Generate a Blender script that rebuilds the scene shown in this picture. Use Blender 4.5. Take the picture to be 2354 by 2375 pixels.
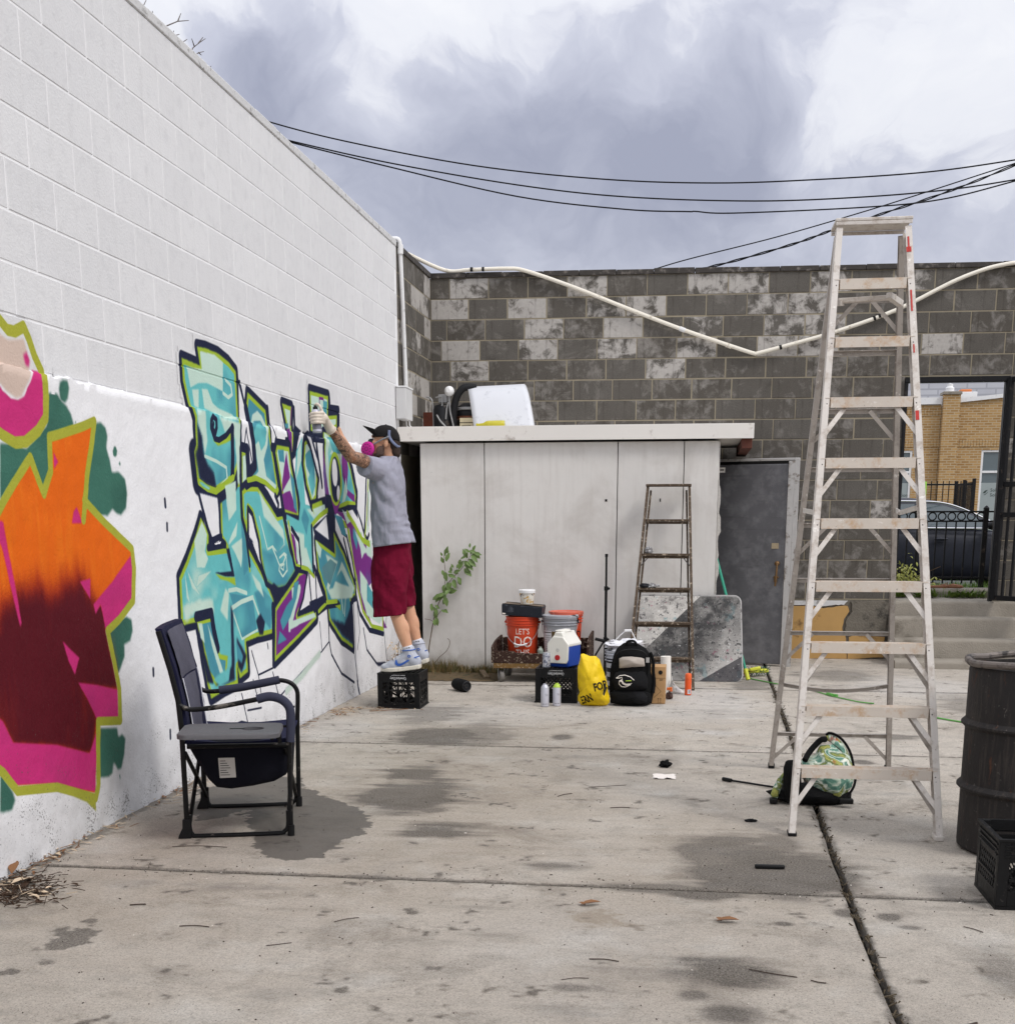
import bpy, bmesh, math, random
import numpy as np
from mathutils import Vector, Matrix, Euler, noise as mnoise

scene = bpy.context.scene
for o in list(bpy.data.objects):
    bpy.data.objects.remove(o)
COL = scene.collection
PI = math.pi
R = math.radians

# ------------------------------------------------------------------ camera
cam_d = bpy.data.cameras.new('camera')
cam = bpy.data.objects.new('camera', cam_d)
COL.objects.link(cam)
cam.location = (2.78847, 0.0, 1.438903)
cam.rotation_euler = (PI/2 - 0.219258, 0.000728, 0.140607)
cam_d.sensor_fit = 'HORIZONTAL'
cam_d.sensor_width = 36.0
cam_d.lens = 45.12
cam_d.shift_x = -0.0035
cam_d.shift_y = 0.2875
cam_d.clip_start = 0.05
cam_d.clip_end = 2000
scene.camera = cam
scene.render.resolution_x = 1014
scene.render.resolution_y = 1024

# ------------------------------------------------------------------ exposure
scene.view_settings.view_transform = 'Standard'
scene.view_settings.look = 'None'
scene.view_settings.exposure = 0.32
scene.view_settings.gamma = 1.0
scene.view_settings.use_curve_mapping = False

# ------------------------------------------------------------------ world: overcast sky with broken cloud
def lin(c):
    c = c/255.0
    return c/12.92 if c <= 0.04045 else ((c+0.055)/1.055)**2.4
def S(r, g, b):
    return (lin(r), lin(g), lin(b), 1.0)

SUN_ELEV, SUN_ROT = 50.0, 124.0            # degrees
world = bpy.data.worlds.new('World')
scene.world = world
world.use_nodes = True
wn, wl = world.node_tree.nodes, world.node_tree.links
wn.clear()
def wnode(t, **kw):
    n = wn.new(t)
    for k, v in kw.items():
        setattr(n, k, v)
    return n
def wmath(op, a, b=None, clamp=False):
    n = wn.new('ShaderNodeMath'); n.operation = op; n.use_clamp = clamp
    for i, x in enumerate((a, b)):
        if x is None: continue
        if isinstance(x, (int, float)): n.inputs[i].default_value = x
        else: wl.new(x, n.inputs[i])
    return n.outputs[0]
w_out = wnode('ShaderNodeOutputWorld')
sky = wnode('ShaderNodeTexSky')
sky.sky_type = 'NISHITA'
sky.sun_disc = False
sky.sun_elevation = R(SUN_ELEV)
sky.sun_rotation = R(SUN_ROT)
sky.air_density = 1.2
sky.dust_density = 2.5
bg_sky = wnode('ShaderNodeBackground'); bg_sky.inputs['Strength'].default_value = 0.12
wl.new(sky.outputs[0], bg_sky.inputs['Color'])
geo = wnode('ShaderNodeNewGeometry')
tc = wnode('ShaderNodeTexCoord')
nrm = wnode('ShaderNodeVectorMath', operation='NORMALIZE')
wl.new(tc.outputs['Generated'], nrm.inputs[0])
# the view direction is warped twice so cloud masses get billowy, curling edges
def wwarp(src, scale, amt, detail, rough):
    nz = wnode('ShaderNodeTexNoise'); nz.inputs['Scale'].default_value = scale; nz.inputs['Detail'].default_value = detail; nz.inputs['Roughness'].default_value = rough
    wl.new(src, nz.inputs['Vector'])
    sub = wnode('ShaderNodeVectorMath', operation='SUBTRACT'); wl.new(nz.outputs['Color'], sub.inputs[0]); sub.inputs[1].default_value = (.5, .5, .5)
    scl = wnode('ShaderNodeVectorMath', operation='SCALE'); wl.new(sub.outputs[0], scl.inputs[0]); scl.inputs['Scale'].default_value = amt
    addv = wnode('ShaderNodeVectorMath', operation='ADD'); wl.new(src, addv.inputs[0]); wl.new(scl.outputs[0], addv.inputs[1])
    n2 = wnode('ShaderNodeVectorMath', operation='NORMALIZE'); wl.new(addv.outputs[0], n2.inputs[0])
    return n2.outputs[0]
warp = wwarp(wwarp(nrm.outputs[0], 6, .13, 3, .5), 26, .040, 5, .55)
# cloud masses: direction, angular radius, weight (dark > 0, bright < 0)
CLOUDS = [(-0.2872, 0.9078, 0.3056, 0.040, 0.50),
          (-0.2609, 0.9184, 0.2973, 0.035, 0.50),
          (-0.3063, 0.8963, 0.3208, 0.035, 0.35),
          (-0.2842, 0.9149, 0.2867, 0.035, 0.35),
          (-0.3152, 0.9013, 0.2970, 0.030, 0.25),
          (-0.1880, 0.9385, 0.2897, 0.035, 0.22),
          (-0.1721, 0.9488, 0.2648, 0.070, 0.32),
          (-0.1034, 0.9507, 0.2924, 0.035, 0.25),
          (-0.0922, 0.9620, 0.2571, 0.080, 0.32),
          (-0.1214, 0.9523, 0.2802, 0.050, 0.20),
          (-0.0236, 0.9671, 0.2532, 0.045, 0.40),
          (0.0169, 0.9629, 0.2695, 0.030, 0.42),
          (0.0296, 0.9681, 0.2487, 0.035, 0.40),
          (0.0008, 0.9728, 0.2316, 0.055, 0.42),
          (-0.0472, 0.9720, 0.2302, 0.060, 0.30),
          (-0.1166, 0.9640, 0.2390, 0.070, 0.25),
          (-0.1918, 0.9533, 0.2334, 0.070, 0.20),
          (0.0652, 0.9468, 0.3150, 0.060, 0.28),
          (0.0368, 0.9455, 0.3236, 0.050, 0.20),
          (0.0885, 0.9500, 0.2995, 0.050, 0.25),
          (-0.0566, 0.9495, 0.3086, 0.050, 0.12),
          (0.1660, 0.9683, 0.1867, 0.100, 0.18),
          (-0.1022, 0.9770, 0.1872, 0.130, 0.38),
          (0.1103, 0.9782, 0.1761, 0.120, 0.34),
          (-0.2241, 0.9549, 0.1949, 0.090, 0.30),
          (0.1346, 0.9656, 0.2226, 0.060, 0.12),
          (-0.2289, 0.9502, 0.2113, 0.080, 0.15),
          (-0.0853, 0.9424, 0.3233, 0.060, -0.35),
          (-0.1854, 0.9280, 0.3232, 0.060, -0.35),
          (-0.3292, 0.8870, 0.3238, 0.030, -0.30),
          (0.0984, 0.9632, 0.2503, 0.070, -0.35),
          (0.0542, 0.9606, 0.2727, 0.035, -0.20),
          (-0.2169, 0.9332, 0.2866, 0.022, -0.35),
          (-0.0565, 0.9563, 0.2868, 0.030, -0.20),
          (0.1658, 0.9394, 0.3002, 0.080, -0.25)]
acc = None
for (dx, dy, dz, rad, wt) in CLOUDS:
    dt = wnode('ShaderNodeVectorMath', operation='DOT_PRODUCT')
    wl.new(warp, dt.inputs[0]); dt.inputs[1].default_value = (dx, dy, dz)
    e = wmath('SUBTRACT', 1.0, dt.outputs['Value'])
    e = wmath('EXPONENT', wmath('MULTIPLY', e, -2.0/(rad*rad)))
    e = wmath('MULTIPLY', e, wt*.90)
    acc = e if acc is None else wmath('ADD', acc, e)
def wfbm(scale, loc, zs, detail=8, rough=.56):
    nb = wnode('ShaderNodeTexNoise'); nb.inputs['Scale'].default_value = scale; nb.inputs['Detail'].default_value = detail; nb.inputs['Roughness'].default_value = rough
    mp = wnode('ShaderNodeMapping'); mp.inputs['Scale'].default_value = (1, 1, zs); mp.inputs['Location'].default_value = loc
    wl.new(warp, mp.inputs['Vector']); wl.new(mp.outputs[0], nb.inputs['Vector'])
    return wmath('SUBTRACT', nb.outputs['Fac'], 0.5)
acc = wmath('ADD', acc, wmath('MULTIPLY', wfbm(5.0, (3.1, 1.7, .4), 1.8), 1.5))
acc = wmath('ADD', acc, wmath('MULTIPLY', wfbm(13, (1.3, 4.2, .9), 1.3), .85))
# puffs: folded noise makes rounded cauliflower heads with creases between them
acc = wmath('ADD', acc, wmath('MULTIPLY', wmath('SUBTRACT', wmath('ABSOLUTE', wfbm(15, (7.3, .2, 2.9), 1.2, 4, .5)), .10), -1.2))
acc = wmath('ADD', acc, wmath('MULTIPLY', wmath('SUBTRACT', wmath('ABSOLUTE', wfbm(34, (2.3, 5.2, 1.9), 1.2, 5, .55)), .10), -.6))
acc = wmath('ADD', acc, 0.27)
acc = wmath('MULTIPLY', acc, .60)
ramp = wnode('ShaderNodeValToRGB')
wl.new(acc, ramp.inputs['Fac'])
cr = ramp.color_ramp
cr.elements[0].position = 0.0; cr.elements[0].color = (0.76, 0.765, 0.80, 1)
cr.elements[1].position = 1.0; cr.elements[1].color = (0.31, 0.325, 0.415, 1)
for pos_, c_ in ((.22, (.71, .72, .77, 1)), (.31, (.64, .65, .715, 1)), (.40, (.53, .545, .63, 1)), (.56, (.46, .475, .565, 1)), (.80, (.37, .385, .475, 1))):
    el = cr.elements.new(pos_); el.color = c_
# an overcast sky is brighter towards the zenith
sep = wnode('ShaderNodeSeparateXYZ'); wl.new(nrm.outputs[0], sep.inputs[0])
zc = wmath('MAXIMUM', sep.outputs['Z'], 0.0)
lum = wmath('ADD', 0.92, wmath('MULTIPLY', wmath('MULTIPLY', zc, zc), 0.9))
cs = wnode('ShaderNodeVectorMath', operation='SCALE'); wl.new(ramp.outputs[0], cs.inputs[0]); wl.new(lum, cs.inputs['Scale'])
bg_cl = wnode('ShaderNodeBackground'); bg_cl.inputs['Strength'].default_value = 1.0
wl.new(cs.outputs[0], bg_cl.inputs['Color'])
mixw = wnode('ShaderNodeMixShader'); mixw.inputs[0].default_value = 0.93
wl.new(bg_sky.outputs[0], mixw.inputs[1]); wl.new(bg_cl.outputs[0], mixw.inputs[2])
wl.new(mixw.outputs[0], w_out.inputs['Surface'])

# ------------------------------------------------------------------ sun behind thick cloud (soft)
sun_d = bpy.data.lights.new('sun', 'SUN')
sun_d.energy = 1.25
sun_d.angle = R(15)
sun_d.color = (1.0, 0.96, 0.91)
sun = bpy.data.objects.new('sun', sun_d)
COL.objects.link(sun)
_az = R(SUN_ROT)
_d = Vector((math.sin(_az)*math.cos(R(SUN_ELEV)), math.cos(_az)*math.cos(R(SUN_ELEV)), math.sin(R(SUN_ELEV))))
sun.rotation_euler = _d.to_track_quat('Z', 'Y').to_euler()
sun.location = (3, -3, 12)

random.seed(7)
# ------------------------------------------------------------------ object helpers
def thing(name, label, cat, loc=(0, 0, 0), rz=0.0, group=None):
    o = bpy.data.objects.new(name, None)
    o.empty_display_size = 0.1
    COL.objects.link(o)
    o.location = loc; o.rotation_euler = (0, 0, rz)
    o['label'] = label; o['category'] = cat
    if group: o['group'] = group
    return o
def tag(o, label, cat, group=None):
    o['label'] = label; o['category'] = cat
    if group: o['group'] = group
    return o
def structure(name):
    o = bpy.data.objects.new(name, None)
    COL.objects.link(o); o['kind'] = 'structure'
    return o
def root_of(o):
    while o.parent: o = o.parent
    return o
def copy_tree(o, parent=None):
    c = o.copy(); COL.objects.link(c)
    if parent: c.parent = parent
    for ch in list(o.children): copy_tree(ch, c)
    return c

class MB:
    """collects shapes and builds ONE mesh object"""
    def __init__(s):
        s.v = []; s.f = []; s.m = []; s.mi = 0
    def add(s, vs, fs, M=None):
        n = len(s.v)
        if M is not None: vs = [M @ Vector(p) for p in vs]
        s.v.extend([tuple(p) for p in vs])
        for f in fs:
            s.f.append(tuple(i+n for i in f)); s.m.append(s.mi)
        return s
    def box(s, c, d, M=None):
        x, y, z = d[0]/2, d[1]/2, d[2]/2
        vs = [Vector(c)+Vector((i*x, j*y, k*z)) for k in (-1, 1) for j in (-1, 1) for i in (-1, 1)]
        return s.add(vs, [(0, 2, 3, 1), (4, 5, 7, 6), (0, 1, 5, 4), (2, 6, 7, 3), (0, 4, 6, 2), (1, 3, 7, 5)], M)
    def bb(s, x0, x1, y0, y1, z0, z1, M=None):
        return s.box(((x0+x1)/2, (y0+y1)/2, (z0+z1)/2), (x1-x0, y1-y0, z1-z0), M)
    def bar(s, a, b, w, h, up=(0, 0, 1)):
        a, b = Vector(a), Vector(b); d = b-a; L = d.length; d.normalize()
        u = Vector(up); x = d.cross(u)
        if x.length < 1e-4: x = d.cross(Vector((1, 0, 0)))
        x.normalize(); u = x.cross(d).normalized()
        M = Matrix((( x.x, d.x, u.x, a.x), (x.y, d.y, u.y, a.y), (x.z, d.z, u.z, a.z), (0, 0, 0, 1)))
        return s.box((0, L/2, 0), (w, L, h), M)
    def tube(s, pts, r, n=8, caps=True, closed=False):
        pts = [Vector(p) for p in pts]; N = len(pts)
        rs = r if isinstance(r, (list, tuple)) else [r]*N
        vs, fs = [], []
        ref = None
        for i, p in enumerate(pts):
            if closed: t = pts[(i+1) % N]-pts[i-1]
            else: t = pts[min(i+1, N-1)]-pts[max(i-1, 0)]
            t.normalize()
            if ref is None:
                ref = t.orthogonal().normalized()
            ref = (ref - t*ref.dot(t))
            if ref.length < 1e-5: ref = t.orthogonal()
            ref.normalize()
            bn = t.cross(ref)
            for k in range(n):
                a = 2*PI*k/n
                vs.append(p + (ref*math.cos(a)+bn*math.sin(a))*rs[i])
        for i in range(N if closed else N-1):
            j = (i+1) % N
            for k in range(n):
                k2 = (k+1) % n
                fs.append((i*n+k, i*n+k2, j*n+k2, j*n+k))
        if caps and not closed:
            fs.append(tuple(range(n-1, -1, -1))); fs.append(tuple((N-1)*n+k for k in range(n)))
        return s.add(vs, fs)
    def lathe(s, prof, n=24, M=None, c=(0, 0, 0), caps=True):
        vs, fs = [], []
        for (r, z) in prof:
            for k in range(n):
                a = 2*PI*k/n
                vs.append((c[0]+r*math.cos(a), c[1]+r*math.sin(a), c[2]+z))
        m = len(prof)
        for i in range(m-1):
            for k in range(n):
                k2 = (k+1) % n
                fs.append((i*n+k, i*n+k2, (i+1)*n+k2, (i+1)*n+k))
        if caps:
            fs.append(tuple(range(n-1, -1, -1))); fs.append(tuple((m-1)*n+k for k in range(n)))
        return s.add(vs, fs, M)
    def prism(s, poly, t, M=None):
        n = len(poly)
        vs = [(p[0], p[1], 0) for p in poly]+[(p[0], p[1], t) for p in poly]
        fs = [tuple(range(n-1, -1, -1)), tuple(range(n, 2*n))]
        for i in range(n):
            j = (i+1) % n
            fs.append((i, j, n+j, n+i))
        return s.add(vs, fs, M)
    def ball(s, c, r, n=16, m=10, M=None):
        if isinstance(r, (int, float)): r = (r, r, r)
        vs = [(c[0], c[1], c[2]-r[2])]
        for i in range(1, m):
            p = -PI/2+PI*i/m
            for k in range(n):
                a = 2*PI*k/n
                vs.append((c[0]+r[0]*math.cos(p)*math.cos(a), c[1]+r[1]*math.cos(p)*math.sin(a), c[2]+r[2]*math.sin(p)))
        vs.append((c[0], c[1], c[2]+r[2]))
        fs = []
        for k in range(n):
            fs.append((0, 1+(k+1) % n, 1+k))
            fs.append((len(vs)-1, 1+(m-2)*n+k, 1+(m-2)*n+(k+1) % n))
        for i in range(m-2):
            for k in range(n):
                k2 = (k+1) % n
                fs.append((1+i*n+k, 1+i*n+k2, 1+(i+1)*n+k2, 1+(i+1)*n+k))
        return s.add(vs, fs, M)
    def grid(s, fn, nu, nv, wrap=False):
        vs = [fn(i/(nu if not wrap else nu), j/nv) for j in range(nv+1) for i in range(nu if wrap else nu+1)]
        w = nu if wrap else nu+1
        fs = []
        for j in range(nv):
            for i in range(nu):
                i2 = (i+1) % w if wrap else i+1
                fs.append((j*w+i, j*w+i2, (j+1)*w+i2, (j+1)*w+i))
        return s.add(vs, fs)
    def loft(s, rings, caps=True, closed=True):
        n = len(rings[0]); vs = [p for r_ in rings for p in r_]; fs = []
        for i in range(len(rings)-1):
            for k in range(n if closed else n-1):
                k2 = (k+1) % n
                fs.append((i*n+k, i*n+k2, (i+1)*n+k2, (i+1)*n+k))
        if caps and closed:
            fs.append(tuple(range(n-1, -1, -1))); fs.append(tuple((len(rings)-1)*n+k for k in range(n)))
        return s.add(vs, fs)
    def build(s, name, mat, parent=None, origin=None, smooth=35, bevel=0, world=True, subd=0, remesh=0, seg=2):
        base = Vector((0, 0, 0))
        if origin is not None: base = Vector(origin)
        elif parent is not None and world: base = Vector(root_of(parent).location)
        me = bpy.data.meshes.new(name)
        vs = [(p[0]-base.x, p[1]-base.y, p[2]-base.z) for p in s.v]
        me.from_pydata(vs, [], s.f)
        mats = mat if isinstance(mat, (list, tuple)) else [mat]
        for m_ in mats: me.materials.append(m_)
        if len(mats) > 1: me.polygons.foreach_set('material_index', s.m)
        if smooth:
            me.polygons.foreach_set('use_smooth', [True]*len(me.polygons))
            me.update()
            me.set_sharp_from_angle(angle=R(smooth))
        me.update()
        o = bpy.data.objects.new(name, me)
        COL.objects.link(o)
        if origin is not None: o.location = base
        if parent is not None: o.parent = parent
        if bevel:
            b = o.modifiers.new('bevel', 'BEVEL'); b.width = bevel; b.segments = seg; b.limit_method = 'ANGLE'; b.angle_limit = R(40)
        if remesh:
            r_ = o.modifiers.new('remesh', 'REMESH'); r_.mode = 'VOXEL'; r_.voxel_size = remesh; r_.use_smooth_shade = True
            sm = o.modifiers.new('smooth', 'SMOOTH'); sm.factor = 0.5; sm.iterations = 2
        if subd:
            b = o.modifiers.new('subd', 'SUBSURF'); b.levels = subd; b.render_levels = subd
        return o

def TM(loc=(0, 0, 0), rot=(0, 0, 0), sc=(1, 1, 1)):
    return Matrix.Translation(loc) @ Euler(rot).to_matrix().to_4x4() @ Matrix.Diagonal((*sc, 1))

def smooth_path(pts, n=6):
    """Catmull-Rom through points"""
    P = [Vector(p) for p in pts]; out = []
    for i in range(len(P)-1):
        p0 = P[max(i-1, 0)]; p1 = P[i]; p2 = P[i+1]; p3 = P[min(i+2, len(P)-1)]
        for k in range(n):
            t = k/n
            out.append(0.5*((2*p1)+(p2-p0)*t+(2*p0-5*p1+4*p2-p3)*t*t+(3*p1-p0-3*p2+p3)*t**3))
    out.append(P[-1])
    return out

def lettering(txt, size, mat, parent, M, name='lettering', depth=0.0015, align='CENTER', shear=0.0, sx=1.0, bold=0.0):
    cu = bpy.data.curves.new('lettering', 'FONT')
    cu.body = txt; cu.size = size; cu.extrude = depth; cu.align_x = align; cu.align_y = 'CENTER'; cu.resolution_u = 2; cu.offset = bold; cu.shear = shear
    tmp = bpy.data.objects.new('lettering_tmp', cu)
    COL.objects.link(tmp)
    dg = bpy.context.evaluated_depsgraph_get()
    me = bpy.data.meshes.new_from_object(tmp.evaluated_get(dg))
    bpy.data.objects.remove(tmp)
    base = Vector(root_of(parent).location)
    M2 = Matrix.Translation(-base) @ M @ Matrix.Diagonal((sx, 1, 1, 1))
    me.transform(M2)
    me.materials.clear(); me.materials.append(mat)
    o = bpy.data.objects.new(name, me)
    COL.objects.link(o); o.parent = parent
    return o

# ------------------------------------------------------------------ material helper
class NT:
    def __init__(s, name):
        s.m = bpy.data.materials.new(name); s.m.use_nodes = True
        s.n = s.m.node_tree.nodes; s.l = s.m.node_tree.links
        s.b = s.n['Principled BSDF']; s.out = s.n['Material Output']
        s.tc = s.n.new('ShaderNodeTexCoord')
    def node(s, t, **kw):
        n = s.n.new(t)
        for k, v in kw.items(): setattr(n, k, v)
        return n
    def put(s, sock, v):
        if hasattr(v, 'is_output') or isinstance(v, bpy.types.NodeSocket): s.l.new(v, sock)
        else: sock.default_value = v
    def math(s, op, a, b=0.0, clamp=False):
        n = s.node('ShaderNodeMath', operation=op); n.use_clamp = clamp
        s.put(n.inputs[0], a); s.put(n.inputs[1], b); return n.outputs[0]
    def mix(s, f, a, b, mode='MIX'):
        n = s.node('ShaderNodeMix', data_type='RGBA', blend_type=mode)
        s.put(n.inputs[0], f); s.put(n.inputs[6], a); s.put(n.inputs[7], b); return n.outputs[2]
    def noise(s, scale, detail=4, rough=.55, vec=None, dist=0.0):
        n = s.node('ShaderNodeTexNoise'); n.inputs['Scale'].default_value = scale; n.inputs['Detail'].default_value = detail
        n.inputs['Roughness'].default_value = rough; n.inputs['Distortion'].default_value = dist
        s.l.new(vec if vec is not None else s.tc.outputs['Object'], n.inputs['Vector']); return n.outputs['Fac']
    def vor(s, scale, vec=None, feat='F1'):
        n = s.node('ShaderNodeTexVoronoi', feature=feat); n.inputs['Scale'].default_value = scale
        s.l.new(vec if vec is not None else s.tc.outputs['Object'], n.inputs['Vector']); return n
    def ramp(s, f, *stops):
        n = s.node('ShaderNodeValToRGB'); s.l.new(f, n.inputs[0]); cr = n.color_ramp
        def c4(c): return (c, c, c, 1) if isinstance(c, (int, float)) else c
        cr.elements[0].position, cr.elements[0].color = stops[0][0], c4(stops[0][1])
        cr.elements[1].position, cr.elements[1].color = stops[-1][0], c4(stops[-1][1])
        for p, c in stops[1:-1]:
            e = cr.elements.new(p); e.color = c4(c)
        return n.outputs[0]
    def mapping(s, sc=(1, 1, 1), loc=(0, 0, 0), rot=(0, 0, 0), src='Object'):
        n = s.node('ShaderNodeMapping'); n.inputs['Scale'].default_value = sc; n.inputs['Location'].default_value = loc; n.inputs['Rotation'].default_value = rot
        s.l.new(s.tc.outputs[src], n.inputs[0]); return n.outputs[0]
    def bump(s, h, strength=.3, dist=.01, prev=None):
        n = s.node('ShaderNodeBump'); n.inputs['Strength'].default_value = strength; n.inputs['Distance'].default_value = dist
        s.l.new(h, n.inputs['Height'])
        if prev is not None: s.l.new(prev, n.inputs['Normal'])
        return n.outputs[0]
    def pos(s):
        g = s.node('ShaderNodeNewGeometry'); x = s.node('ShaderNodeSeparateXYZ'); s.l.new(g.outputs['Position'], x.inputs[0])
        return g.outputs['Position'], x.outputs
    def rnd(s):
        return s.node('ShaderNodeObjectInfo').outputs['Random']
    def fin(s, col, rough=.6, metal=0.0, normal=None, spec=None, coat=None):
        s.put(s.b.inputs['Base Color'], col); s.put(s.b.inputs['Roughness'], rough); s.put(s.b.inputs['Metallic'], metal)
        if normal is not None: s.l.new(normal, s.b.inputs['Normal'])
        if spec is not None: s.b.inputs['Specular IOR Level'].default_value = spec
        if coat is not None: s.b.inputs['Coat Weight'].default_value = coat
        return s.m
def mul(c, k): return (min(1, c[0]*k), min(1, c[1]*k), min(1, c[2]*k), 1)

def M(name, col, rough=.6, metal=0.0, var=.18, scale=9, bump=.15, bscale=90, bdist=.004, wear=None, wamt=.5, wscale=14, spec=None, coat=None, streak=None):
    """painted / moulded surface: mottled colour, fine relief, optional wear blotches"""
    t = NT(name)
    if spec is None and max(col[:3]) < .05: spec = .22
    c = t.mix(t.noise(scale, 5), mul(col, 1-var), mul(col, 1+var))
    if wear is not None:
        v = t.mapping(streak) if streak else None
        f = t.ramp(t.noise(wscale, 7, .65, vec=v), (.62-wamt*.25, 0.0), (.72-wamt*.2, 1.0))
        c = t.mix(f, c, wear)
    n = t.bump(t.noise(bscale, 3), bump, bdist) if bump else None
    r = t.math('ADD', t.math('MULTIPLY', t.noise(scale*2.3, 4), .25), rough-.12)
    return t.fin(c, r, metal, n, spec, coat)

STAINS = [(1.2, 6.5, 0.18, 0.34, 0.75, 0), (1.08, 8.41, 0.32, 0.44, 0.5, 0), (0.86, 9.34, 0.26, 0.44, 0.3, 0), (1.21, 7.11, 0.2, 0.18, 0.5, 0), (1.61, 5.78, 0.24, 0.21, 0.55, 0), (1.5, 6.18, 0.09, 0.08, 0.4, 0), (3.0, 5.49, 0.28, 0.36, 0.4, 0), (3.09, 5.19, 0.27, 0.28, 0.6, 0), (2.94, 3.99, 0.21, 0.17, 0.55, 0), (2.88, 4.87, 0.15, 0.09, 0.5, 0), (1.93, 8.5, 0.08, 0.12, 0.6, 0), (2.23, 5.2, 0.18, 0.1, 0.4, 0), (2.64, 4.93, 0.22, 0.06, 0.4, 0), (2.45, 3.78, 0.07, 0.04, 0.35, 0), (2.94, 3.63, 0.11, 0.08, 0.4, 0), (2.83, 3.76, 0.07, 0.05, 0.4, 0), (3.83, 4.1, 0.11, 0.26, 0.3, 0), (3.2, 5.71, 0.11, 0.21, 0.35, 0), (3.39, 4.69, 0.05, 0.06, 0.5, 0), (3.54, 4.66, 0.04, 0.04, 0.6, 0), (3.15, 4.53, 0.04, 0.03, 0.6, 0), (3.6, 4.54, 0.05, 0.03, 0.4, 0), (1.44, 6.48, 0.96, 2.07, 0.5, 1), (2.9, 5.3, 0.76, 0.89, 0.45, 1), (1.61, 8.64, 1.18, 1.24, 0.3, 1), (0.64, 4.53, 0.5, 0.55, 0.4, 1), (2.75, 3.98, 0.48, 0.27, 0.35, 1), (1.35, 6.47, 0.25, 0.51, 0.5, 0), (1.37, 8.6, 0.27, 0.58, 0.3, 0), (3.21, 5.27, 0.28, 0.33, 0.5, 0), (0.48, 5.33, 0.23, 0.31, 0.35, 1), (0.74, 4.79, 0.35, 0.29, 0.3, 1), (0.57, 4.24, 0.25, 0.15, 0.3, 1), (1.84, 5.52, 0.39, 0.6, 0.22, 1), (2.52, 5.61, 0.35, 0.61, 0.18, 1), (2.01, 6.56, 0.45, 0.58, 0.15, 1), (2.5, 4.51, 0.13, 0.11, 0.55, 2), (2.06, 5.25, 0.18, 0.29, 0.15, 2), (0.24, 4.47, 0.16, 0.17, 0.5, 1), (1.34, 9.4, 0.84, 0.5, 0.4, 3), (2.46, 9.9, 0.83, 0.54, 0.45, 3), (2.96, 10.59, 0.43, 0.71, 0.5, 3), (4.69, 11.69, 0.57, 0.84, 0.4, 3), (0.26, 8.63, 0.27, 0.59, 0.45, 3), (2.91, 8.82, 0.18, 0.15, 0.5, 3), (2.45, 4.16, 0.44, 0.5, 0.15, 3), (3.54, 5.46, 0.37, 0.83, 0.15, 3), (4.13, 8.81, 0.17, 0.11, 0.4, 0), (3.84, 7.82, 0.06, 0.07, 0.6, 0), (4.19, 12.27, 0.4, 0.54, 0.3, 0), (3.35, 11.5, 0.23, 0.38, 0.35, 0), (4.98, 10.38, 0.27, 0.51, 0.3, 0), (0.64, 4.0, 0.1, 0.1, 0.95, 4), (0.69, 3.76, 0.03, 0.03, 0.9, 4), (0.63, 3.66, 0.02, 0.02, 0.9, 4), (0.63, 4.22, 0.03, 0.04, 0.9, 4), (0.69, 3.77, 0.05, 0.03, 0.6, 4), (2.52, 3.79, 0.03, 0.02, 0.5, 4), (1.97, 3.89, 0.02, 0.02, 0.7, 4)]
WET = [(0.55, 6.04), (0.77, 5.61), (0.87, 5.34), (0.98, 5.15), (1.08, 5.1), (1.21, 5.16), (1.25, 5.34), (1.24, 5.53), (1.29, 5.63), (1.29, 5.79), (1.21, 6.01), (1.08, 6.2), (0.9, 6.41), (0.71, 6.66), (0.56, 6.95), (0.32, 6.98), (0.16, 6.58), (0.25, 6.1), (0.4, 5.79), (0.53, 5.85)]

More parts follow.
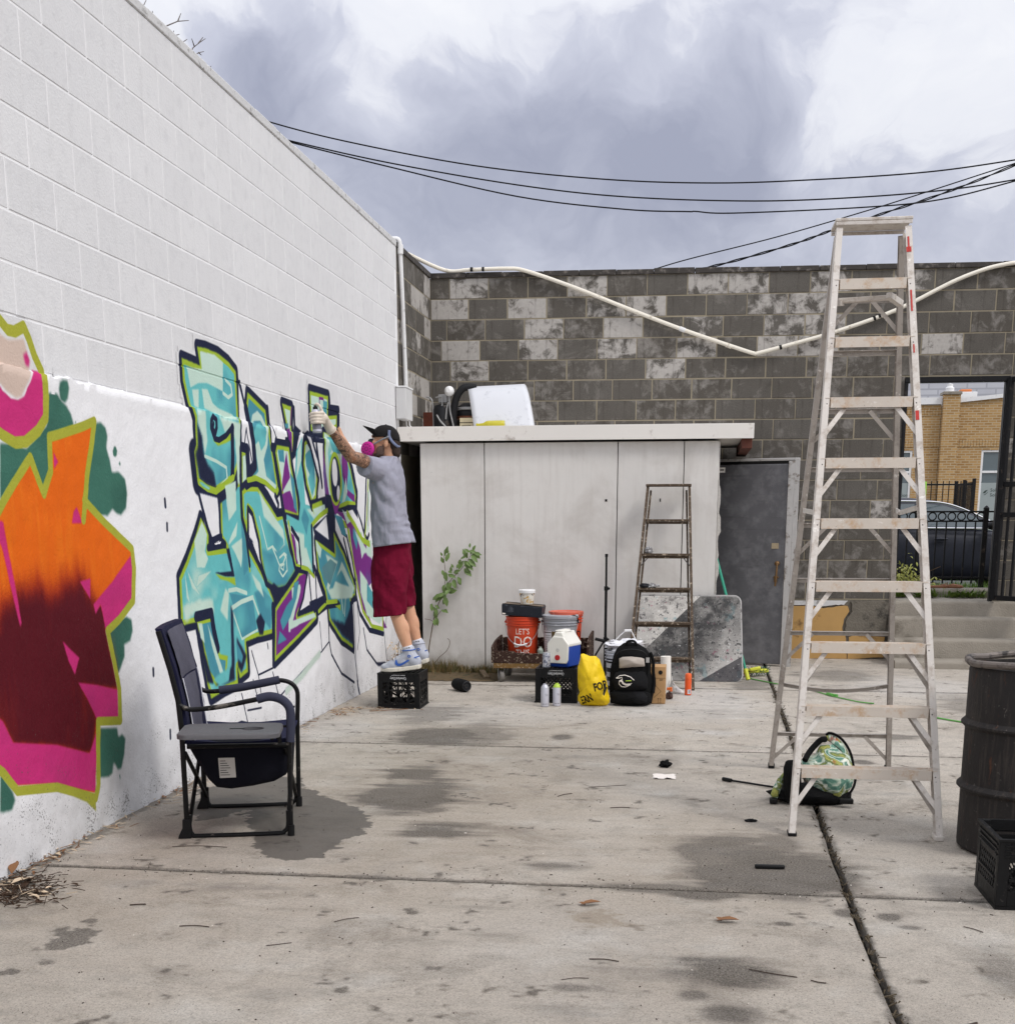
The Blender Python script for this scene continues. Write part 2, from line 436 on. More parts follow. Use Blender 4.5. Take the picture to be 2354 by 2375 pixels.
MURAL = [
('f','g',10,0,[4919,1505,4959,1744,5071,1751,5170,1735,5285,1800,5362,1842,5357,1960,5407,1980,5472,1982,5508,1955,5547,1939,5591,1905,5611,1860,5594,1812,5438,1772,5386,1648,5291,1547,5201,1700]),
('f','g',10,0,[5483,2002,5499,2033,5531,2046,5572,2045,5585,2012,5571,1964,5538,1940,5496,1950]),
('f','g',10,0,[5816,1882,5882,1891,5935,1870,5953,1826,5930,1775,5959,1719,5971,1669,6050,1670,6116,1640,6129,1563,6104,1493,6038,1460,5989,1467,5947,1488,5890,1456,5814,1458,5633,1513,5675,1666]),
('f','g',6,0,[5995,1762,6012,1786,6033,1789,6051,1769,6041,1743,6020,1734,5998,1741]),
('f','g',5,0,[6051,1706,6068,1721,6079,1707,6066,1694]),
('f','g',5,0,[5616,1868,5627,1880,5632,1869,5622,1860]),
('f','g',10,0,[5787,915,5922,964,6025,977,6080,957,6088,898,6051,848,5983,836,5979,783,5925,727,5881,696]),
('f','g',10,0,[5616,484,5842,448,5846,403,5887,410,5924,381,5901,299,5854,235,5810,239,5777,281,5753,232,5709,223,5615,237]),
('f','g',5,0,[5823,214,5837,215,5840,192,5827,187]),
('f','g',10,0,[4743,441,4767,422,4832,340,4847,299,4812,260,4741,265,4715,274]),
('f','k',6,0,[4984,1982,5020,1951,5086,1925,5143,1927,5189,1945,5242,2000,5289,2059,5350,2059,5365,1961,5353,1882,5289,1826,5175,1768,5073,1762,4993,1785,4954,1800]),
('f','e',14,0,[5018,2183,5110,2158,5182,2168,5242,2180,5264,2132,5277,2076,5261,2024,5173,1937,5128,1925,5047,1946,4984,1982]),
('f','k',10,0,[5228,2110,5263,2125,5284,2091,5268,2068,5239,2072]),
('s','o',6,50,[5027,2239,5065,2221,5116,2193,5172,2194,5249,2224,5286,2178,5321,2117,5371,2061,5378,1962,5358,1868,5287,1811,5173,1758,5085,1750,4991,1773,4952,1786]),
('f','r',4,0,[4900,1469,4947,1505,5043,1578,5199,1685,5289,1539,5378,1648,5388,1780,5458,1796,5685,1845,5806,1877,5765,1790,5686,1627,5647,1514,5838,1425,6124,1288,6129,1187,6094,1046,5923,970,5788,924,5821,822,5871,632,5859,491,5631,517,5604,349,5568,173,5410,215,5201,292,4856,355,4770,440,4733,463]),
('f','R',110,0,[4841,1118,4942,1141,5025,1210,5093,1177,5192,1226,5257,1146,5326,1174,5410,1186,5516,1214,5588,1227,5647,1151,5674,1092,5753,1062,5780,932,5819,808,5871,636,5471,712,5623,531,5544,376,5229,469,4872,538,4805,647,4767,667]),
('f','m',75,0,[4833,1068,4935,1097,5016,1151,5071,1134,5181,1158,5249,1093,5316,1112,5383,1124,5487,1143,5563,1179,5624,1119,5670,1067,5750,1045,5780,932,5819,808,5871,636,5471,712,5623,531,5544,376,5229,469,4872,538,4805,647,4767,667]),
('f','m',25,0,[4819,982,5005,996,5152,976,5311,979,5657,984,5768,976,5819,808,5871,634,5471,712,5623,531,5544,376,5229,469,4872,538,4805,647,4767,667]),
('f','m',8,0,[5750,1045,5790,932,5712,980,5681,1016]),
('f','k',5,0,[4765,660,4803,639,4865,539,5229,467,5534,374,5616,463,5569,181,5412,227,5201,297,4857,360,4771,443,4733,466]),
('f','k',5,0,[5468,714,5647,681,5870,630,5861,493,5622,524,5547,627]),
('f','k',5,0,[5355,913,5498,824,5446,752,5401,814]),
('f','k',5,0,[6121,1271,6127,1187,6094,1046,5923,970,5788,924,5751,1050,5694,1008,5677,1055,5871,1145]),
('f','k',5,0,[5561,1166,5665,1176,5651,1081,5622,1108]),
('f','k',5,0,[5525,1425,5549,1477,5582,1499,5613,1445,5619,1424]),
('f','k',5,0,[5407,1728,5444,1688,5401,1659]),
('f','k',5,0,[4895,1441,4935,1434,4974,1246,5016,1022,5003,1004,4966,1114,4916,1320,4884,1377]),
('s','o',6,44,[4900,1469,4947,1511,5044,1585,5200,1696,5242,1628,5291,1551,5367,1647,5380,1790,5459,1805,5687,1855,5817,1888,5779,1799,5703,1643,5639,1441]),
('s','o',6,44,[5661,1526,5839,1433,6136,1299,6143,1204,6110,1045,5942,964,5807,922,5840,820,5890,630,5877,475,5638,508,5619,346,5601,210,5564,152,5409,207,5199,280,4867,333,4769,429,4731,452]),
('f','o',8,0,[5198,278,5409,206,5569,159,5554,88,5472,150,5355,201]),
('L','T',84,60,[7067,1455,7180,1370,7156,1270,7462,1275,7377,1339,7393,1579,7588,1649,7767,1676,7749,1457,7838,1271,8138,1071,8295,931,8245,701,7918,704,7720,694,7725,503,7572,479,7541,559,7535,451,7316,440,7086,418,7039,505,6938,876,6701,874,6712,1133,6841,1230,6989,1365]),
('s','N',14,150,[7019,1811,7047,1648,7194,1607,7331,1596,7635,1683,7673,1833]),
('L','T',84,60,[6942,2300,7204,2289,7175,2387,7304,2394,7501,2389,7663,2362,7783,2321,7789,2209,7790,2047,7788,1838,7647,1691,7332,1603,7195,1614,7047,1648,7019,1811,7058,1850,7056,1992,6997,2068,6942,2182]),
('f','P',6,0,[7007,2261,7230,2272,7215,2368,7439,2375,7573,2348,7547,2182,7414,2194,7297,2204,7162,2190,7046,2155]),
('f','P',4,0,[7067,2147,7166,2157,7152,2054,7088,2062]),
('f','P',6,0,[7215,2165,7302,2170,7371,2100,7458,2079,7687,2061,7770,2031,7534,2028,7393,2045,7238,2061]),
('f','P',10,0,[7086,2048,7217,2045,7232,1881,7183,1802,7155,1876,7102,1969]),
('f','P',10,0,[7432,2034,7790,2017,7774,1763,7764,1657,7697,1655,7692,1907,7644,1985,7523,1948]),
('s','P',4,22,[7606,2252,7688,2228,7703,2179,7635,2155,7553,2172]),
('f','N',22,0,[7084,1974,7149,1903,7164,1808,7215,1755,7306,1709,7344,1621,7197,1632,7078,1663,7036,1802,7086,1852]),
('s','P',5,20,[7182,1795,7356,1775,7516,1745,7524,1680,7418,1641]),
('f','G',4,0,[7312,1892,7412,1888,7642,1970,7639,1915,7535,1888,7392,1863]),
('s','N',4,34,[7637,1981,7541,1931,7413,1897,7343,1901,7301,1955,7304,2000,7340,2024,7384,2010,7392,1968,7361,1931,7325,1956,7340,1982]),
('s','N',6,60,[7647,1978,7634,1831,7611,1697]),
('s','G',4,40,[7070,1649,7195,1617,7332,1604,7481,1646,7626,1691]),
('f','T',4,0,[7070,1649,7113,1650,7235,1622,7223,1608,7120,1626]),
('f','P',6,0,[6955,1324,7083,1434,7150,1363,7107,1265,7149,1221,7094,1173,6980,1177]),
('f','P',5,0,[6832,1169,7014,1013,6891,1069]),
('f','P',5,0,[6796,1163,6843,988,6802,1019]),
('f','P',5,0,[6993,1134,7189,1152,7085,1109,6946,1066]),
('f','P',22,0,[6734,981,6956,1003,7187,996,7205,907,6908,928,6755,883]),
('f','P',6,0,[7480,1639,7667,1673,7654,1501,7516,1434]),
('f','P',5,0,[7499,1315,7667,1434,7633,1344,7496,1293]),
('f','P',7,0,[7538,1285,7767,1342,7696,1152,7618,1230]),
('f','D',12,0,[7725,1532,7808,1303,7831,1131,7733,1089,7727,1381]),
('f','D',8,0,[7468,1010,7880,964,7923,744,7639,721,7531,915]),
('s','P',5,26,[7460,1025,7590,1026,7767,993]),
('s','P',5,30,[7499,917,7669,945,7879,960]),
('s','P',4,16,[7516,885,7649,716,7948,750]),
('s','P',6,22,[7879,956,7942,888,8027,793]),
('f','D',12,0,[8056,1010,8272,916,8196,730,8031,817,7907,986]),
('f','N',10,0,[7919,809,8010,851,8089,788,8042,710,7968,716]),
('f','P',10,0,[7399,1043,7458,1010,7414,847,7298,916]),
('f','P',10,0,[7876,1114,8035,1043,8097,943,7958,1015]),
('L','D',0,60,[6930,888,7163,892,7218,781,7263,661,7385,638,7348,520,7176,480,7067,561]),
('s','N',5,60,[6923,906,7159,912,7181,806,7231,698]),
('f','N',18,0,[7481,941,7516,885,7483,480,7321,477,7157,490,7441,570]),
('f','N',10,0,[6973,859,7026,689,7138,500,7041,520,6944,790]),
('f','P',7,0,[7089,858,7205,693,7308,540,7247,547,7147,706]),
('f','P',6,0,[6946,869,7012,864,7034,746,6981,780]),
('f','T',14,0,[7184,539,7397,568,7449,631,7386,485,7237,473,7141,522]),
('f','N',18,0,[7551,737,7715,604,7611,512,7549,558]),
('f','D',10,0,[7548,714,7647,611,7618,567,7545,606]),
('f','N',5,0,[7247,1139,7518,1137,7451,1272,7504,1274,7574,1103,7408,1110]),
('f','G',4,0,[7250,1133,7407,1107,7578,1098,7584,1048,7446,1082,7323,1099]),
('s','G',4,40,[7149,1260,7398,1264]),
('f','W',6,0,[7062,1590,7347,1567,7363,1459,7357,1343,7223,1323,7128,1416]),
('s','N',4,34,[7049,1597,7164,1395,7223,1323]),
('s','N',5,34,[7377,1560,7365,1328]),
('s','N',6,44,[7158,1285,7434,1298,7374,1321]),
('s','N',5,40,[7223,1323,7378,1346]),
('f','W',2,0,[7260,1307,7374,1317,7355,1303,7269,1299]),
('s','N',5,34,[7197,1352,7192,1284]),
('s','N',5,44,[7808,2018,7783,1763,7770,1620]),
('s','G',4,30,[7773,1624,7788,1411,7844,1225,7850,1131]),
('s','N',5,34,[7753,1706,7753,1570,7813,1341,7854,1162]),
('f','W',5,0,[7826,2286,7956,2157,7961,2112,8030,1927,8041,1789,7922,1730,7916,1860,7806,1884,7808,2018]),
('s','N',4,22,[7815,2285,7918,2131]),
('s','N',4,26,[7846,2266,7937,2103,8011,1957,8036,1789]),
('s','N',4,16,[7851,1887,7900,1995,7990,1802]),
('L','D',84,60,[7980,2218,8313,2137,8338,2032,8393,1868,8482,1635,8426,1614,8216,1673,8047,1692,7891,1672,7773,1641,7797,1854,7905,1863,7914,1719,8048,1774,8035,1927,7944,2118]),
('f','P',6,0,[8021,2033,8052,2089,8151,2120,8233,2095,8325,2031,8298,1919,8210,1820,8247,1718,8446,1667,8416,1634,8192,1685,8001,1702,8102,1745,8064,1914,8128,1940,8194,1890,8263,1941,8273,2020,8204,2062,8094,2054]),
('f','T',6,0,[8091,2031,8203,2054,8283,1997,8247,1916,8168,1873,8127,1933,8063,1906,8049,1982]),
('f','P',6,0,[7814,1825,7890,1836,7897,1714,7834,1674,7788,1665]),
('s','N',5,60,[7944,2118,8035,1927,8048,1774,7897,1710,7902,1874,7805,1880]),
('L','T',84,60,[7770,1616,7853,1643,8065,1648,8227,1566,8433,1462,8570,1479,8622,1344,8693,1241,8822,1116,8579,1000,8374,994,8161,1053,8080,1198,8039,1350,7948,1484,7871,1514,7837,1352,7772,1460]),
('f','P',10,0,[8087,1627,8224,1542,8442,1429,8544,1379,8575,1303,8333,1396,8164,1461]),
('s','P',4,16,[8077,1461,8149,1349,8212,1251,8317,1270,8416,1222,8558,1277,8539,1345]),
('f','D',22,0,[8087,1254,8337,1224,8613,1277,8807,1116,8580,1005,8361,998,8162,1058]),
('s','P',4,16,[8316,1262,8446,1142,8515,1148,8591,1205,8551,1219,8453,1192]),
('s','P',4,16,[8446,1142,8429,1109,8504,1064,8606,1102,8589,1188,8537,1215]),
('s','P',3,12,[8472,1133,8542,1147,8523,1105,8471,1124]),
('f','W',5,0,[7886,1511,7950,1461,8032,1303,8065,1174,7944,1273,7865,1352]),
('s','N',5,36,[7849,1352,7871,1514,7947,1476,8045,1303,8071,1166,8161,1049]),
('f','N',5,0,[7849,1352,7926,1312,8141,1091,8113,1068,7872,1259]),
('f','W',3,0,[7925,1305,7992,1272,8075,1158,8030,1191]),
('f','W',6,0,[8092,1666,8239,1654,8438,1602,8452,1503,8348,1511,8230,1590]),
('s','N',5,56,[7854,1650,7950,1674,8093,1675,8257,1598,8436,1487,8586,1496]),
('s','G',4,34,[7893,1684,8048,1700,8217,1679,8440,1618,8474,1639]),
('s','N',5,40,[8411,1601,8470,1545,8451,1495]),
('s','N',5,50,[8353,2152,8366,2058,8419,1869,8522,1636,8570,1479,8681,1258,8822,1116]),
('f','N',12,0,[8313,1030,8414,992,8579,1001,8848,1093,8937,1090,8321,888,8274,933,8206,1002]),
('f','W',5,0,[8366,2058,8510,1963,8476,1904,8397,1900]),
('s','N',3,14,[8368,2074,8496,1962]),
('s','N',5,60,[8385,1908,8476,1908,8482,1953,8768,1966]),
('L','P',90,56,[8666,2210,8874,2203,8849,2092,8860,1903,8802,1896,8751,2052]),
('f','V',4,0,[8737,2047,8816,2056,8831,1902,8777,1920]),
('s','V',4,18,[8867,2194,8836,2083]),
('f','D',6,0,[8700,2081,8783,2087,8779,2054,8723,2050]),
('L','P',100,60,[8492,1930,8758,1929,8791,1803,8894,1593,8918,1472,8613,1492,8520,1727,8454,1879]),
('f','D',5,0,[8509,1898,8637,1905,8640,1822,8532,1826]),
('f','V',4,0,[8690,1895,8753,1726,8560,1621,8585,1712]),
('f','V',5,0,[8559,1612,8742,1641,8881,1485,8601,1513]),
('f','D',6,0,[8757,1760,8837,1720,8896,1489,8813,1523]),
('f','P',5,0,[8572,1604,8736,1704,8785,1642,8630,1630]),
('s','N',5,44,[8924,2198,8926,2097,8917,1902,8944,1637,8952,1463]),
('f','N',8,0,[8912,2096,9083,2057,8989,2017,8916,1893,8793,1820,8832,1906]),
('f','T',5,0,[8918,1911,9064,2021,9064,1770,9083,1552,9299,1537,9665,1559,9556,1493,9254,1419,9258,1045,8998,1092,8908,1341,8630,1412,8639,1479,8919,1437,8963,1551,8871,1764]),
('f','P',6,0,[8947,1912,9039,1985,9029,1856,8895,1722]),
('f','P',12,0,[9109,1517,9526,1530,9289,1446]),
('f','P',10,0,[8881,1359,9027,1340,9030,1108,8945,1156]),
('f','D',10,0,[9049,1525,9163,1446,9087,1330,8980,1446]),
('L','P',100,60,[9120,1986,9237,2022,9387,1881,9412,1738,9355,1600,9253,1550,9129,1685,9080,1832]),
('f','D',6,0,[9124,1895,9253,1945,9335,1843,9230,1750,9145,1817]),
('f','T',6,0,[9165,1730,9335,1843,9348,1682,9260,1608]),
('f','W',4,0,[9140,2035,9262,2025,9522,1777,9471,1621,9373,1619,9421,1756]),
('s','N',5,40,[9126,2038,9254,1954,9435,1738,9370,1592]),
('s','N',5,44,[9388,2024,9450,1865,9528,1686]),
('f','W',3,0,[9432,1990,9539,1987,9550,1797,9483,1867]),
('s','N',4,36,[9323,2011,9582,2017,9580,1761]),
('f','N',8,0,[9210,1580,9672,1624,9802,1542,9689,1465,9493,1529,9268,1541]),
('f','G',6,0,[9254,1554,9500,1585,9566,1521,9293,1482,9249,1518]),
('f','P',8,0,[9265,1518,9580,1558,9593,1521,9323,1464]),
('L','P',100,56,[9316,2352,9799,2357,9773,2212,10028,2237,10011,2141,9759,2092,9314,2072]),
('s','V',3,20,[9558,2322,9559,2250]),
('s','V',3,20,[9568,2322,9657,2326,9738,2210]),
('f','D',6,0,[9656,2312,9767,2313,9736,2191,9654,2212]),
('f','V',5,0,[9605,2218,9737,2201,9732,2154,9632,2165]),
('s','N',5,60,[9822,2345,9831,2272,10080,2283,10065,2140]),
('f','P',20,0,[9358,2181,9570,2197,9623,2083,9361,2066]),
('L','T',80,56,[9630,2084,10005,2089,10249,1949,10353,1845,10497,1640,10462,1568,10017,1534,9800,1523,9638,1624,9612,1927]),
('f','P',8,0,[9657,2085,9791,2066,9707,1932,9755,1748,9860,1580,9736,1579,9622,1781]),
('f','P',12,0,[10039,2072,10174,1955,10089,1855,9917,1942,9740,1924]),
('f','D',8,0,[9721,2053,10002,2060,10137,1953,9882,1941]),
('f','V',5,0,[9593,1963,9640,1791,9707,1625,10023,1583,9786,1399,9683,1409,9603,1614,9556,1788]),
('f','V',5,0,[10098,1942,10246,1929,10275,1842,10220,1684,10449,1639,10463,1579,10215,1634,10099,1778]),
('f','P',8,0,[10192,1771,10237,1664,10134,1584,10058,1573]),
('s','G',4,44,[10058,1738,10047,1691,10026,1648,9996,1613,9959,1587,9918,1573,9876,1571,9836,1582,9800,1604,9771,1635,9751,1675,9740,1720,9740,1766,9750,1812,9771,1853,9799,1888,9835,1914,9875,1930,9916,1933,9957,1924,9994,1903,10024,1871,10046,1831,10057,1786,10058,1738]),
('f','N',5,0,[10032,1732,10022,1688,10004,1648,9978,1614,9947,1590,9912,1577,9877,1576,9843,1586,9813,1607,9789,1638,9772,1676,9763,1718,9764,1762,9773,1806,9791,1845,9815,1878,9846,1902,9880,1916,9915,1919,9949,1909,9980,1889,10005,1859,10023,1821,10032,1778]),
('f','W',4,0,[9961,1783,9953,1751,9939,1724,9920,1705,9896,1694,9872,1695,9849,1705,9830,1725,9816,1751,9808,1783,9808,1815,9815,1847,9829,1873,9848,1893,9871,1903,9895,1904,9918,1894,9938,1874,9953,1848,9960,1816]),
('f','W',4,0,[10008,1650,10002,1628,9991,1609,9975,1596,9958,1591,9942,1595,9929,1608,9922,1626,9921,1648,9926,1670,9938,1689,9953,1702,9970,1707,9987,1703,10000,1691,10007,1672]),
('s','N',5,46,[10114,2086,10287,1951,10411,1848,10549,1641,10520,1549]),
('f','N',6,0,[10036,1534,10246,1561,10521,1559,10550,1447,10358,1527]),
('s','G',4,26,[10019,1553,10209,1580,10462,1573]),
('f','N',7,0,[9605,1632,9742,1626,9865,1466,9834,1187,9664,1239,9276,1337,9250,1392,9640,1484]),
('f','W',4,0,[9302,1373,9614,1470,9659,1291]),
('s','G',4,40,[9220,1401,9454,1474,9643,1512]),
('s','N',5,44,[9219,1392,9232,1101,9242,1046]),
('L','D',84,60,[9304,1301,9816,1183,9799,1351,10090,1171,10393,912,10396,819,10245,817,10288,401,9942,500,9602,686,9579,794,9523,902,9358,1069]),
('f','P',12,0,[9555,1189,9899,1122,9628,921,9734,925,10009,1119,10371,893,10284,815,9689,840,9560,934,9679,1062]),
('f','K',7,0,[9443,1090,9688,1148,9861,1104,9666,948,9501,1012]),
('f','D',14,0,[9776,981,9983,1051,10215,911,9990,942]),
('f','P',18,0,[9733,915,10137,904,10129,824,9796,844]),
('s','P',6,20,[9949,904,10003,712]),
('s','P',6,20,[10098,896,10038,689]),
('f','N',22,0,[9638,698,10031,619,10238,757,10284,433,9947,545]),
('f','P',7,0,[9319,1296,9459,1229,9417,1156,9327,1223]),
('s','N',5,52,[10363,811,10239,767,10298,379]),
('s','N',7,56,[9273,763,9545,801,9864,795,9898,778]),
('s','G',4,34,[9324,773,9548,825,9830,817]),
('f','G',4,0,[9772,786,9936,786,9931,736]),
('L','V',96,56,[8876,1075,9033,1077,9072,995,8794,769,9244,788,9256,726,8791,618,8260,509,8323,863]),
('f','P',5,0,[8689,978,8956,1000,8756,816,8690,751,9210,772,9238,737,8832,713,8652,675,8582,681,8596,793,8703,855]),
('f','D',7,0,[8562,864,8709,907,8751,1010,8869,1022,8796,902,8637,781,8459,700,8413,772]),
('f','V',5,0,[8872,1048,9041,1068,9063,995,8811,786,8907,967]),
('f','V',4,0,[8802,707,9014,717,8982,701,8622,660,8626,694]),
('f','D',5,0,[8392,705,8534,633,8340,616]),
('f','W',5,0,[9086,1057,9142,1010,9122,837,8841,784,9013,962]),
('s','N',4,30,[9087,1066,8959,893,8811,786,9089,821]),
('s','N',6,46,[9122,837,9484,862,9516,841]),
('s','N',5,56,[9213,795,9483,852]),
('f','W',5,0,[9269,1004,9453,883,9285,864]),
('s','N',4,26,[9278,1077,9285,864]),
('s','N',4,26,[9119,1074,9154,835]),
('s','N',5,46,[9264,1096,9517,850]),
('s','N',5,52,[8268,883,8231,491]),
('f','V',5,0,[8694,1365,8791,1338,8890,1197,8868,1136,8771,1174]),
('f','P',6,0,[8819,1329,8907,1214,8882,1127,8843,1172]),
('s','G',4,34,[8674,1425,8727,1288,8808,1125,8925,1113]),
('s','N',6,40,[8606,1442,8697,1271,8791,1104,9057,1076]),
('s','N',5,40,[8739,1382,8903,1302,8939,1108]),
('f','P',10,0,[8971,1248,9077,1246,9214,1080,9000,1114]),
('s','G',4,32,[8955,1111,9090,1093,9240,1033]),
('f','V',5,0,[10203,1521,10464,1402,10654,1256,10998,1250,10964,906,10612,838,10929,537,11293,486,11325,574,11485,470,10926,516,10596,681,10452,888,10359,1159]),
('f','P',6,0,[10540,1350,10662,1339,10730,1170,10640,1120]),
('f','P',12,0,[10569,1029,10792,935,11035,705,11325,574,11202,527,10762,637,10570,840]),
('f','D',7,0,[10790,914,11000,817,11031,662,10775,765]),
('f','D',8,0,[10383,1382,10536,1309,10484,1197,10374,1301]),
('f','P',10,0,[10783,1275,11000,1271,10984,1111,10813,1147]),
('s','G',4,40,[10040,1403,10228,1392,10322,1180,10492,886,10618,690,10928,532,11316,478,11325,574]),
('s','N',5,48,[10407,849,10512,676,10837,507,11326,432]),
('s','N',5,30,[10034,1344,10181,1313,10318,1140,10418,952]),
('f','W',4,0,[10102,1285,10213,1253,10380,974,10270,1060]),
('s','N',4,34,[10084,1295,10376,933]),
('s','G',4,34,[9985,1403,10043,1432,10190,1403,10255,1282]),
('f','V',5,0,[9834,1513,10162,1496,10307,1407,10225,1367,10118,1437]),
('f','V',4,0,[10209,1397,10425,1406,10502,1376,10265,1377]),
('f','P',6,0,[10053,1525,10349,1437,10191,1407]),
('f','D',7,0,[9831,1485,10047,1466,10180,1308,10032,1329]),
('s','N',5,40,[10519,1539,10745,1322,10847,1279,10908,1320]),
('f','W',3,0,[10518,1528,10789,1342,10831,1677,10793,1800,10583,1773]),
('s','N',5,46,[10861,1808,10745,1322]),
('s','G',4,30,[10918,1778,10845,1468,10739,1259,10910,1256]),
('f','P',5,0,[10901,1689,10962,1690,10899,1363,10830,1321]),
('s','V',3,12,[10886,1668,10889,1394]),
('s','G',5,50,[10200,1496,10425,1406,10657,1281,10908,1235]),
('f','P',10,0,[10421,1366,10655,1261,10901,1161,10645,1167]),
('s','N',4,15,[7812,626,7922,460,7965,314]),
('s','N',4,15,[7922,460,8216,472]),
('s','N',4,15,[8121,645,8130,611]),
('s','N',4,15,[8212,443,8323,266]),
('s','N',4,15,[9338,692,9372,471]),
('s','N',4,24,[9577,780,9584,528,9642,415,9914,236,10291,118]),
('s','N',4,15,[9372,471,9583,523]),
('s','N',4,15,[8322,258,8851,369,9372,471]),
('s','N',4,15,[10318,762,10359,384,10402,8]),
('s','N',4,15,[10316,357,10413,113]),
('s','N',4,24,[10624,540,10733,347,11077,190,11407,154]),
('s','N',4,15,[10438,754,10496,519,10420,378]),
('s','N',4,15,[11341,482,11456,149]),
('s','N',4,15,[7593,380,7682,183]),
('s','N',4,15,[7693,262,7956,241]),
('s','N',4,15,[7458,210,7570,209,7682,183]),
('s','N',4,15,[11470,575,11440,508]),
('s','N',4,15,[7811,441,7880,326]),
('s','Q',25,60,[8490,279,8847,342,9304,459]),
('f','N',14,0,[10987,211,11385,179,11405,131,11121,157]),
('s','N',5,40,[10393,116,10411,12]),
('s','N',4,26,[6578,1545,6578,1511]),
('s','N',4,26,[6586,1419,6586,1389]),
('s','N',5,26,[6300,681,6298,651]),
('s','N',5,26,[6474,328,6470,290]),
]

# ================================================================== painted graffiti as a colour map in wall metres
PAINT = {'N': (22, 30, 60), 'G': (162, 190, 52), 'T': (104, 192, 194), 'D': (72, 146, 164), 'P': (200, 226, 212), 'V': (120, 42, 130), 'R': (160, 44, 14), 'O': (244, 138, 30), 'p': (178, 44, 112), 'h': (48, 92, 80),
         'W': (238, 238, 241), 'g': (62, 114, 98), 'o': (172, 174, 58), 'k': (206, 46, 122), 'e': (214, 192, 178), 'r': (232, 104, 6),
         'm': (88, 4, 22), 'K': (92, 138, 146), 'Q': (200, 216, 205)}
MY0, MY1, MZ1, MRES = 4.5, 11.55, 2.55, 0.003
def paint_map():
    W = int((MY1-MY0)/MRES); H = int(MZ1/MRES)
    img = np.zeros((H, W, 4), np.float32); img[..., :3] = 0.88
    def box(poly, pad):
        p = np.array(poly, np.float32).reshape(-1, 2)/1000.0
        p[:, 0] = (p[:, 0]-MY0)/MRES; p[:, 1] = p[:, 1]/MRES
        x0 = max(0, int(p[:, 0].min()-pad)); x1 = min(W, int(p[:, 0].max()+pad)+2)
        y0 = max(0, int(p[:, 1].min()-pad)); y1 = min(H, int(p[:, 1].max()+pad)+2)
        return p, x0, x1, y0, y1
    def blur(a, r):
        r = int(round(r))
        if r < 1: return a
        for ax in (0, 1):
            for _ in range(2):
                pw = [(0, 0), (0, 0)]; pw[ax] = (r+1, r)
                c = np.cumsum(np.pad(a, pw, mode='edge'), axis=ax)
                a = (np.take(c, range(2*r+1, c.shape[ax]), axis=ax)-np.take(c, range(0, c.shape[ax]-2*r-1), axis=ax))/(2*r+1)
        return a
    def fillmask(poly, soft):
        pad = 3*soft/3.0+4
        p, x0, x1, y0, y1 = box(poly, pad)
        if x1 <= x0 or y1 <= y0: return None
        xs = np.arange(x0, x1)[None, :]+.5; ys = np.arange(y0, y1)[:, None]+.5
        m = np.zeros((y1-y0, x1-x0), bool)
        for i in range(len(p)):
            ax, ay = p[i-1]; bx, by = p[i]
            if ay == by: continue
            cond = ((ay > ys) != (by > ys))
            xi = (bx-ax)*(ys-ay)/(by-ay)+ax
            m ^= cond & (xs < xi)
        m = blur(m.astype(np.float32), soft/MRES/1000.0*.5)
        if soft >= 20:      # the fade breaks up into brushy vertical passes
            rs_ = np.random.RandomState(len(poly)); k = rs_.rand((x1-x0)//9+3).astype(np.float32); fx = np.arange(x1-x0)/9.0; ix = fx.astype(int); s_ = k[ix]*(1-fx+ix)+k[ix+1]*(fx-ix)
            g_ = rs_.rand(y1-y0, x1-x0).astype(np.float32)
            m = np.clip(m+(s_[None, :]-.5+(g_-.5)*.9)*1.1*4*m*(1-m)*.34, 0, 1)
        return m, x0, x1, y0, y1
    def strokemask(pts, wd, soft):
        hw = wd/2000.0/MRES; sf = max(1.0, soft/1000.0/MRES)
        p, x0, x1, y0, y1 = box(pts, hw+sf+2)
        if x1 <= x0 or y1 <= y0: return None
        xs = np.arange(x0, x1)[None, :]+.5; ys = np.arange(y0, y1)[:, None]+.5
        d = np.full((y1-y0, x1-x0), 1e9, np.float32)
        for i in range(1, len(p)):
            a = p[i-1]; b = p[i]; ab = b-a; L2 = max(1e-6, float(ab@ab))
            t = np.clip(((xs-a[0])*ab[0]+(ys-a[1])*ab[1])/L2, 0, 1)
            d = np.minimum(d, (xs-a[0]-t*ab[0])**2+(ys-a[1]-t*ab[1])**2)
        d = np.sqrt(d)
        return np.clip((hw+sf*.5-d)/sf, 0, 1), x0, x1, y0, y1
    def lay(res, col, msk=None):
        if res is None: return
        m, x0, x1, y0, y1 = res
        sub = img[y0:y1, x0:x1]
        c = np.array(PAINT[col], np.float32)/255.0
        mm = m[..., None]
        keep = sub[..., 3:4]
        sub[..., :3] = sub[..., :3]*(1-mm)+c*mm
        sub[..., 3] = np.maximum(sub[..., 3], m)
    for (op, c, a, b, pts) in MURAL:
        if op == 'f': lay(fillmask(pts, a), c)
        elif op == 's': lay(strokemask(pts, b, a), c)
        else:
            cl = pts+pts[:2]
            if a: lay(strokemask(cl, a, 8), 'N')
            fm = fillmask(pts, 4)
            lay(fm, 'G')
            sm = strokemask(cl, b, 5)
            m, x0, x1, y0, y1 = fm
            s_, sx0, sx1, sy0, sy1 = sm
            full = np.zeros((H, W), np.float32); full[sy0:sy1, sx0:sx1] = s_
            lay((m*(1-full[y0:y1, x0:x1]), x0, x1, y0, y1), c)
    # spray is never even: soft light and dark passes inside each colour
    rs = np.random.RandomState(2)
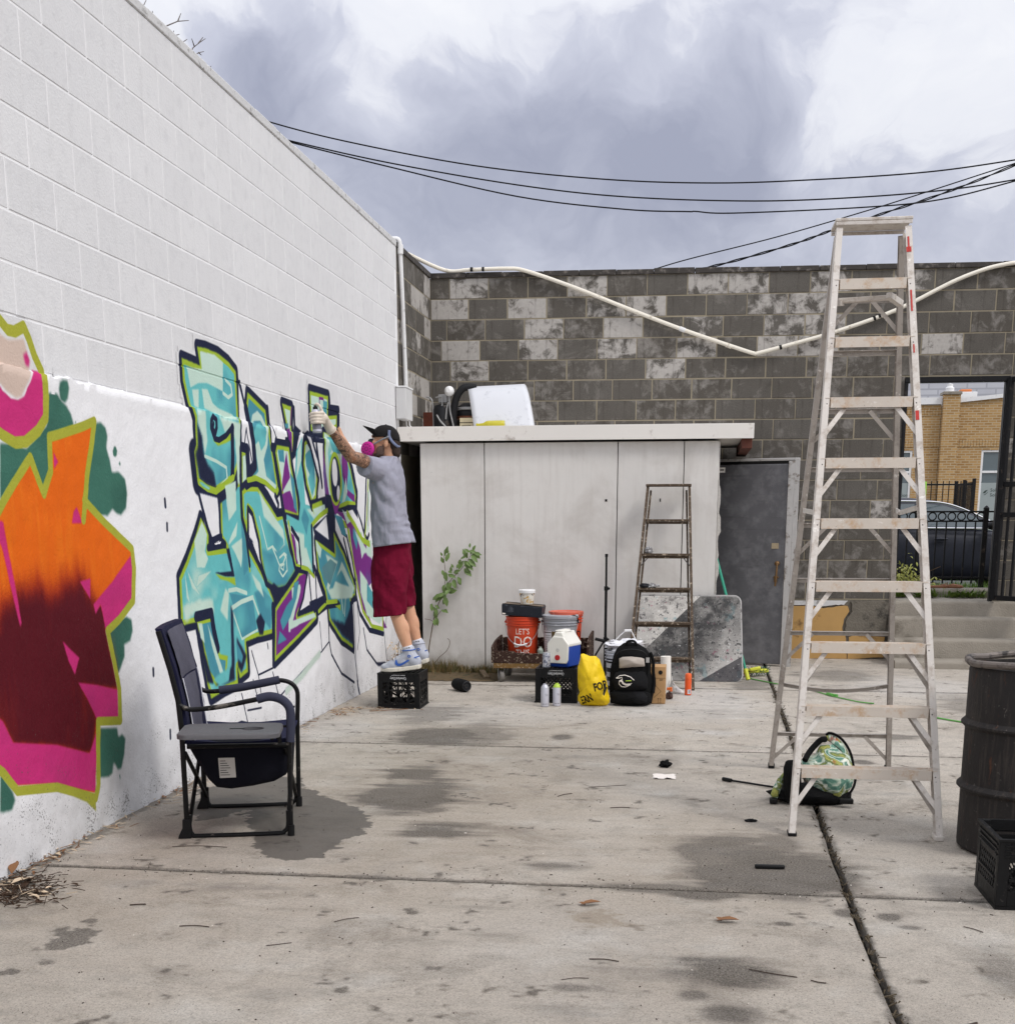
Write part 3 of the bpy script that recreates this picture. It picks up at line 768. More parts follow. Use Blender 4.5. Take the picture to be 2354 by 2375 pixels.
    def field(cy, cz):
        gw, gh = int((MY1-MY0)/cy)+3, int(MZ1/cz)+3
        g = rs.rand(gh, gw).astype(np.float32)
        fx = np.arange(W)*MRES/cy; fy = np.arange(H)*MRES/cz; ix = fx.astype(int); iy = fy.astype(int); tx = fx-ix; ty = (fy-iy)[:, None]
        tx = (tx*tx*(3-2*tx))[None]; ty = ty*ty*(3-2*ty)
        r0 = g[iy][:, ix]*(1-tx)+g[iy][:, ix+1]*tx; r1 = g[iy+1][:, ix]*(1-tx)+g[iy+1][:, ix+1]*tx
        return r0*(1-ty)+r1*ty
    fa = .6*field(.35, .28)+.4*field(.13, .10); fb_ = .6*field(.3, .22)+.4*field(.10, .12); fc = .5*field(.05, .3)+.5*field(.02, .12)
    def shift(src, dst, f, lo, hi, amt):
        c = np.array(PAINT[src], np.float32)/255; d = np.array(PAINT[dst], np.float32)/255
        near = np.clip(1-np.abs(img[..., :3]-c).sum(axis=2)/.25, 0, 1)*np.clip((f-lo)/(hi-lo), 0, 1)*amt
        img[..., :3] += (d-c)*near[..., None]
    shift('T', 'P', fa, .55, .85, .8); shift('T', 'D', fb_, .55, .85, .85); shift('D', 'T', fa, .5, .8, .8); shift('V', 'D', fb_, .62, .9, .4)
    shift('r', 'R', fa, .6, .95, .25); shift('r', 'O', fc*.5+fb_*.5, .5, .9, .5); shift('m', 'R', fc*.4+fa*.6, .55, .9, .3); shift('k', 'p', fa, .5, .9, .7); shift('g', 'h', fb_, .5, .9, .8)
    # faint mist of overspray round every edge
    mist = blur(blur(img[..., 3].copy(), 7), 5)
    img[..., 3] = np.maximum(img[..., 3], np.clip(mist*.45-.02, 0, 1)*(.5+fc)*.6)
    return img
PIMG = paint_map()
def np_image(name, arr):
    h, w = arr.shape[:2]
    im = bpy.data.images.new(name, w, h, alpha=True)
    im.pixels.foreach_set(np.ascontiguousarray(arr, dtype=np.float32).ravel())
    im.update(); im.pack()
    return im
mural_img = np_image('wall_paint', np.clip(PIMG, 0, 1))

# ---------------- wall materials
def wall_mat(name, painted, stucco):
    t = NT(name)
    P, xyz = t.pos()
    white = t.mix(t.noise(1.3, 6, vec=P), S(228, 228, 230), S(242, 242, 244))
    if not stucco:
        white = t.mix(t.noise(1.3, 6, vec=P), S(216, 216, 217), S(230, 230, 231))
        white = t.mix(t.math('MULTIPLY', t.rnd(), .3), white, S(204, 204, 206))
        white = t.mix(t.ramp(t.noise(4, 6, .6, vec=t.mapping((1, 5, .5))), (.55, 0.0), (.8, .3)), white, S(196, 195, 192))
        white = t.mix(t.ramp(t.noise(14, 5, vec=P), (.5, 0.0), (.8, .18)), white, S(150, 150, 156))
    col = white
    if painted:
        cb = t.node('ShaderNodeCombineXYZ')
        t.l.new(t.math('DIVIDE', t.math('SUBTRACT', xyz['Y'], MY0), MY1-MY0), cb.inputs[0])
        t.l.new(t.math('DIVIDE', xyz['Z'], MZ1), cb.inputs[1])
        im = t.node('ShaderNodeTexImage', image=mural_img, extension='CLIP', interpolation='Linear')
        t.l.new(cb.outputs[0], im.inputs['Vector'])
        spray = t.mix(t.math('MULTIPLY', t.noise(220, 2, vec=P), .015), im.outputs['Color'], S(240, 240, 240))
        spray = t.mix(t.math('MULTIPLY', t.noise(6, 5, vec=P), .16), spray, mul(S(120, 120, 120), .4), 'MULTIPLY')
        col = t.mix(im.outputs['Alpha'], white, spray)
    hgt = t.noise(75, 5, .6, vec=P)
    b = t.bump(hgt, .35 if stucco else .45, .006)
    if stucco:
        b = t.bump(t.noise(9, 5, vec=P), .22, .03, b)
        # flaked pits and splash dirt, thickest near the paving
        low = t.math('SUBTRACT', 1.0, t.math('MULTIPLY', xyz['Z'], .72), True)
        low = t.math('MULTIPLY', low, low)
        lumps = t.noise(7, 6, .6, vec=P)
        v = t.noise(95, 4, .7, vec=P)
        thr = t.math('ADD', t.math('MULTIPLY', low, t.math('ADD', t.math('MULTIPLY', lumps, .7), -.24)), v)
        pit = t.ramp(thr, (.70, 0.0), (.735, 1.0))
        col = t.mix(t.math('MULTIPLY', pit, .8), col, S(84, 82, 79))
        damp = t.ramp(t.math('ADD', t.math('MULTIPLY', low, .5), t.math('MULTIPLY', t.noise(5, 7, .65, vec=P), .5)), (.5, 0.0), (.85, .5))
        col = t.mix(damp if not painted else t.math('MULTIPLY', damp, t.math('SUBTRACT', 1.0, t.math('MULTIPLY', im.outputs['Alpha'], .85))), col, S(132, 130, 128))
        b = t.bump(pit, -.6, .006, b)
    return t.fin(col, .8, 0, b, .12)
m_stucco = wall_mat('white_stucco_paint', False, True)
m_stucco_mural = wall_mat('spray_paint_on_stucco', True, True)
m_block_white = wall_mat('white_block_paint', False, False)
m_block_mural = wall_mat('spray_paint_on_block', True, False)

def bare_block_mat(name, pale):
    t = NT(name)
    P, xyz = t.pos()
    rnd = t.rnd()
    base = t.mix(t.noise(3, 4, vec=P), S(62, 60, 57), S(98, 95, 91))
    base = t.mix(t.ramp(t.noise(260, 2, .7, vec=P), (.35, 0.0), (.75, .55)), base, S(140, 134, 126))
    base = t.mix(t.math('MULTIPLY', t.ramp(rnd, (0.0, 0.0), (1.0, 1.0)), .45), base, S(74, 68, 60))
    # lime bloom / leftover white paint, differing from block to block
    off = t.node('ShaderNodeVectorMath', operation='ADD'); t.l.new(P, off.inputs[0])
    cbn = t.node('ShaderNodeCombineXYZ'); t.l.new(t.math('MULTIPLY', rnd, .9), cbn.inputs[0]); t.l.new(t.math('MULTIPLY', rnd, .3), cbn.inputs[2]); t.l.new(cbn.outputs[0], off.inputs[1])
    n1 = t.noise(7, 8, .68, vec=off.outputs[0], dist=.4)
    lo = .55 if not pale else .40
    f = t.ramp(t.math('ADD', n1, t.math('MULTIPLY', t.math('SUBTRACT', rnd, .5), .20)), (lo, 0.0), (lo+(.26 if not pale else .13), .6 if not pale else 1.0))
    c = t.mix(f, base, t.mix(t.noise(40, 4, vec=P), S(160, 155, 150), S(190, 186, 181)))
    wash = t.noise(2.3, 9, .72, vec=P, dist=.5)
    c = t.mix(t.ramp(wash, (.56, 0.0), (.68, .55)), c, S(150, 145, 139))
    c = t.mix(t.ramp(t.noise(3.1, 8, .7, vec=P), (.58, 0.0), (.72, .6)), c, S(58, 55, 51))
    st = t.mapping((6, 6, .7))
    c = t.mix(t.ramp(t.noise(3, 6, .6, vec=st), (.56, 0.0), (.75, .6)), c, S(56, 51, 45))
    b = t.bump(t.noise(180, 4, .7, vec=P), .55, .006)
    return t.fin(c, .92, 0, b, .15)
m_bare = bare_block_mat('bare_grey_block', False)
m_bare_pale = bare_block_mat('bloomed_block', True)
m_mortar = M('weathered_mortar', S(142, 133, 114), .95, var=.4, scale=5, bump=.5, bscale=160)
m_mortar_w = M('painted_mortar', S(238, 238, 239), .8, var=.05, scale=8, bump=.3, bscale=120)
m_coping = M('stained_coping', S(64, 60, 57), .95, var=.35, scale=14, bump=.5, bscale=120, wear=S(120, 114, 108), wamt=.3)
m_coping_w = M('white_coping', S(205, 205, 205), .85, var=.08, scale=8, bump=.4, bscale=90, wear=S(140, 138, 135), wamt=.25)

# ---------------- left white wall
BW, BH, JT = .4064, .2032, .010
Z0 = 3.683-8*BH                     # lowest bed line above the stucco
YK = 6.2227
def block_mesh(name, L, H, mat, dep=.06, ch=.004, axis='X'):
    """hollow-free block whose face sits at 0 and whose arris is slightly chamfered"""
    b = MB()
    def ring(d, x): return [(x, -L/2+d, -H/2+d), (x, L/2-d, -H/2+d), (x, L/2-d, H/2-d), (x, -L/2+d, H/2-d)]
    b.loft([ring(0, -dep), ring(0, -ch), ring(ch, 0)])
    if axis == 'Y': b.v = [(p[1], -p[0], p[2]) for p in b.v]; b.f = [tuple(reversed(f)) for f in b.f]
    me = bpy.data.meshes.new(name); me.from_pydata(b.v, [], b.f); me.materials.append(mat); me.update()
    return me
def fbm(p, sc, oct=4):
    return mnoise.fractal(Vector(p)*sc, 1.0, 2.0, oct)

left_wall = thing('white_wall', 'tall white painted block wall covered in graffiti lettering along the left side of the yard', 'wall', (0, 0, 0))
MB().bb(-.2, -.0035, 1.0, 12.205, -.3, 3.886).build('mortar', m_mortar_w, left_wall, smooth=0)
jm = block_mesh('block', BW-.008, BH-.008, m_block_white, ch=.003)
rb = random.Random(3)
for r_ in range(9):
    zc = Z0+BH*(r_+.5)
    off = 0 if (8-r_) % 2 == 0 else .5
    for k in range(-13, 15):
        yc = YK+(k+off+.5)*BW
        if yc+BW/2 > 12.23:
            if yc-BW/2 > 12.0: continue
        o = bpy.data.objects.new('block', jm); COL.objects.link(o); o.parent = left_wall
        o.location = (rb.uniform(-.0012, .0), yc, zc); o.rotation_euler = (0, 0, rb.uniform(-.002, .002))
        if yc+BW/2 > 12.205:
            w_ = 12.203-(yc-BW/2); o.scale = (1, w_/BW, 1); o.location.y = yc-BW/2+w_/2
for k in range(-13, 15):
    y0 = YK+k*BW+.1; y1 = min(y0+BW-.004, 12.2)
    if y1-y0 < .05: continue
    MB().bb(-.21, .006, y0, y1, 3.8875, 3.94+rb.uniform(-.003, .003)).build('coping_cap', m_coping_w, left_wall, bevel=.006)

def ledge(y): return 2.052+.012*fbm((y, 0, 5), 3.0)+.010*fbm((y, 3, 5), 14.0)-.012*max(0, math.sin(y*.9))
def stucco_x(y, z):
    d = .012+.004*fbm((y, z, 1), 2.2)+.0016*fbm((y, z, 9), 14)
    if z < .12: d += .010*(1-z/.12)*(1+fbm((y, z, 2), 9))
    return d
# one fine grid; the cells under the paint become the two graffiti parts
GY, GZ = .025, .025
ny = int((12.2-1.5)/GY); nzr = int(1.99/GZ)
def alpha_at(y, z):
    i = int((y-MY0)/MRES); j = int(z/MRES)
    if i < 0 or j < 0 or i >= PIMG.shape[1] or j >= PIMG.shape[0]: return 0.0
    return float(PIMG[max(0, j-5):j+6, max(0, i-5):i+6, 3].max())
verts = []; zr = [i*GZ for i in range(nzr+1)]
nrow = nzr+4
for i in range(ny+1):
    y = 1.5+i*GY; lz = ledge(y)
    for j in range(nzr+1): verts.append((stucco_x(y, zr[j]), y, zr[j]))
    verts.append((stucco_x(y, zr[-1])+.003, y, (zr[-1]+lz)/2))
    verts.append((stucco_x(y, zr[-1])+.002+.003*fbm((y, 1, 1), 20), y, lz-.004))
    verts.append((-.004, y, lz+.006))
cells = {0: [], 1: [], 2: []}
for i in range(ny):
    yc = 1.5+(i+.5)*GY
    for j in range(nrow-1):
        zc = (j+.5)*GZ if j < nzr else 2.03
        f = (i*nrow+j, (i+1)*nrow+j, (i+1)*nrow+j+1, i*nrow+j+1)
        k = 0
        if alpha_at(yc, zc) > .06: k = 1 if yc < 6.22 else 2
        cells[k].append(f)
def sub_mesh(faces):
    idx = {}; b = MB()
    for f in faces:
        for v in f:
            if v not in idx: idx[v] = len(b.v); b.v.append(verts[v])
        b.f.append(tuple(idx[v] for v in f)); b.m.append(0)
    return b
sub_mesh(cells[0]).build('stucco_base', m_stucco, left_wall, smooth=60)
# painted sheets over the block courses, dipping into each bed joint
def upper_sheet(b, ya, yb):
    zl = []
    z = 2.0
    for k in range(0, 4):
        bed = Z0+k*BH
        for dz, x in ((-.0065, .0016), (-.0032, -.0030), (.0032, -.0030), (.0065, .0016)):
            if bed+dz > 2.1: zl.append((bed+dz, x))
        if k < 3:
            for q in range(1, 6): zl.append((bed+q*BH/6, .0016))
    zl = [(z, .0016)]+zl if zl[0][0] > z+.004 else zl
    step = .025; n = int((yb-ya)/step)
    for i in range(n):
        y0 = ya+i*step
        for (z0, xa), (z1, xb) in zip(zl[:-1], zl[1:]):
            if alpha_at(y0+step/2, (z0+z1)/2) > .06:
                b.add([(xa, y0, z0), (xa, y0+step, z0), (xb, y0+step, z1), (xb, y0, z1)], [(0, 1, 2, 3)])
    return b
b = sub_mesh(cells[1]); b.mi = 1; upper_sheet(b, 4.6, 6.22)
o = b.build('graffiti_mural', [m_stucco_mural, m_block_mural], left_wall, smooth=60)
o['label'] = 'orange maroon and pink spray painted shape with olive outline'
b = sub_mesh(cells[2]); b.mi = 1; upper_sheet(b, 6.22, 11.5)
o = b.build('graffiti_lettering', [m_stucco_mural, m_block_mural], left_wall, smooth=60)
o['label'] = 'turquoise and purple spray painted letters outlined in lime and navy'

# ---------------- bare block walls (returning on the left, and across the back)
BK = .033867
def back_y(x): return 13.8449+BK*(x-2.78847)
bm_f = block_mesh('block', BW-JT, BH-JT, m_bare)
bm_p = block_mesh('block', BW-JT, BH-JT, m_bare_pale)
bk_f = block_mesh('block', BW-JT, BH-JT, m_bare, axis='Y')
bk_p = block_mesh('block', BW-JT, BH-JT, m_bare_pale, axis='Y')
side_wall = thing('bare_side_wall', 'bare weathered grey block wall continuing past the end of the white wall', 'wall', (0, 0, 0))
MB().bb(-.2, -.004, 12.215, 13.75, -.3, 3.876).build('mortar', m_mortar, side_wall, smooth=0)
for r_ in range(0, 9):
    zc = 3.673+BH*.5-BH*r_
    yc = 12.215
    first = True
    while yc < 13.74:
        L = BW*(.5 if (first and r_ % 2) else 1); first = False
        y1 = min(yc+L, 13.745)
        o = bpy.data.objects.new('block', bm_p if rb.random() < .35 else bm_f); COL.objects.link(o); o.parent = side_wall
        o.location = (rb.uniform(-.003, .001), (yc+y1)/2, zc); o.scale = (1, (y1-yc)/BW, 1)
        yc += L
MB().bb(-.205, .012, 12.21, 12.95, 3.8775, 3.93).build('coping_cap', m_coping, side_wall, bevel=.006)
MB().bb(-.205, .012, 12.955, 13.74, 3.8775, 3.932).build('coping_cap', m_coping, side_wall, bevel=.006)

back_wall = thing('bare_back_wall', 'dark bare block wall with pale bloomed blocks across the back of the yard', 'wall', (0, 0, 0))
GX0, GX1, GZ1 = 4.845, 5.86, 2.85                 # gate opening
def back_slab(x0, x1, z0, z1, off0, off1, name, mat, **kw):
    b = MB()
    b.loft([[(x0, back_y(x0)+a, z0), (x1, back_y(x1)+a, z0), (x1, back_y(x1)+a, z1), (x0, back_y(x0)+a, z1)] for a in (off1, off0)])
    return b.build(name, mat, back_wall, smooth=0, **kw)
back_slab(-.2, GX0, .62, 3.876, .004, .2, 'mortar', m_mortar)
back_slab(GX0+.001, GX1-.001, GZ1, 3.876, .004, .2, 'mortar', m_mortar)
back_slab(GX1, 8.2, .62, 3.876, .004, .2, 'mortar', m_mortar)
ang = math.atan(BK)
# which blocks of the top five courses keep their white bloom (column index from the left corner)
PALE = {0: {1, 4, 7, 8, 10, 12}, 1: {0, 2, 4, 5, 8, 9}, 2: {0, 3, 5, 7, 9, 10}, 3: {1, 3, 5, 7, 9, 10, 13}, 4: {1, 6}}
nlim = 0
for r_ in range(0, 16):
    zc = 3.673+BH*.5-BH*r_
    off = (.2, .395, .165, .105, .2, .27, .11, .3)[r_ % 8]
    x = off-BW
    col_i = -1
    while x < 7.6:
        xa, xb = max(x, -.0), x+BW
        col_i += 1
        x += BW
        if xb-xa < .06: continue
        # cut at the gate
        segs = [(xa, xb)]
        if zc-BH/2 < GZ1-.02:
            segs = []
            if xa < GX0-.05: segs.append((xa, min(xb, GX0)))
            if xb > GX1+.05: segs.append((max(xa, GX1), xb))
        # hidden behind the cold store
        for (p, q) in segs:
            if q < 2.9 and zc < 2.1: continue
            pale = (col_i in PALE.get(r_, ())) or (r_ > 4 and rb.random() < .03)
            o = bpy.data.objects.new('block', bk_p if pale else bk_f); COL.objects.link(o); o.parent = back_wall
            xm = (p+q)/2
            o.location = (xm, back_y(xm)+rb.uniform(-.002, .003), zc); o.rotation_euler = (0, 0, ang+rb.uniform(-.002, .002)); o.scale = ((q-p)/BW, 1, 1)
x = 0.0
while x < 8.0:
    L = rb.uniform(.36, .46)
    b = MB(); z1 = 3.928+rb.uniform(-.004, .006)
    b.loft([[(x, back_y(x)+a, 3.8775), (x+L-.005, back_y(x+L)+a, 3.8775), (x+L-.005, back_y(x+L)+a, z1), (x, back_y(x)+a, z1)] for a in (.21, -.018)])
    b.build('coping_cap', m_coping, back_wall, bevel=.005)
    x += L
# old rubble foundation with a patch of ochre render
m_render = M('grey_render', S(112, 106, 96), .95, var=.28, scale=7, bump=.7, bscale=50, bdist=.012, wear=S(70, 66, 60), wamt=.35, wscale=6)
m_ochre = M('ochre_render', S(186, 148, 92), .9, var=.14, scale=5, bump=.25, bscale=60, wear=S(120, 92, 60), wamt=.2, wscale=5)
def render_patch(name, mat, pts, off, th=.03):
    b = MB()
    y = lambda x, a: back_y(x)-a
    out = [(p[0], p[1]) for p in pts]
    n = len(out)
    b.add([(x, y(x, off), z) for x, z in out]+[(x, y(x, off-th), z) for x, z in out], [tuple(range(n))]+[(i, n+i, n+(i+1) % n, (i+1) % n) for i in range(n)])
    return b.build(name, mat, back_wall, smooth=0)
def jag(pts, n, amp, seed):
    rr = random.Random(seed); out = []
    for i in range(len(pts)):
        a = Vector(pts[i]); c = Vector(pts[(i+1) % len(pts)])
        for k in range(n):
            p = a.lerp(c, k/n)
            out.append((p.x+rr.uniform(-amp, amp)*(k > 0), p.y+rr.uniform(-amp, amp)*(k > 0)))
    return out
back_slab(2.95, GX0, -.1, .619, -.005, .19, 'foundation', m_render)
back_slab(GX1, 8.2, -.1, .619, -.005, .19, 'foundation', m_render)
render_patch('render_patch', m_ochre, jag([(3.6, .0), (4.42, .0), (4.40, .22), (4.36, .30), (4.37, .42), (4.42, .50), (4.40, .555), (4.28, .55), (4.15, .53), (3.98, .555), (3.6, .55)], 3, .008, 2), .022)
render_patch('render_patch', m_render, jag([(4.415, .255), (4.5, .29), (4.6, .265), (4.80, .25), (4.82, .61), (4.43, .6), (4.45, .50), (4.40, .43), (4.385, .32)], 3, .010, 4), .034, .05)
render_patch('render_patch', m_ochre, jag([(4.43, .0), (4.80, .02), (4.80, .235), (4.6, .24), (4.5, .26), (4.43, .23)], 3, .008, 6), .020)
render_patch('render_patch', m_coping_w, jag([(3.66, .56), (4.0, .568), (4.12, .55), (4.28, .57), (4.36, .565), (4.40, .61), (3.66, .615)], 3, .006, 8), .026)

# ================================================================== ground
ground = structure('ground')
m_dirt = M('joint_dirt', S(34, 30, 25), .95, var=.35, scale=30, bump=.6, bscale=200)
MB().bb(-150, 150, -60, 13.9, -.6, -.055).build('soil_bed', m_dirt, ground, smooth=0)
SX0, SX1, SY0, SY1 = -0.2, 7.0, 2.0, 14.2
def stain_map():
    res = .008
    W = int((SX1-SX0)/res); H = int((SY1-SY0)/res)
    xs = SX0+(np.arange(W)[None, :]+.5)*res; ys = SY0+(np.arange(H)[:, None]+.5)*res
    rs = np.random.RandomState(5)
    def nz(cell, cy=None):
        cy = cy or cell
        gw, gh = int((SX1-SX0)/cell)+3, int((SY1-SY0)/cy)+3
        g = rs.rand(gh, gw).astype(np.float32)
        fx = (xs-SX0)/cell; fy = (ys-SY0)/cy
        ix = fx.astype(int); iy = fy.astype(int); tx = fx-ix; ty = fy-iy
        tx = tx*tx*(3-2*tx); ty = ty*ty*(3-2*ty)
        return (g[iy, ix]*(1-tx)+g[iy, ix+1]*tx)*(1-ty)+(g[iy+1, ix]*(1-tx)+g[iy+1, ix+1]*tx)*ty
    n = .28*nz(.45)+.18*nz(.19)+.24*nz(.55, .07)+.14*nz(.2, .03)+.10*nz(.07)+.06*nz(.025); n = (n-.5)*2.1+.5
    n2 = .45*nz(.11)+.3*nz(.045)+.25*nz(.02); n2 = (n2-.5)*1.5+.5
    a = np.zeros((H, W, 4), np.float32)          # r oil, g brown / ochre, b pale, a wet
    for (cx, cy, rx, ry, k, kind) in STAINS:
        d = ((xs-cx)/max(rx, .03))**2+((ys-cy)/max(ry, .03))**2
        e = np.exp(-d*.9)
        if kind == 0: m = np.clip((e*1.35+n-.78)*1.6, 0, 1)**1.4*min(1, k*2.2); a[..., 0] = np.maximum(a[..., 0], m)
        elif kind == 4: m = np.clip((e*.75+n2-.86)*9, 0, 1)*k; a[..., 0] = np.maximum(a[..., 0], m)
        elif kind == 1: m = np.clip((e*1.2+n-.72)*1.4, 0, 1)*k; a[..., 1] = np.maximum(a[..., 1], m*.55)
        elif kind == 2: m = np.clip((e*1.1+n2-.75)*1.8, 0, 1)*k; a[..., 1] = np.maximum(a[..., 1], m)
        else: m = np.clip((e*1.2+n-.75)*1.5, 0, 1)*k; a[..., 2] = np.maximum(a[..., 2], m)
    # grime worked into the joints
    jxs = 3.425+np.maximum(0, ys-5)*.0125
    a[..., 0] = np.maximum(a[..., 0], np.clip((np.exp(-((xs-jxs)/.030)**2)*1.0+n2-.78)*2.0, 0, .85))
    for yj_ in (1.76, 4.92, 8.08, 11.2): a[..., 0] = np.maximum(a[..., 0], np.clip((np.exp(-((ys-yj_)/.028)**2)*1.0+n2-.72)*1.8, 0, .8))
    a[..., 0] = np.maximum(a[..., 0], np.clip((np.exp(-((xs-.03)/.06)**2)*1.0+n2-.85)*1.6, 0, .7)*(ys < 9))
    p = np.array(WET); msk = np.zeros((H, W), bool)
    xj = xs+(n2-.5)*.10; yj = ys+(n2.T[:1, :1]*0)+(n-.5)*.10
    for i in range(len(p)):
        ax, ay = p[i-1]; bx, by = p[i]
        if ay == by: continue
        msk ^= ((ay > yj) != (by > yj)) & (xj < (bx-ax)*(yj-ay)/(by-ay)+ax)
    a[..., 3] = msk
    return a
stain_arr = stain_map()
stain_rgb = np.concatenate([stain_arr[..., :3], np.ones_like(stain_arr[..., :1])], axis=2)
stain_img = np_image('paving_stains', stain_rgb); stain_img.colorspace_settings.name = 'Non-Color'
wet_img = np_image('paving_wet', np.concatenate([np.repeat(stain_arr[..., 3:4], 3, axis=2), np.ones_like(stain_arr[..., :1])], axis=2)); wet_img.colorspace_settings.name = 'Non-Color'
def concrete(name, stains=True):
    t = NT(name)
    P, xyz = t.pos()
    c = t.mix(t.noise(.9, 6, .6, vec=P), S(182, 171, 158), S(224, 216, 204))
    c = t.mix(t.ramp(t.noise(5, 7, .65, vec=P), (.48, 0.0), (.76, .45)), c, S(136, 130, 122))
    c = t.mix(t.ramp(t.noise(1.9, 8, .7, vec=P, dist=.6), (.52, 0.0), (.72, .62)), c, S(112, 104, 95))
    c = t.mix(t.ramp(t.noise(2.6, 6, .6, vec=t.mapping((1, 1, 1), (7, 3, 0))), (.54, 0.0), (.76, .7)), c, S(226, 222, 214))
    sand = t.noise(150, 5, .85, vec=P)
    c = t.mix(t.ramp(sand, (.34, .8), (.48, 0.0)), c, S(88, 80, 70))
    c = t.mix(t.ramp(sand, (.55, 0.0), (.75, .8)), c, S(228, 223, 214))
    rough = .85
    if stains:
        cb = t.node('ShaderNodeCombineXYZ')
        t.l.new(t.math('DIVIDE', t.math('SUBTRACT', xyz['X'], SX0), SX1-SX0), cb.inputs[0])
        t.l.new(t.math('DIVIDE', t.math('SUBTRACT', xyz['Y'], SY0), SY1-SY0), cb.inputs[1])
        im = t.node('ShaderNodeTexImage', image=stain_img, extension='CLIP'); t.l.new(cb.outputs[0], im.inputs['Vector'])
        wi = t.node('ShaderNodeTexImage', image=wet_img, extension='CLIP'); t.l.new(cb.outputs[0], wi.inputs['Vector'])
        sp = t.node('ShaderNodeSeparateColor'); t.l.new(im.outputs['Color'], sp.inputs[0])
        sw = t.node('ShaderNodeSeparateColor'); t.l.new(wi.outputs['Color'], sw.inputs[0])
        grain = t.ramp(t.noise(120, 5, .8, vec=P), (.30, .25), (.62, 1.0))
        c = t.mix(t.math('MULTIPLY', sp.outputs[2], grain), c, S(222, 221, 220))
        c = t.mix(t.math('MULTIPLY', sp.outputs[1], .9), c, S(142, 122, 94))
        c = t.mix(t.math('MULTIPLY', t.math('MULTIPLY', sp.outputs[0], .92), grain), c, S(52, 49, 46))
        c = t.mix(t.math('MULTIPLY', sw.outputs[0], .74), c, S(66, 63, 60))
        rough = t.math('SUBTRACT', .85, t.math('MULTIPLY', sw.outputs[0], .22))
    # scattered dark grit and pinholes
    v = t.vor(55, vec=P)
    dot = t.math('LESS_THAN', v.outputs['Distance'], t.math('MULTIPLY', t.noise(3, 3, vec=P), .22))
    pick = t.math('GREATER_THAN', v.outputs['Color'], .62)
    c = t.mix(t.math('MULTIPLY', t.math('MULTIPLY', dot, pick), .75), c, S(58, 54, 50))
    c = t.mix(t.ramp(t.noise(34, 6, .75, vec=t.mapping((1, 2.2, 1), (2, 2, 0))), (.66, 0.0), (.80, .4)), c, S(102, 95, 86))
    c = t.mix(t.ramp(t.noise(58, 6, .8, vec=P), (.30, .38), (.56, 0.0)), c, S(104, 95, 84))
    b = t.bump(t.noise(150, 5, .8, vec=P), 1.0, .012)
    b = t.bump(t.noise(18, 5, .6, vec=P), .35, .02, b)
    return t.fin(c, rough, 0, b, .3)
m_conc = concrete('stained_concrete')
ysl = [-6, -1.4, 1.76, 4.92, 8.08, 11.2, 13.95]
xsl = [(0.0, 3.428, 3.46), (3.46, 6.6, 6.6), (6.62, 9.8, 9.8)]
# the long joint drifts a little to the right with distance
def jx(y): return 3.425+max(0, (y-5))*.0125
for (ya, yb) in zip(ysl[:-1], ysl[1:]):
    for i in range(3):
        g_ = .011
        def edge(x_i, y, side):
            if x_i == 0: return -.15
            if x_i == 1: return jx(y)+(.013 if side > 0 else -.013)
            if x_i == 2: return 6.6+(.006 if side > 0 else -.006)
            return 9.8
        n = 14; top = []
        L_ = [(edge(i, ya+g_+(yb-ya-2*g_)*k/n, 1)+(rb.uniform(-.004, .004) if i else 0), ya+g_+(yb-ya-2*g_)*k/n) for k in range(n+1)]
        R_ = [(edge(i+1, ya+g_+(yb-ya-2*g_)*k/n, -1)+rb.uniform(-.004, .004), ya+g_+(yb-ya-2*g_)*k/n) for k in range(n+1)]
        ring = [(x, y) for x, y in R_]+[(x, y) for x, y in reversed(L_)]
        MB().prism(ring, .1, Matrix.Translation((0, 0, -.1+rb.uniform(-.002, .0)))).build('slab', m_conc, ground, smooth=0, bevel=.004, seg=1)

# ================================================================== gate opening, steps and what lies beyond
m_step = M('worn_step_concrete', S(142, 135, 124), .92, var=.22, scale=6, bump=.7, bscale=70, bdist=.01, wear=S(104, 97, 86), wamt=.22, wscale=2.2)
m_black = M('black_painted_iron', S(24, 24, 26), .5, .0, var=.2, scale=20, bump=.1, wear=S(70, 62, 56), wamt=.1)
m_white_paint = M('white_gloss_paint', S(228, 228, 228), .5, var=.04, scale=6, bump=.08, wear=S(170, 168, 165), wamt=.15)
st = thing('concrete_steps', 'worn grey concrete steps rising to the gate opening in the back wall', 'steps', (4.8, 13.0, 0))
def step(x0, x1, y0, y1, z0, z1, seed):
    b = MB(); n = 16
    ringf = []
    for k, (dy, z) in enumerate(((.0, z0), (.0, z1-.03), (.006, z1-.012), (.025, z1), (y1-y0, z1))):
        ringf.append([(x0+(x1-x0)*i/n, y0+dy+.006*fbm((x0+i*.2, k, seed), 3) if k < 4 else y1, z+(.004*fbm((i*.3, k, seed), 3) if k in (1, 2, 3, 4) else 0)) for i in range(n+1)])
    b.loft(ringf, caps=False, closed=False)
    b.add([ringf[j][0] for j in range(5)]+[(x0, y1, z0)], [(0, 5, 4, 3, 2, 1)])
    b.add([ringf[j][-1] for j in range(5)]+[(x1, y1, z0)], [(0, 1, 2, 3, 4, 5)])
    return b
step(4.79, 8.2, 13.03, 13.34, -.05, .075, 1).build('step', m_step, st, smooth=50)
step(4.82, 8.2, 13.33, 13.62, .0, .262, 2).build('step', m_step, st, smooth=50)
step(4.83, 8.2, 13.60, 13.90, .0, .462, 3).build('step', m_step, st, smooth=50)
step(4.84, 8.2, 13.865, 14.62, .0, .612, 4).build('step', m_step, st, smooth=50)
kerb = structure('kerb')
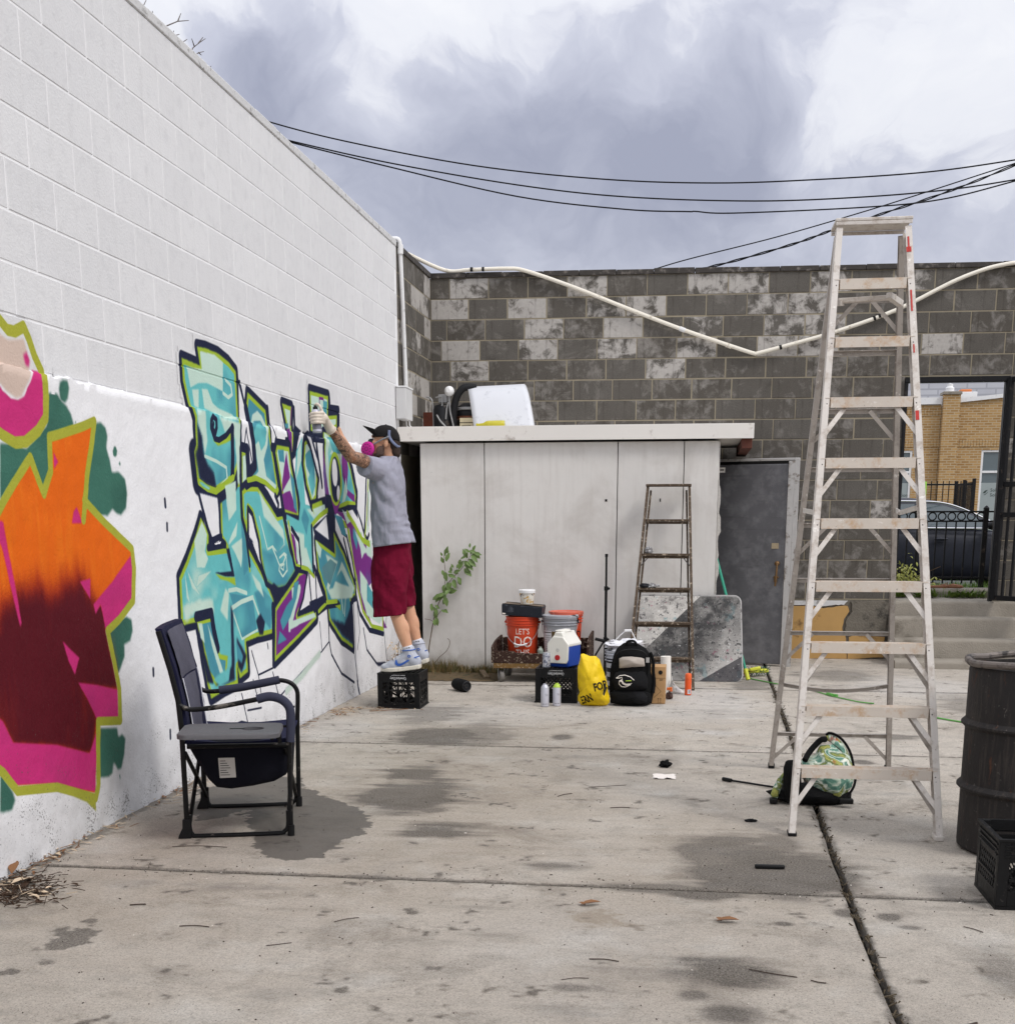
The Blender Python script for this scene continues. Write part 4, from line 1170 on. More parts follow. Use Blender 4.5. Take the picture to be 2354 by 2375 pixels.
step(2.5, 12, 14.60, 15.0, .3, .70, 6).build('kerb_stone', m_step, kerb, smooth=50)
m_grass_soil = M('verge_soil', S(74, 80, 48), .95, var=.3, scale=6, bump=.6)
verge = structure('verge')
b = MB(); b.grid(lambda u, v: (-30+u*80, 15.0+v*3.4, .66-.26*v*v+.01*fbm((u*60, v*4, 0), 2)), 60, 12); b.build('verge_ground', m_grass_soil, verge)
street = structure('street')
m_asph = M('asphalt', S(74, 74, 76), .9, var=.15, scale=3, bump=.5, bscale=140)
MB().bb(-150, 150, 18.2, 420, -.2, .33).build('road', m_asph, street, smooth=0)
MB().bb(-60, 80, 33.0, 38.0, .2, .47).build('pavement', m_step, street, smooth=0, bevel=.02)
# grass as one mass of blades
gr = MB(); rg = random.Random(11)
for i in range(5200):
    x = rg.uniform(4.4, 8.2); y = rg.uniform(15.0, 17.4)
    if rg.random() < .12: y = rg.uniform(14.55, 14.62)
    base = .655-.26*((y-15)/3.4)**2 if y > 14.9 else .60
    h = rg.uniform(.04, .13); a = rg.uniform(0, 2*PI); lean = rg.uniform(0, .05); w_ = rg.uniform(.003, .006)
    dx, dy = math.cos(a), math.sin(a)
    gr.add([(x-dy*w_, y+dx*w_, base), (x+dy*w_, y-dx*w_, base), (x+dx*lean, y+dy*lean, base+h)], [(0, 1, 2)])
m_grass = M('grass_blades', S(92, 122, 46), .7, var=.35, scale=1.5, bump=0)
o = gr.build('grass', m_grass, None, smooth=0); o['kind'] = 'stuff'

# leafy weeds and a clump of shrub
m_leaf = M('leaf_green', S(104, 126, 52), .55, var=.35, scale=12, bump=.1)
m_leaf_y = M('leaf_yellow_green', S(176, 178, 84), .55, var=.3, scale=12, bump=.1)
m_stem = M('plant_stem', S(92, 74, 56), .8, var=.2, scale=30)
def leaf(b, p, d, up, L, W, fold=.25, droop=.25):
    p = Vector(p); d = Vector(d).normalized(); s = d.cross(Vector(up))
    if s.length < 1e-3: s = d.orthogonal()
    s.normalize(); n = s.cross(d).normalized()
    pts = [p]
    for t, w_ in ((.3, .85), (.6, 1.0), (.85, .5)):
        c = p+d*L*t-n*droop*L*t*t
        pts += [c+s*W*.5*w_+n*fold*W*.5*w_, c, c-s*W*.5*w_+n*fold*W*.5*w_]
    tip = p+d*L-n*droop*L
    pts.append(tip)
    b.add(pts, [(0, 2, 1), (0, 3, 2), (1, 2, 5, 4), (2, 3, 6, 5), (4, 5, 8, 7), (5, 6, 9, 8), (7, 8, 10), (8, 9, 10)])
def leaf_obj(root, name, mat, *a, **k):
    b = MB(); leaf(b, *a, **k); return b.build(name, mat, root, smooth=70)
shrub = thing('shrub', 'low pale green leafy shrub spilling over the kerb inside the gate opening', 'shrub', (5.15, 14.95, .68))
b = MB()
for i in range(9):
    a = rg.uniform(0, PI*2); b.tube([(5.18, 14.97, .66), (5.18+math.cos(a)*.12, 14.95+math.sin(a)*.05, .66+rg.uniform(.1, .28)), (5.2+math.cos(a)*.3, 14.9+math.sin(a)*.1, .66+rg.uniform(.05, .3))], .004, 5)
b.build('stem', m_stem, shrub)
b = MB()
for i in range(420):
    x = rg.gauss(5.17, .14); z = .70+abs(rg.gauss(.1, .085))*max(.3, 1-abs(x-5.15)*1.5); y = 14.9+rg.uniform(-.16, .12)
    leaf(b, (x, y, z), (rg.uniform(-1, 1), rg.uniform(-1, .2), rg.uniform(-.8, .3)), (0, 0, 1), rg.uniform(.04, .07), rg.uniform(.016, .028))
o = b.build('foliage', m_leaf_y, shrub, smooth=70); o['kind'] = 'stuff'
b = MB()
for i in range(60):
    x = rg.uniform(4.9, 5.9)
    if 5.1 < x < 5.2 or 5.42 < x < 5.5: continue
    for k in range(7): leaf(b, (x, rg.uniform(14.42, 14.58), .62), (rg.uniform(-1, 1), rg.uniform(-1, .1), rg.uniform(.3, 1.6)), (0, 0, 1), rg.uniform(.04, .11), rg.uniform(.018, .034))
o = b.build('weeds', m_leaf, None, smooth=70); o['kind'] = 'stuff'
b = MB(); pth = smooth_path([(5.35, 14.72, .72), (5.5, 14.68, .725), (5.62, 14.66, .73), (5.72, 14.7, .72)], 4)
b.tube(pth, [.012, .013, .014, .016, .018, .019, .02, .022, .024, .022, .02, .014, .006][:len(pth)], 7)
for k in range(8): b.tube([pth[3+k//2], pth[3+k//2]+Vector((rg.uniform(-.1, .1), rg.uniform(-.06, .02), rg.uniform(.0, .05)))], .004, 5)
tag(b.build('dead_branch', M('dry_reddish_wood', S(150, 104, 80), .8, var=.3, scale=40), None, origin=(5.5, 14.7, .7)), 'short dry reddish branch lying on the kerb slab behind the gate', 'branch')

# steel gate frame and open leaf
gf = thing('gate_frame', 'slim black steel frame lining the gate opening in the block wall', 'gate frame', (GX0, back_y(GX0), .61))
for xa in (GX0+.016, GX1-.016):
    MB().bb(xa-.016, xa+.016, back_y(xa)-.03, back_y(xa)+.05, .612, GZ1-.055).build('jamb', m_black, gf, bevel=.003)
MB().bb(GX0, GX1, back_y(5.3)-.05, back_y(5.3)+.06, GZ1-.055, GZ1-.004).build('lintel', m_black, gf, bevel=.003)
gl = thing('metal_gate', 'tall black barred metal gate standing open into the yard', 'gate', (5.86, 13.86, .63))
gd = Vector((.60, -.80, 0)); gh = Vector((5.86, 13.86, 0)); GB, GT, GWd = .63, 2.83, 1.05
def gp(t, z): return gh+gd*t+Vector((0, 0, z))
for n_, (p, q, w_) in {'stile': (gp(0, GB), gp(0, GT), .05), 'stile2': (gp(GWd, GB), gp(GWd, GT), .05)}.items():
    MB().bar(p, q, w_, w_, gd).build('stile', m_black, gl, bevel=.004)
for z in (GB+.025, GB+.86, GB+1.16, GT-.025):
    MB().bar(gp(0, z), gp(GWd, z), .03, .05).build('rail', m_black, gl, bevel=.003)
for i in range(1, 10):
    MB().bar(gp(i*GWd/10, GB), gp(i*GWd/10, GT), .022, .022, gd).build('bar', m_black, gl, smooth=0)
b = MB(); b.box((0, 0, 0), (.16, .03, .10), Matrix.Translation(gp(.34, GB+1.0)) @ Matrix.Rotation(math.atan2(gd.y, gd.x), 4, 'Z')); b.ball(gp(.30, GB+1.03)+Vector((-.03, -.02, 0)), .022, 10, 8)
b.build('lock', M('dull_brass', S(150, 120, 70), .4, .8, var=.2), gl, bevel=.003)

# ornamental fence on the kerb
ff = thing('iron_fence', 'low black iron fence with a row of rings along its top behind the gate opening', 'fence', (5.6, 15.2, .7))
fx0, fx1 = 4.4, 8.6
for xp in (6.005, 4.42, 7.6):
    b = MB(); b.bb(xp-.027, xp+.027, 15.173, 15.227, .6, 1.555); b.lathe([(.03, 0), (.034, .012), (.02, .03), (.0, .045)], 8, c=(xp, 15.2, 1.555)); b.build('post', m_black, ff, bevel=.002)
for z in (1.530, 1.425, .80):
    MB().bb(fx0, fx1, 15.19, 15.21, z-.009, z+.009).build('rail', m_black, ff, smooth=0)
x = fx0+.03; i = 0
while x < fx1:
    if all(abs(x-q) > .04 for q in (6.005, 4.42, 7.6)):
        MB().bb(x-.0075, x+.0075, 15.1925, 15.2075, .735, 1.426).build('picket', m_black, ff, smooth=0)
        b = MB(); b.tube([(x+.0525+math.cos(a*PI/8)*.042, 15.2, 1.478+math.sin(a*PI/8)*.042) for a in range(16)], .0075, 6, closed=True); b.build('ring', m_black, ff)
    x += .105
# the car behind the fence
def car_paint():
    t = NT('dark_blue_grey_car_paint')
    t.b.inputs['Coat Weight'].default_value = .06; t.b.inputs['Specular IOR Level'].default_value = .3; t.b.inputs['Coat Roughness'].default_value = .03
    return t.fin(t.mix(t.noise(30, 2), S(26, 28, 36), S(38, 41, 54)), .5, .0)
m_car = car_paint()
m_glass = M('dark_glass', S(60, 74, 80), .05, .0, var=.05, bump=0, spec=.8, coat=.6)
m_chrome = M('chrome_trim', S(215, 215, 220), .15, 1.0, var=.03, bump=0)
m_rubber = M('black_rubber', S(28, 28, 30), .7, var=.2, scale=20, bump=.2)
CX, CY, CZ = 6.0, 20.0, .335
car = thing('parked_car', 'dark blue grey saloon car parked in the street behind the iron fence', 'car', (CX, CY, CZ))
prof = [(-2.32, .42), (-2.34, .62), (-2.25, .86), (-1.75, 1.0), (-1.55, 1.04)]
def carw(z): return .90 if z < .95 else .90-.22*(z-.95)/.5
b = MB()
sec = []   # lower body: stations along x with cross-sections in y,z
for x, zt, hw in ((-2.34, .72, .70), (-2.2, .92, .82), (-1.7, 1.02, .885), (-1.0, 1.03, .905), (0, 1.0, .91), (.9, .98, .905), (1.5, .92, .885), (2.05, .80, .84), (2.3, .66, .72), (2.36, .55, .62)):
    zb = .22 if abs(x) < 2.2 else .30
    sec.append([(CX+x, CY+s_*hw*f, CZ+zb+(zt-zb)*h) for s_, f, h in ((-1, .86, 0), (-1, .99, .18), (-1, 1.0, .55), (-1, .97, .86), (-1, .90, .97), (-1, .6, 1.0), (1, .6, 1.0), (1, .90, .97), (1, .97, .86), (1, 1.0, .55), (1, .99, .18), (1, .86, 0))])
b.loft(sec); b.build('body', m_car, car, subd=1, smooth=60)
b = MB()
sec = []
for x, zt, hw in ((-1.66, 1.03, .74), (-1.05, 1.36, .66), (-.45, 1.44, .63), (.15, 1.42, .63), (.62, 1.28, .66), (1.25, .98, .74)):
    sec.append([(CX+x, CY-hw-.05*(zt < 1.1), CZ+.97), (CX+x, CY-hw, CZ+.97+(zt-.97)*.55), (CX+x, CY-hw*.9, CZ+zt-.025), (CX+x, CY-hw*.6, CZ+zt), (CX+x, CY+hw*.6, CZ+zt), (CX+x, CY+hw*.9, CZ+zt-.025), (CX+x, CY+hw, CZ+.97+(zt-.97)*.55), (CX+x, CY+hw, CZ+.97)])
b.loft(sec); b.build('roof', m_car, car, subd=1, smooth=60)
def side_glass(pts, nm='window'):
    b = MB(); y = lambda z: CY-.90+.05+(z-.97)*.50
    b.add([(CX+x, y(z)-.03, CZ+z) for x, z in pts]+[(CX+x, y(z)-.02, CZ+z) for x, z in pts], [tuple(range(len(pts)))])
    return b.build(nm, m_glass, car, smooth=0)
side_glass([(-1.25, 1.02), (-.12, 1.01), (-.12, 1.33), (-.75, 1.33), (-1.0, 1.24)])
side_glass([(-.02, 1.01), (1.0, 1.0), (.62, 1.19), (.28, 1.31), (-.02, 1.335)])
b = MB(); b.tube(smooth_path([(CX-1.35, CY-.87, CZ+1.02), (CX-1.0, CY-.76, CZ+1.26), (CX-.7, CY-.72, CZ+1.355), (CX-.1, CY-.71, CZ+1.365), (CX+.3, CY-.715, CZ+1.335), (CX+.66, CY-.77, CZ+1.21), (CX+1.08, CY-.86, CZ+1.0)], 5), .012, 6)
b.tube([(CX-1.35, CY-.885, CZ+1.0), (CX+1.08, CY-.885, CZ+.985)], .012, 6); b.build('window_trim', m_chrome, car)
b = MB(); b.ball((CX+.93, CY-1.0, CZ+1.03), (.10, .08, .065), 14, 8); b.bar((CX+.9, CY-.88, CZ+.99), (CX+.92, CY-.98, CZ+1.0), .03, .03); b.build('wing_mirror', m_black, car)
for xh in (-.35, .62):
    b = MB(); b.ball((CX-1.0+.62+xh, CY-.925, CZ+.84), (.10, .025, .022), 12, 6); b.build('door_handle', m_car, car)
for xs in (-1.05, -.07, 1.02):
    MB().bar((CX+xs, CY-.905, CZ+.3), (CX+xs, CY-.905, CZ+.97), .006, .02).build('door_seam', m_rubber, car, smooth=0)
for sx in (-1.42, 1.42):
    for sy in (-.84, .84):
        b = MB(); b.lathe([(.2, -.1), (.32, -.1), (.34, -.06), (.34, .06), (.32, .1), (.2, .1)], 24, Matrix.Translation((CX+sx, CY+sy, CZ+.34)) @ Matrix.Rotation(PI/2, 4, 'X'))
        wh = b.build('wheel', m_rubber, car)
        b = MB(); b.lathe([(.2, -.09), (.06, -.1), (.0, -.1)], 20, Matrix.Translation((CX+sx, CY+sy, CZ+.34)) @ Matrix.Rotation(PI/2, 4, 'X')); b.build('rim', m_chrome, wh)

# ochre brick building across the street
def brick_mat(name, c1, c2, mortar, sc=1.0):
    t = NT(name)
    P, xyz = t.pos()
    cb = t.node('ShaderNodeCombineXYZ'); t.l.new(t.math('ADD', xyz['X'], xyz['Y']), cb.inputs[0]); t.l.new(xyz['Z'], cb.inputs[1])
    br = t.node('ShaderNodeTexBrick'); t.l.new(cb.outputs[0], br.inputs['Vector'])
    br.inputs['Scale'].default_value = 1.0; br.inputs['Brick Width'].default_value = .215*sc; br.inputs['Row Height'].default_value = .0677*sc; br.inputs['Mortar Size'].default_value = .010*sc
    br.inputs['Color1'].default_value = c1; br.inputs['Color2'].default_value = c2; br.inputs['Mortar'].default_value = mortar; br.inputs['Bias'].default_value = 0
    c = t.mix(t.math('MULTIPLY', t.noise(1.5, 5, vec=P), .35), br.outputs['Color'], mul(c1, .55))
    return t.fin(c, .9, 0, t.bump(br.outputs['Fac'], -.6, .008), .2)
m_brick = brick_mat('ochre_brick', S(188, 152, 102), S(158, 122, 76), S(190, 174, 146))
m_brick_w = brick_mat('white_painted_brick', S(206, 208, 214), S(198, 200, 208), S(176, 178, 186), 3.0)
bld = thing('brick_building', 'single storey ochre brick building with white parapet across the street', 'building', (10, 38, .45))
def wallseg(x0, x1, z0, z1): MB().bb(x0, x1, 38.0, 38.3, z0, z1).build('wall', m_brick, bld, smooth=0)
for a in ((2, 7.2, .47, 4.55), (7.2, 8.735, 3.335, 4.55), (8.735, 9.43, .47, 4.55), (9.88, 10.58, .47, 4.6), (10.58, 12.2, 3.335, 4.6), (12.2, 20, .47, 4.6), (9.42, 9.9, .47, 4.5)): wallseg(*a)
MB().bb(9.44, 9.88, 37.78, 38.02, .47, 4.80).build('pier', m_brick, bld, smooth=0)
MB().bb(9.41, 9.91, 37.74, 38.3, 4.80, 4.88).build('pier_cap', m_step, bld, smooth=0, bevel=.01)
for k in range(46):                                   # soldier courses
    for z in (3.52, 4.36):
        x = 7.6+k*.0765
        if 9.42 < x+.03 < 9.9 or (z > 4 and x > 9.9): continue
        MB().bb(x, x+.066, 37.985, 38.0, z-.10, z+.10).build('brick', m_brick, bld, smooth=0)
b = MB(); b.loft([[(2, y, 4.55), (9.43, y, 4.56), (9.43, y, 4.74), (2, y, 4.72)] for y in (37.93, 38.3)]); b.build('parapet', m_white_paint, bld, smooth=0)
b = MB(); b.loft([[(9.89, y, 4.60), (20, y, 5.6), (20, y, 5.75), (9.89, y, 4.70)] for y in (37.93, 38.3)]); b.build('parapet', m_white_paint, bld, smooth=0)
b = MB(); b.loft([[(9.89, y, 4.60), (20, y, 4.60), (20, y, 5.6)] for y in (38.0, 38.3)]); b.build('wall', m_brick, bld, smooth=0)
m_wglass = M('shopfront_glass', S(88, 100, 104), .08, var=.08, bump=0, spec=.7)
m_frost = M('frosted_film', S(150, 160, 160), .5, var=.06, bump=0)
def shopwin(x0, x1, z0, z1, fz):
    f = MB()
    for a in ((x0, x0+.06, z0, z1), (x1-.06, x1, z0, z1), (x0+.06, x1-.06, z1-.06, z1), (x0+.06, x1-.06, z1-.62, z1-.56)): f.bb(a[0], a[1], 38.02, 38.12, a[2], a[3])
    w_ = f.build('window', m_white_paint, bld, bevel=.005)
    MB().bb(x0+.06, x1-.06, 38.06, 38.08, z0, z1-.06).build('pane', m_wglass, w_, smooth=0)
    MB().bb(x0+.06, x1-.06, 38.045, 38.055, z0, fz).build('frosted_panel', m_frost, w_, smooth=0)
    return w_
shopwin(7.2, 8.735, .5, 3.335, 2.45)
w2 = shopwin(10.58, 12.2, .5, 3.335, 2.45)
m_logo = M('dark_green_print', S(52, 66, 62), .6, var=.05, bump=0)
m_logo2 = M('green_print', S(72, 120, 60), .6, var=.05, bump=0)
WM = lambda x, z, y=38.043: Matrix.Translation((x, y, z)) @ Matrix.Rotation(PI/2, 4, 'X')
lettering('Solar', .13, m_logo, w2, WM(10.90, 2.25), align='LEFT')
lettering('Solutions', .13, m_logo, w2, WM(10.90, 2.12), align='LEFT')
b = MB()
b.prism([(0, .03), (.06, .10), (.14, .12), (.08, .05), (.07, .03)], .002, WM(10.70, 2.14)); b.prism([(.02, .0), (.07, .0), (.13, .06), (.15, .10), (.12, .07), (.07, .02)], .002, WM(10.70, 2.12)); b.build('emblem', m_logo, w2, smooth=0)
lettering('Solutions', .13, m_logo, [c for c in bld.children if c.name.startswith('window')][0], WM(8.25, 2.12), align='LEFT')
b = MB(); b.bb(9.87, 10.45, 38.5, 39.3, 4.4, 4.93); b.build('rooftop_box', m_white_paint, bld, bevel=.01)
b = MB(); b.bb(10.02, 10.32, 38.6, 38.9, 4.932, 5.01); b.build('rooftop_tray', M('orange_plastic', S(206, 120, 66), .6, var=.1), bld, bevel=.02)
b = MB(); b.lathe([(.07, 0), (.07, .18), (.12, .2), (.12, .3), (.08, .33), (.08, .4), (.0, .42)], 14, c=(9.72, 38.6, 4.75)); b.lathe([(.16, 0), (.16, .06), (.07, .12)], 14, c=(9.72, 38.6, 4.86)); b.build('roof_vent', m_white_paint, bld)
wb = thing('white_building', 'pale painted brick building rising behind the ochre brick one', 'building', (12, 48, .4))
MB().bb(4, 24, 48, 52, .3, 7.2).build('wall', m_brick_w, wb, smooth=0)
MB().bb(4, 24, 47.9, 52.1, 7.2, 7.35).build('parapet', m_white_paint, wb, smooth=0)
# tall rear fence before the brick building
f2 = thing('street_fence', 'black iron railing on the far pavement before the ochre brick building', 'fence', (9.2, 35, .47))
for z in (.7, 2.33): MB().bb(8.62, 9.84, 34.985, 35.015, z-.02, z+.02).build('rail', m_black, f2, smooth=0)
for k in range(9): MB().bb(8.64+k*.146-.011, 8.64+k*.146+.011, 34.99, 35.012, .47, 2.42).build('picket', m_black, f2, smooth=0)
for y_ in (35.0, 36.2, 37.3): MB().bb(9.80, 9.88, y_-.04, y_+.04, .47, 2.48).build('post', m_black, f2, smooth=0)
for k in range(1, 16): MB().bb(9.829, 9.851, 35+k*.146-.011, 35+k*.146+.011, .47, 2.40).build('picket', m_black, f2, smooth=0)
gs = MB(); gs.bb(8.52, 8.62, 34.7, 34.9, .47, 2.40); tag(gs.build('banner_post', M('lime_green_panel', S(142, 200, 62), .6, var=.08), None, origin=(8.57, 34.8, .47), bevel=.02), 'narrow lime green upright panel beside the far iron railing', 'panel')

# ================================================================== cold store against the back wall
def panel_mat():
    t = NT('dull_galvanised_panel')
    P, xyz = t.pos()
    c = t.mix(t.noise(1.6, 6, .6, vec=P), S(208, 205, 201), S(230, 227, 223))
    c = t.mix(t.ramp(t.noise(2.2, 6, .6, vec=t.mapping((9, 9, .6))), (.50, 0.0), (.8, .28)), c, S(176, 168, 161))
    c = t.mix(t.ramp(t.noise(1.7, 8, .7, vec=P, dist=.5), (.48, 0.0), (.72, .5)), c, S(178, 171, 164))
    c = t.mix(t.math('MULTIPLY', t.noise(400, 2, vec=P), .16), c, S(120, 118, 115))
    low = t.math('SUBTRACT', 1.0, t.math('MULTIPLY', xyz['Z'], 2.6), True)
    c = t.mix(t.ramp(t.math('ADD', t.math('MULTIPLY', low, .6), t.math('MULTIPLY', t.noise(11, 8, .7, vec=P), .5)), (.52, 0.0), (.95, .85)), c, S(104, 88, 64))
    sc = t.ramp(t.noise(22, 5, .6, vec=t.mapping((1, 1, 5), rot=(.2, .5, .3))), (.70, 0.0), (.74, .25))
    c = t.mix(sc, c, S(120, 116, 112))
    return t.fin(c, .6, 0, t.bump(t.noise(3.2, 3, vec=P), .12, .05, t.bump(t.noise(240, 2, vec=P), .12, .003)), .3)
m_panel = panel_mat()
m_fascia = M('white_metal_fascia', S(226, 222, 216), .5, var=.05, scale=3, bump=.06, wear=S(180, 172, 164), wamt=.18, wscale=5)
m_dark = M('dark_grime', S(24, 23, 22), .9, var=.3, scale=12, bump=.3)  # near-black for prints, seams and core; also the painted shade behind the door
SY = 12.18
shed = thing('cold_store', 'boxy grey metal panelled cold room with a flat white roof edge against the back wall', 'shed', (1.6, SY, 0))
xs_ = [.200, .815, 2.062, 2.668, 2.985]
for i in range(4):
    b = MB(); b.bb(xs_[i]+.004, xs_[i+1]-.004, SY-.02, SY+.0, -.02, 2.145)
    b.build('panel', m_panel, shed, bevel=.004)
MB().bb(.21, 2.975, SY+.003, 13.78, -.02, 2.14).build('core', m_dark, shed, smooth=0)
MB().bb(2.977, 2.992, SY+.004, 12.9, -.02, 2.14).build('side_panel', m_panel, shed, bevel=.003)
b = MB(); n = 26
rg2 = random.Random(4)
pl = [(2.995+rg2.uniform(.0, .03)*max(0.0, math.sin(PI*k/n))**.5, .7+1.1*k/n) for k in range(n+1)]
b.prism([(2.985, .7)]+pl+[(2.985, 1.8)], .03, Matrix.Translation((0, SY+.02, 0)) @ Matrix.Rotation(PI/2, 4, 'X')); b.build('torn_insulation', M('torn_foil', S(190, 186, 180), .5, .3, var=.3, scale=60, bump=.6), shed, smooth=0)
MB().bb(.004, 3.285, SY-.09, 13.78, 2.165, 2.288).build('roof_slab', m_fascia, shed, bevel=.004)
MB().bb(.004, 3.287, SY-.094, SY-.0905, 2.160, 2.292).build('fascia', m_fascia, shed, bevel=.0015)
MB().bb(3.18, 3.275, SY-.06, 13.7, 2.075, 2.163).build('soffit_beam', M('rusty_brown_steel', S(88, 46, 34), .8, var=.3, scale=18, bump=.4), shed, smooth=0, bevel=.004)
# narrow gap between cold store and white wall stays dark: closed off at the back
b = MB(); b.box((2.46, SY-.022, 1.62), (.01, .004, .03)); b.box((1.96, SY-.022, 1.62), (.02, .004, .02)); b.build('dent', m_dark, shed, smooth=0)
# steel door in the recess on the right
dr = thing('steel_door', 'dark scuffed steel door in a pale frame between cold store and tall ladder', 'door', (3.36, 13.2, 0))
def door_mat():
    t = NT('scuffed_zinc_door')
    P, xyz = t.pos()
    c = t.mix(t.noise(1.4, 6, vec=P), S(58, 58, 61), S(112, 112, 117))
    c = t.mix(t.ramp(t.noise(5, 8, .7, vec=P), (.46, 0.0), (.78, .7)), c, S(150, 150, 154))
    c = t.mix(t.math('MULTIPLY', t.noise(340, 2, vec=P), .25), c, S(150, 150, 152))
    c = t.mix(t.ramp(t.noise(3, 5, vec=t.mapping((.6, 1, 9))), (.6, 0.0), (.8, .4)), c, S(52, 52, 54))
    return t.fin(c, .5, .35, t.bump(t.noise(120, 3, vec=P), .2, .003), .4)
DY0, DY1 = 13.26, 13.04
def dy(x): return DY0+(DY1-DY0)*(x-2.99)/(3.70-2.99)
b = MB(); b.loft([[(2.995, dy(2.995)+a, .02), (3.685, dy(3.685)+a, .02), (3.685, dy(3.685)+a, 1.975), (2.995, dy(2.995)+a, 1.975)] for a in (.05, 0)]); b.build('leaf', door_mat(), dr, smooth=0, bevel=.006)
m_zinc = M('pale_zinc_trim', S(176, 174, 172), .45, .4, var=.12, scale=12, bump=.1, wear=S(110, 100, 90), wamt=.3)
MB().bar((3.70, dy(3.70), 0.0), (3.70, dy(3.70), 2.0), .022, .06, (1, 0, 0)).build('edge_strip', m_zinc, dr, bevel=.003)
MB().bar((3.752, dy(3.75)+.02, -.02), (3.752, dy(3.75)+.02, 2.03), .034, .05, (1, 0, 0)).build('frame_post', m_zinc, dr, bevel=.004)
MB().bar((2.995, dy(3.0)+.03, 2.018), (3.77, dy(3.77)+.03, 2.018), .05, .026).build('frame_head', m_zinc, dr, bevel=.004)
MB().bb(2.99, 3.70, 13.3, 13.8, -.02, 2.02).build('dark_recess', m_dark, dr, smooth=0)  # solid block; the recess's shade is put into its near-black colour
b = MB(); b.tube([(3.60, dy(3.6)-.03, 1.02), (3.597, dy(3.6)-.045, .95), (3.592, dy(3.6)-.045, .86), (3.59, dy(3.6)-.03, .80)], .010, 8); b.ball((3.60, dy(3.6)-.02, 1.02), (.026, .02, .024), 12, 8); b.box((3.592, dy(3.6)-.01, .87), (.03, .02, .06)); b.ball((3.578, dy(3.6)-.02, .885), .01, 8, 6); b.ball((3.612, dy(3.6)-.02, .885), .01, 8, 6)
b.build('handle', M('rusty_brass_handle', S(120, 92, 60), .5, .6, var=.3, scale=40), dr)
MB().box((3.59, dy(3.59)-.0045, 1.19), (.10, .003, .055), Matrix.Identity(4)).build('label_scrap', M('torn_paper_label', S(150, 136, 112), .9, var=.3, scale=60, bump=.4), dr, smooth=0)
b = MB(); b.bb(3.0, 3.062, SY+.9, SY+.905, 1.895, 1.945); b.build('hinge_plate', m_fascia, dr, smooth=0); 
MB().bb(3.012, 3.05, SY+.8975, SY+.8995, 1.915, 1.926).build('hinge_slot', m_dark, dr, smooth=0)

# ================================================================== plant on the cold store roof
RZ = 2.29
m_ac_black = M('black_compressor', S(34, 35, 38), .5, var=.25, scale=18, bump=.15, wear=S(80, 72, 66), wamt=.12)
m_copper = M('brown_copper', S(120, 74, 54), .5, .5, var=.25, scale=25)
m_grey_pipe = M('grey_pipe', S(160, 160, 160), .45, .4, var=.12, scale=25)
ac = thing('compressor_unit', 'jumble of black compressor tanks and grey pipes on the cold store roof', 'compressor', (.45, 12.95, RZ))
MB().lathe([(.09, 0), (.10, .01), (.10, .22), (.085, .255), (.03, .27), (0, .27)], 24, c=(.285, 12.9, RZ)).build('tank', m_ac_black, ac)
MB().lathe([(.12, 0), (.13, .01), (.13, .16), (.135, .17), (.135, .19), (.13, .20), (.12, .25), (.07, .28), (0, .285)], 24, c=(.54, 12.98, RZ)).build('compressor', m_ac_black, ac)
MB().lathe([(.132, .12), (.138, .125), (.138, .15), (.132, .155)], 24, c=(.54, 12.98, RZ)).build('copper_band', m_copper, ac)
MB().lathe([(.138, .21), (.145, .215), (.145, .235), (.13, .24)], 24, c=(.54, 12.98, RZ)).build('clamp_ring', m_grey_pipe, ac)
b = MB(); b.tube(smooth_path([(.40, 12.85, RZ), (.40, 12.85, RZ+.18), (.43, 12.86, RZ+.33), (.50, 12.88, RZ+.42), (.60, 12.95, RZ+.43)], 5), .035, 12); b.build('insulated_pipe', m_rubber, ac)
b = MB(); b.ball((.365, 12.82, RZ+.385), (.048, .05, .048), 18, 12); b.lathe([(.02, 0), (.02, .015), (0, .015)], 12, Matrix.Translation((.365, 12.77, RZ+.385)) @ Matrix.Rotation(PI/2, 4, 'X')); b.build('gauge', m_white_paint, ac)
for pth in ([(.36, 12.83, RZ+.36), (.37, 12.82, RZ+.2), (.40, 12.80, RZ+.08), (.42, 12.79, RZ)], [(.20, 12.85, RZ+.02), (.19, 12.86, RZ+.25), (.17, 12.87, RZ+.32), (.12, 12.88, RZ+.34)], [(.24, 12.80, RZ+.16), (.28, 12.78, RZ+.10), (.32, 12.78, RZ+.06), (.36, 12.79, RZ+.01)], [(.29, 12.82, RZ+.0), (.29, 12.82, RZ+.3), (.27, 12.84, RZ+.33), (.22, 12.86, RZ+.33)], [(.33, 12.80, RZ+.12), (.34, 12.80, RZ+.22), (.36, 12.8, RZ+.28)]):
    b = MB(); b.tube(smooth_path(pth, 5), .008, 6); b.build('pipe', m_grey_pipe, ac)
MB().bb(.245, .335, 12.86, 12.94, RZ+.28, RZ+.36).build('control_box', m_grey_pipe, ac, bevel=.006)
MB().bb(.47, .60, 12.80, 12.815, RZ+.03, RZ+.13).build('rating_plate', M('cream_label', S(222, 208, 172), .7, var=.12, scale=40, bump=.05), ac, smooth=0)
b = MB(); b.bb(.47, .60, 12.798, 12.7995, RZ+.082, RZ+.088); b.bb(.49, .58, 12.798, 12.7995, RZ+.055, RZ+.059); b.build('label_print', m_dark, ac, smooth=0)
b = MB(); b.bb(.02, .15, 13.2, 13.25, RZ, RZ+.22); b.build('rusty_bracket', M('rusted_steel', S(92, 44, 28), .9, var=.35, scale=25, bump=.5), ac, smooth=0, bevel=.004)
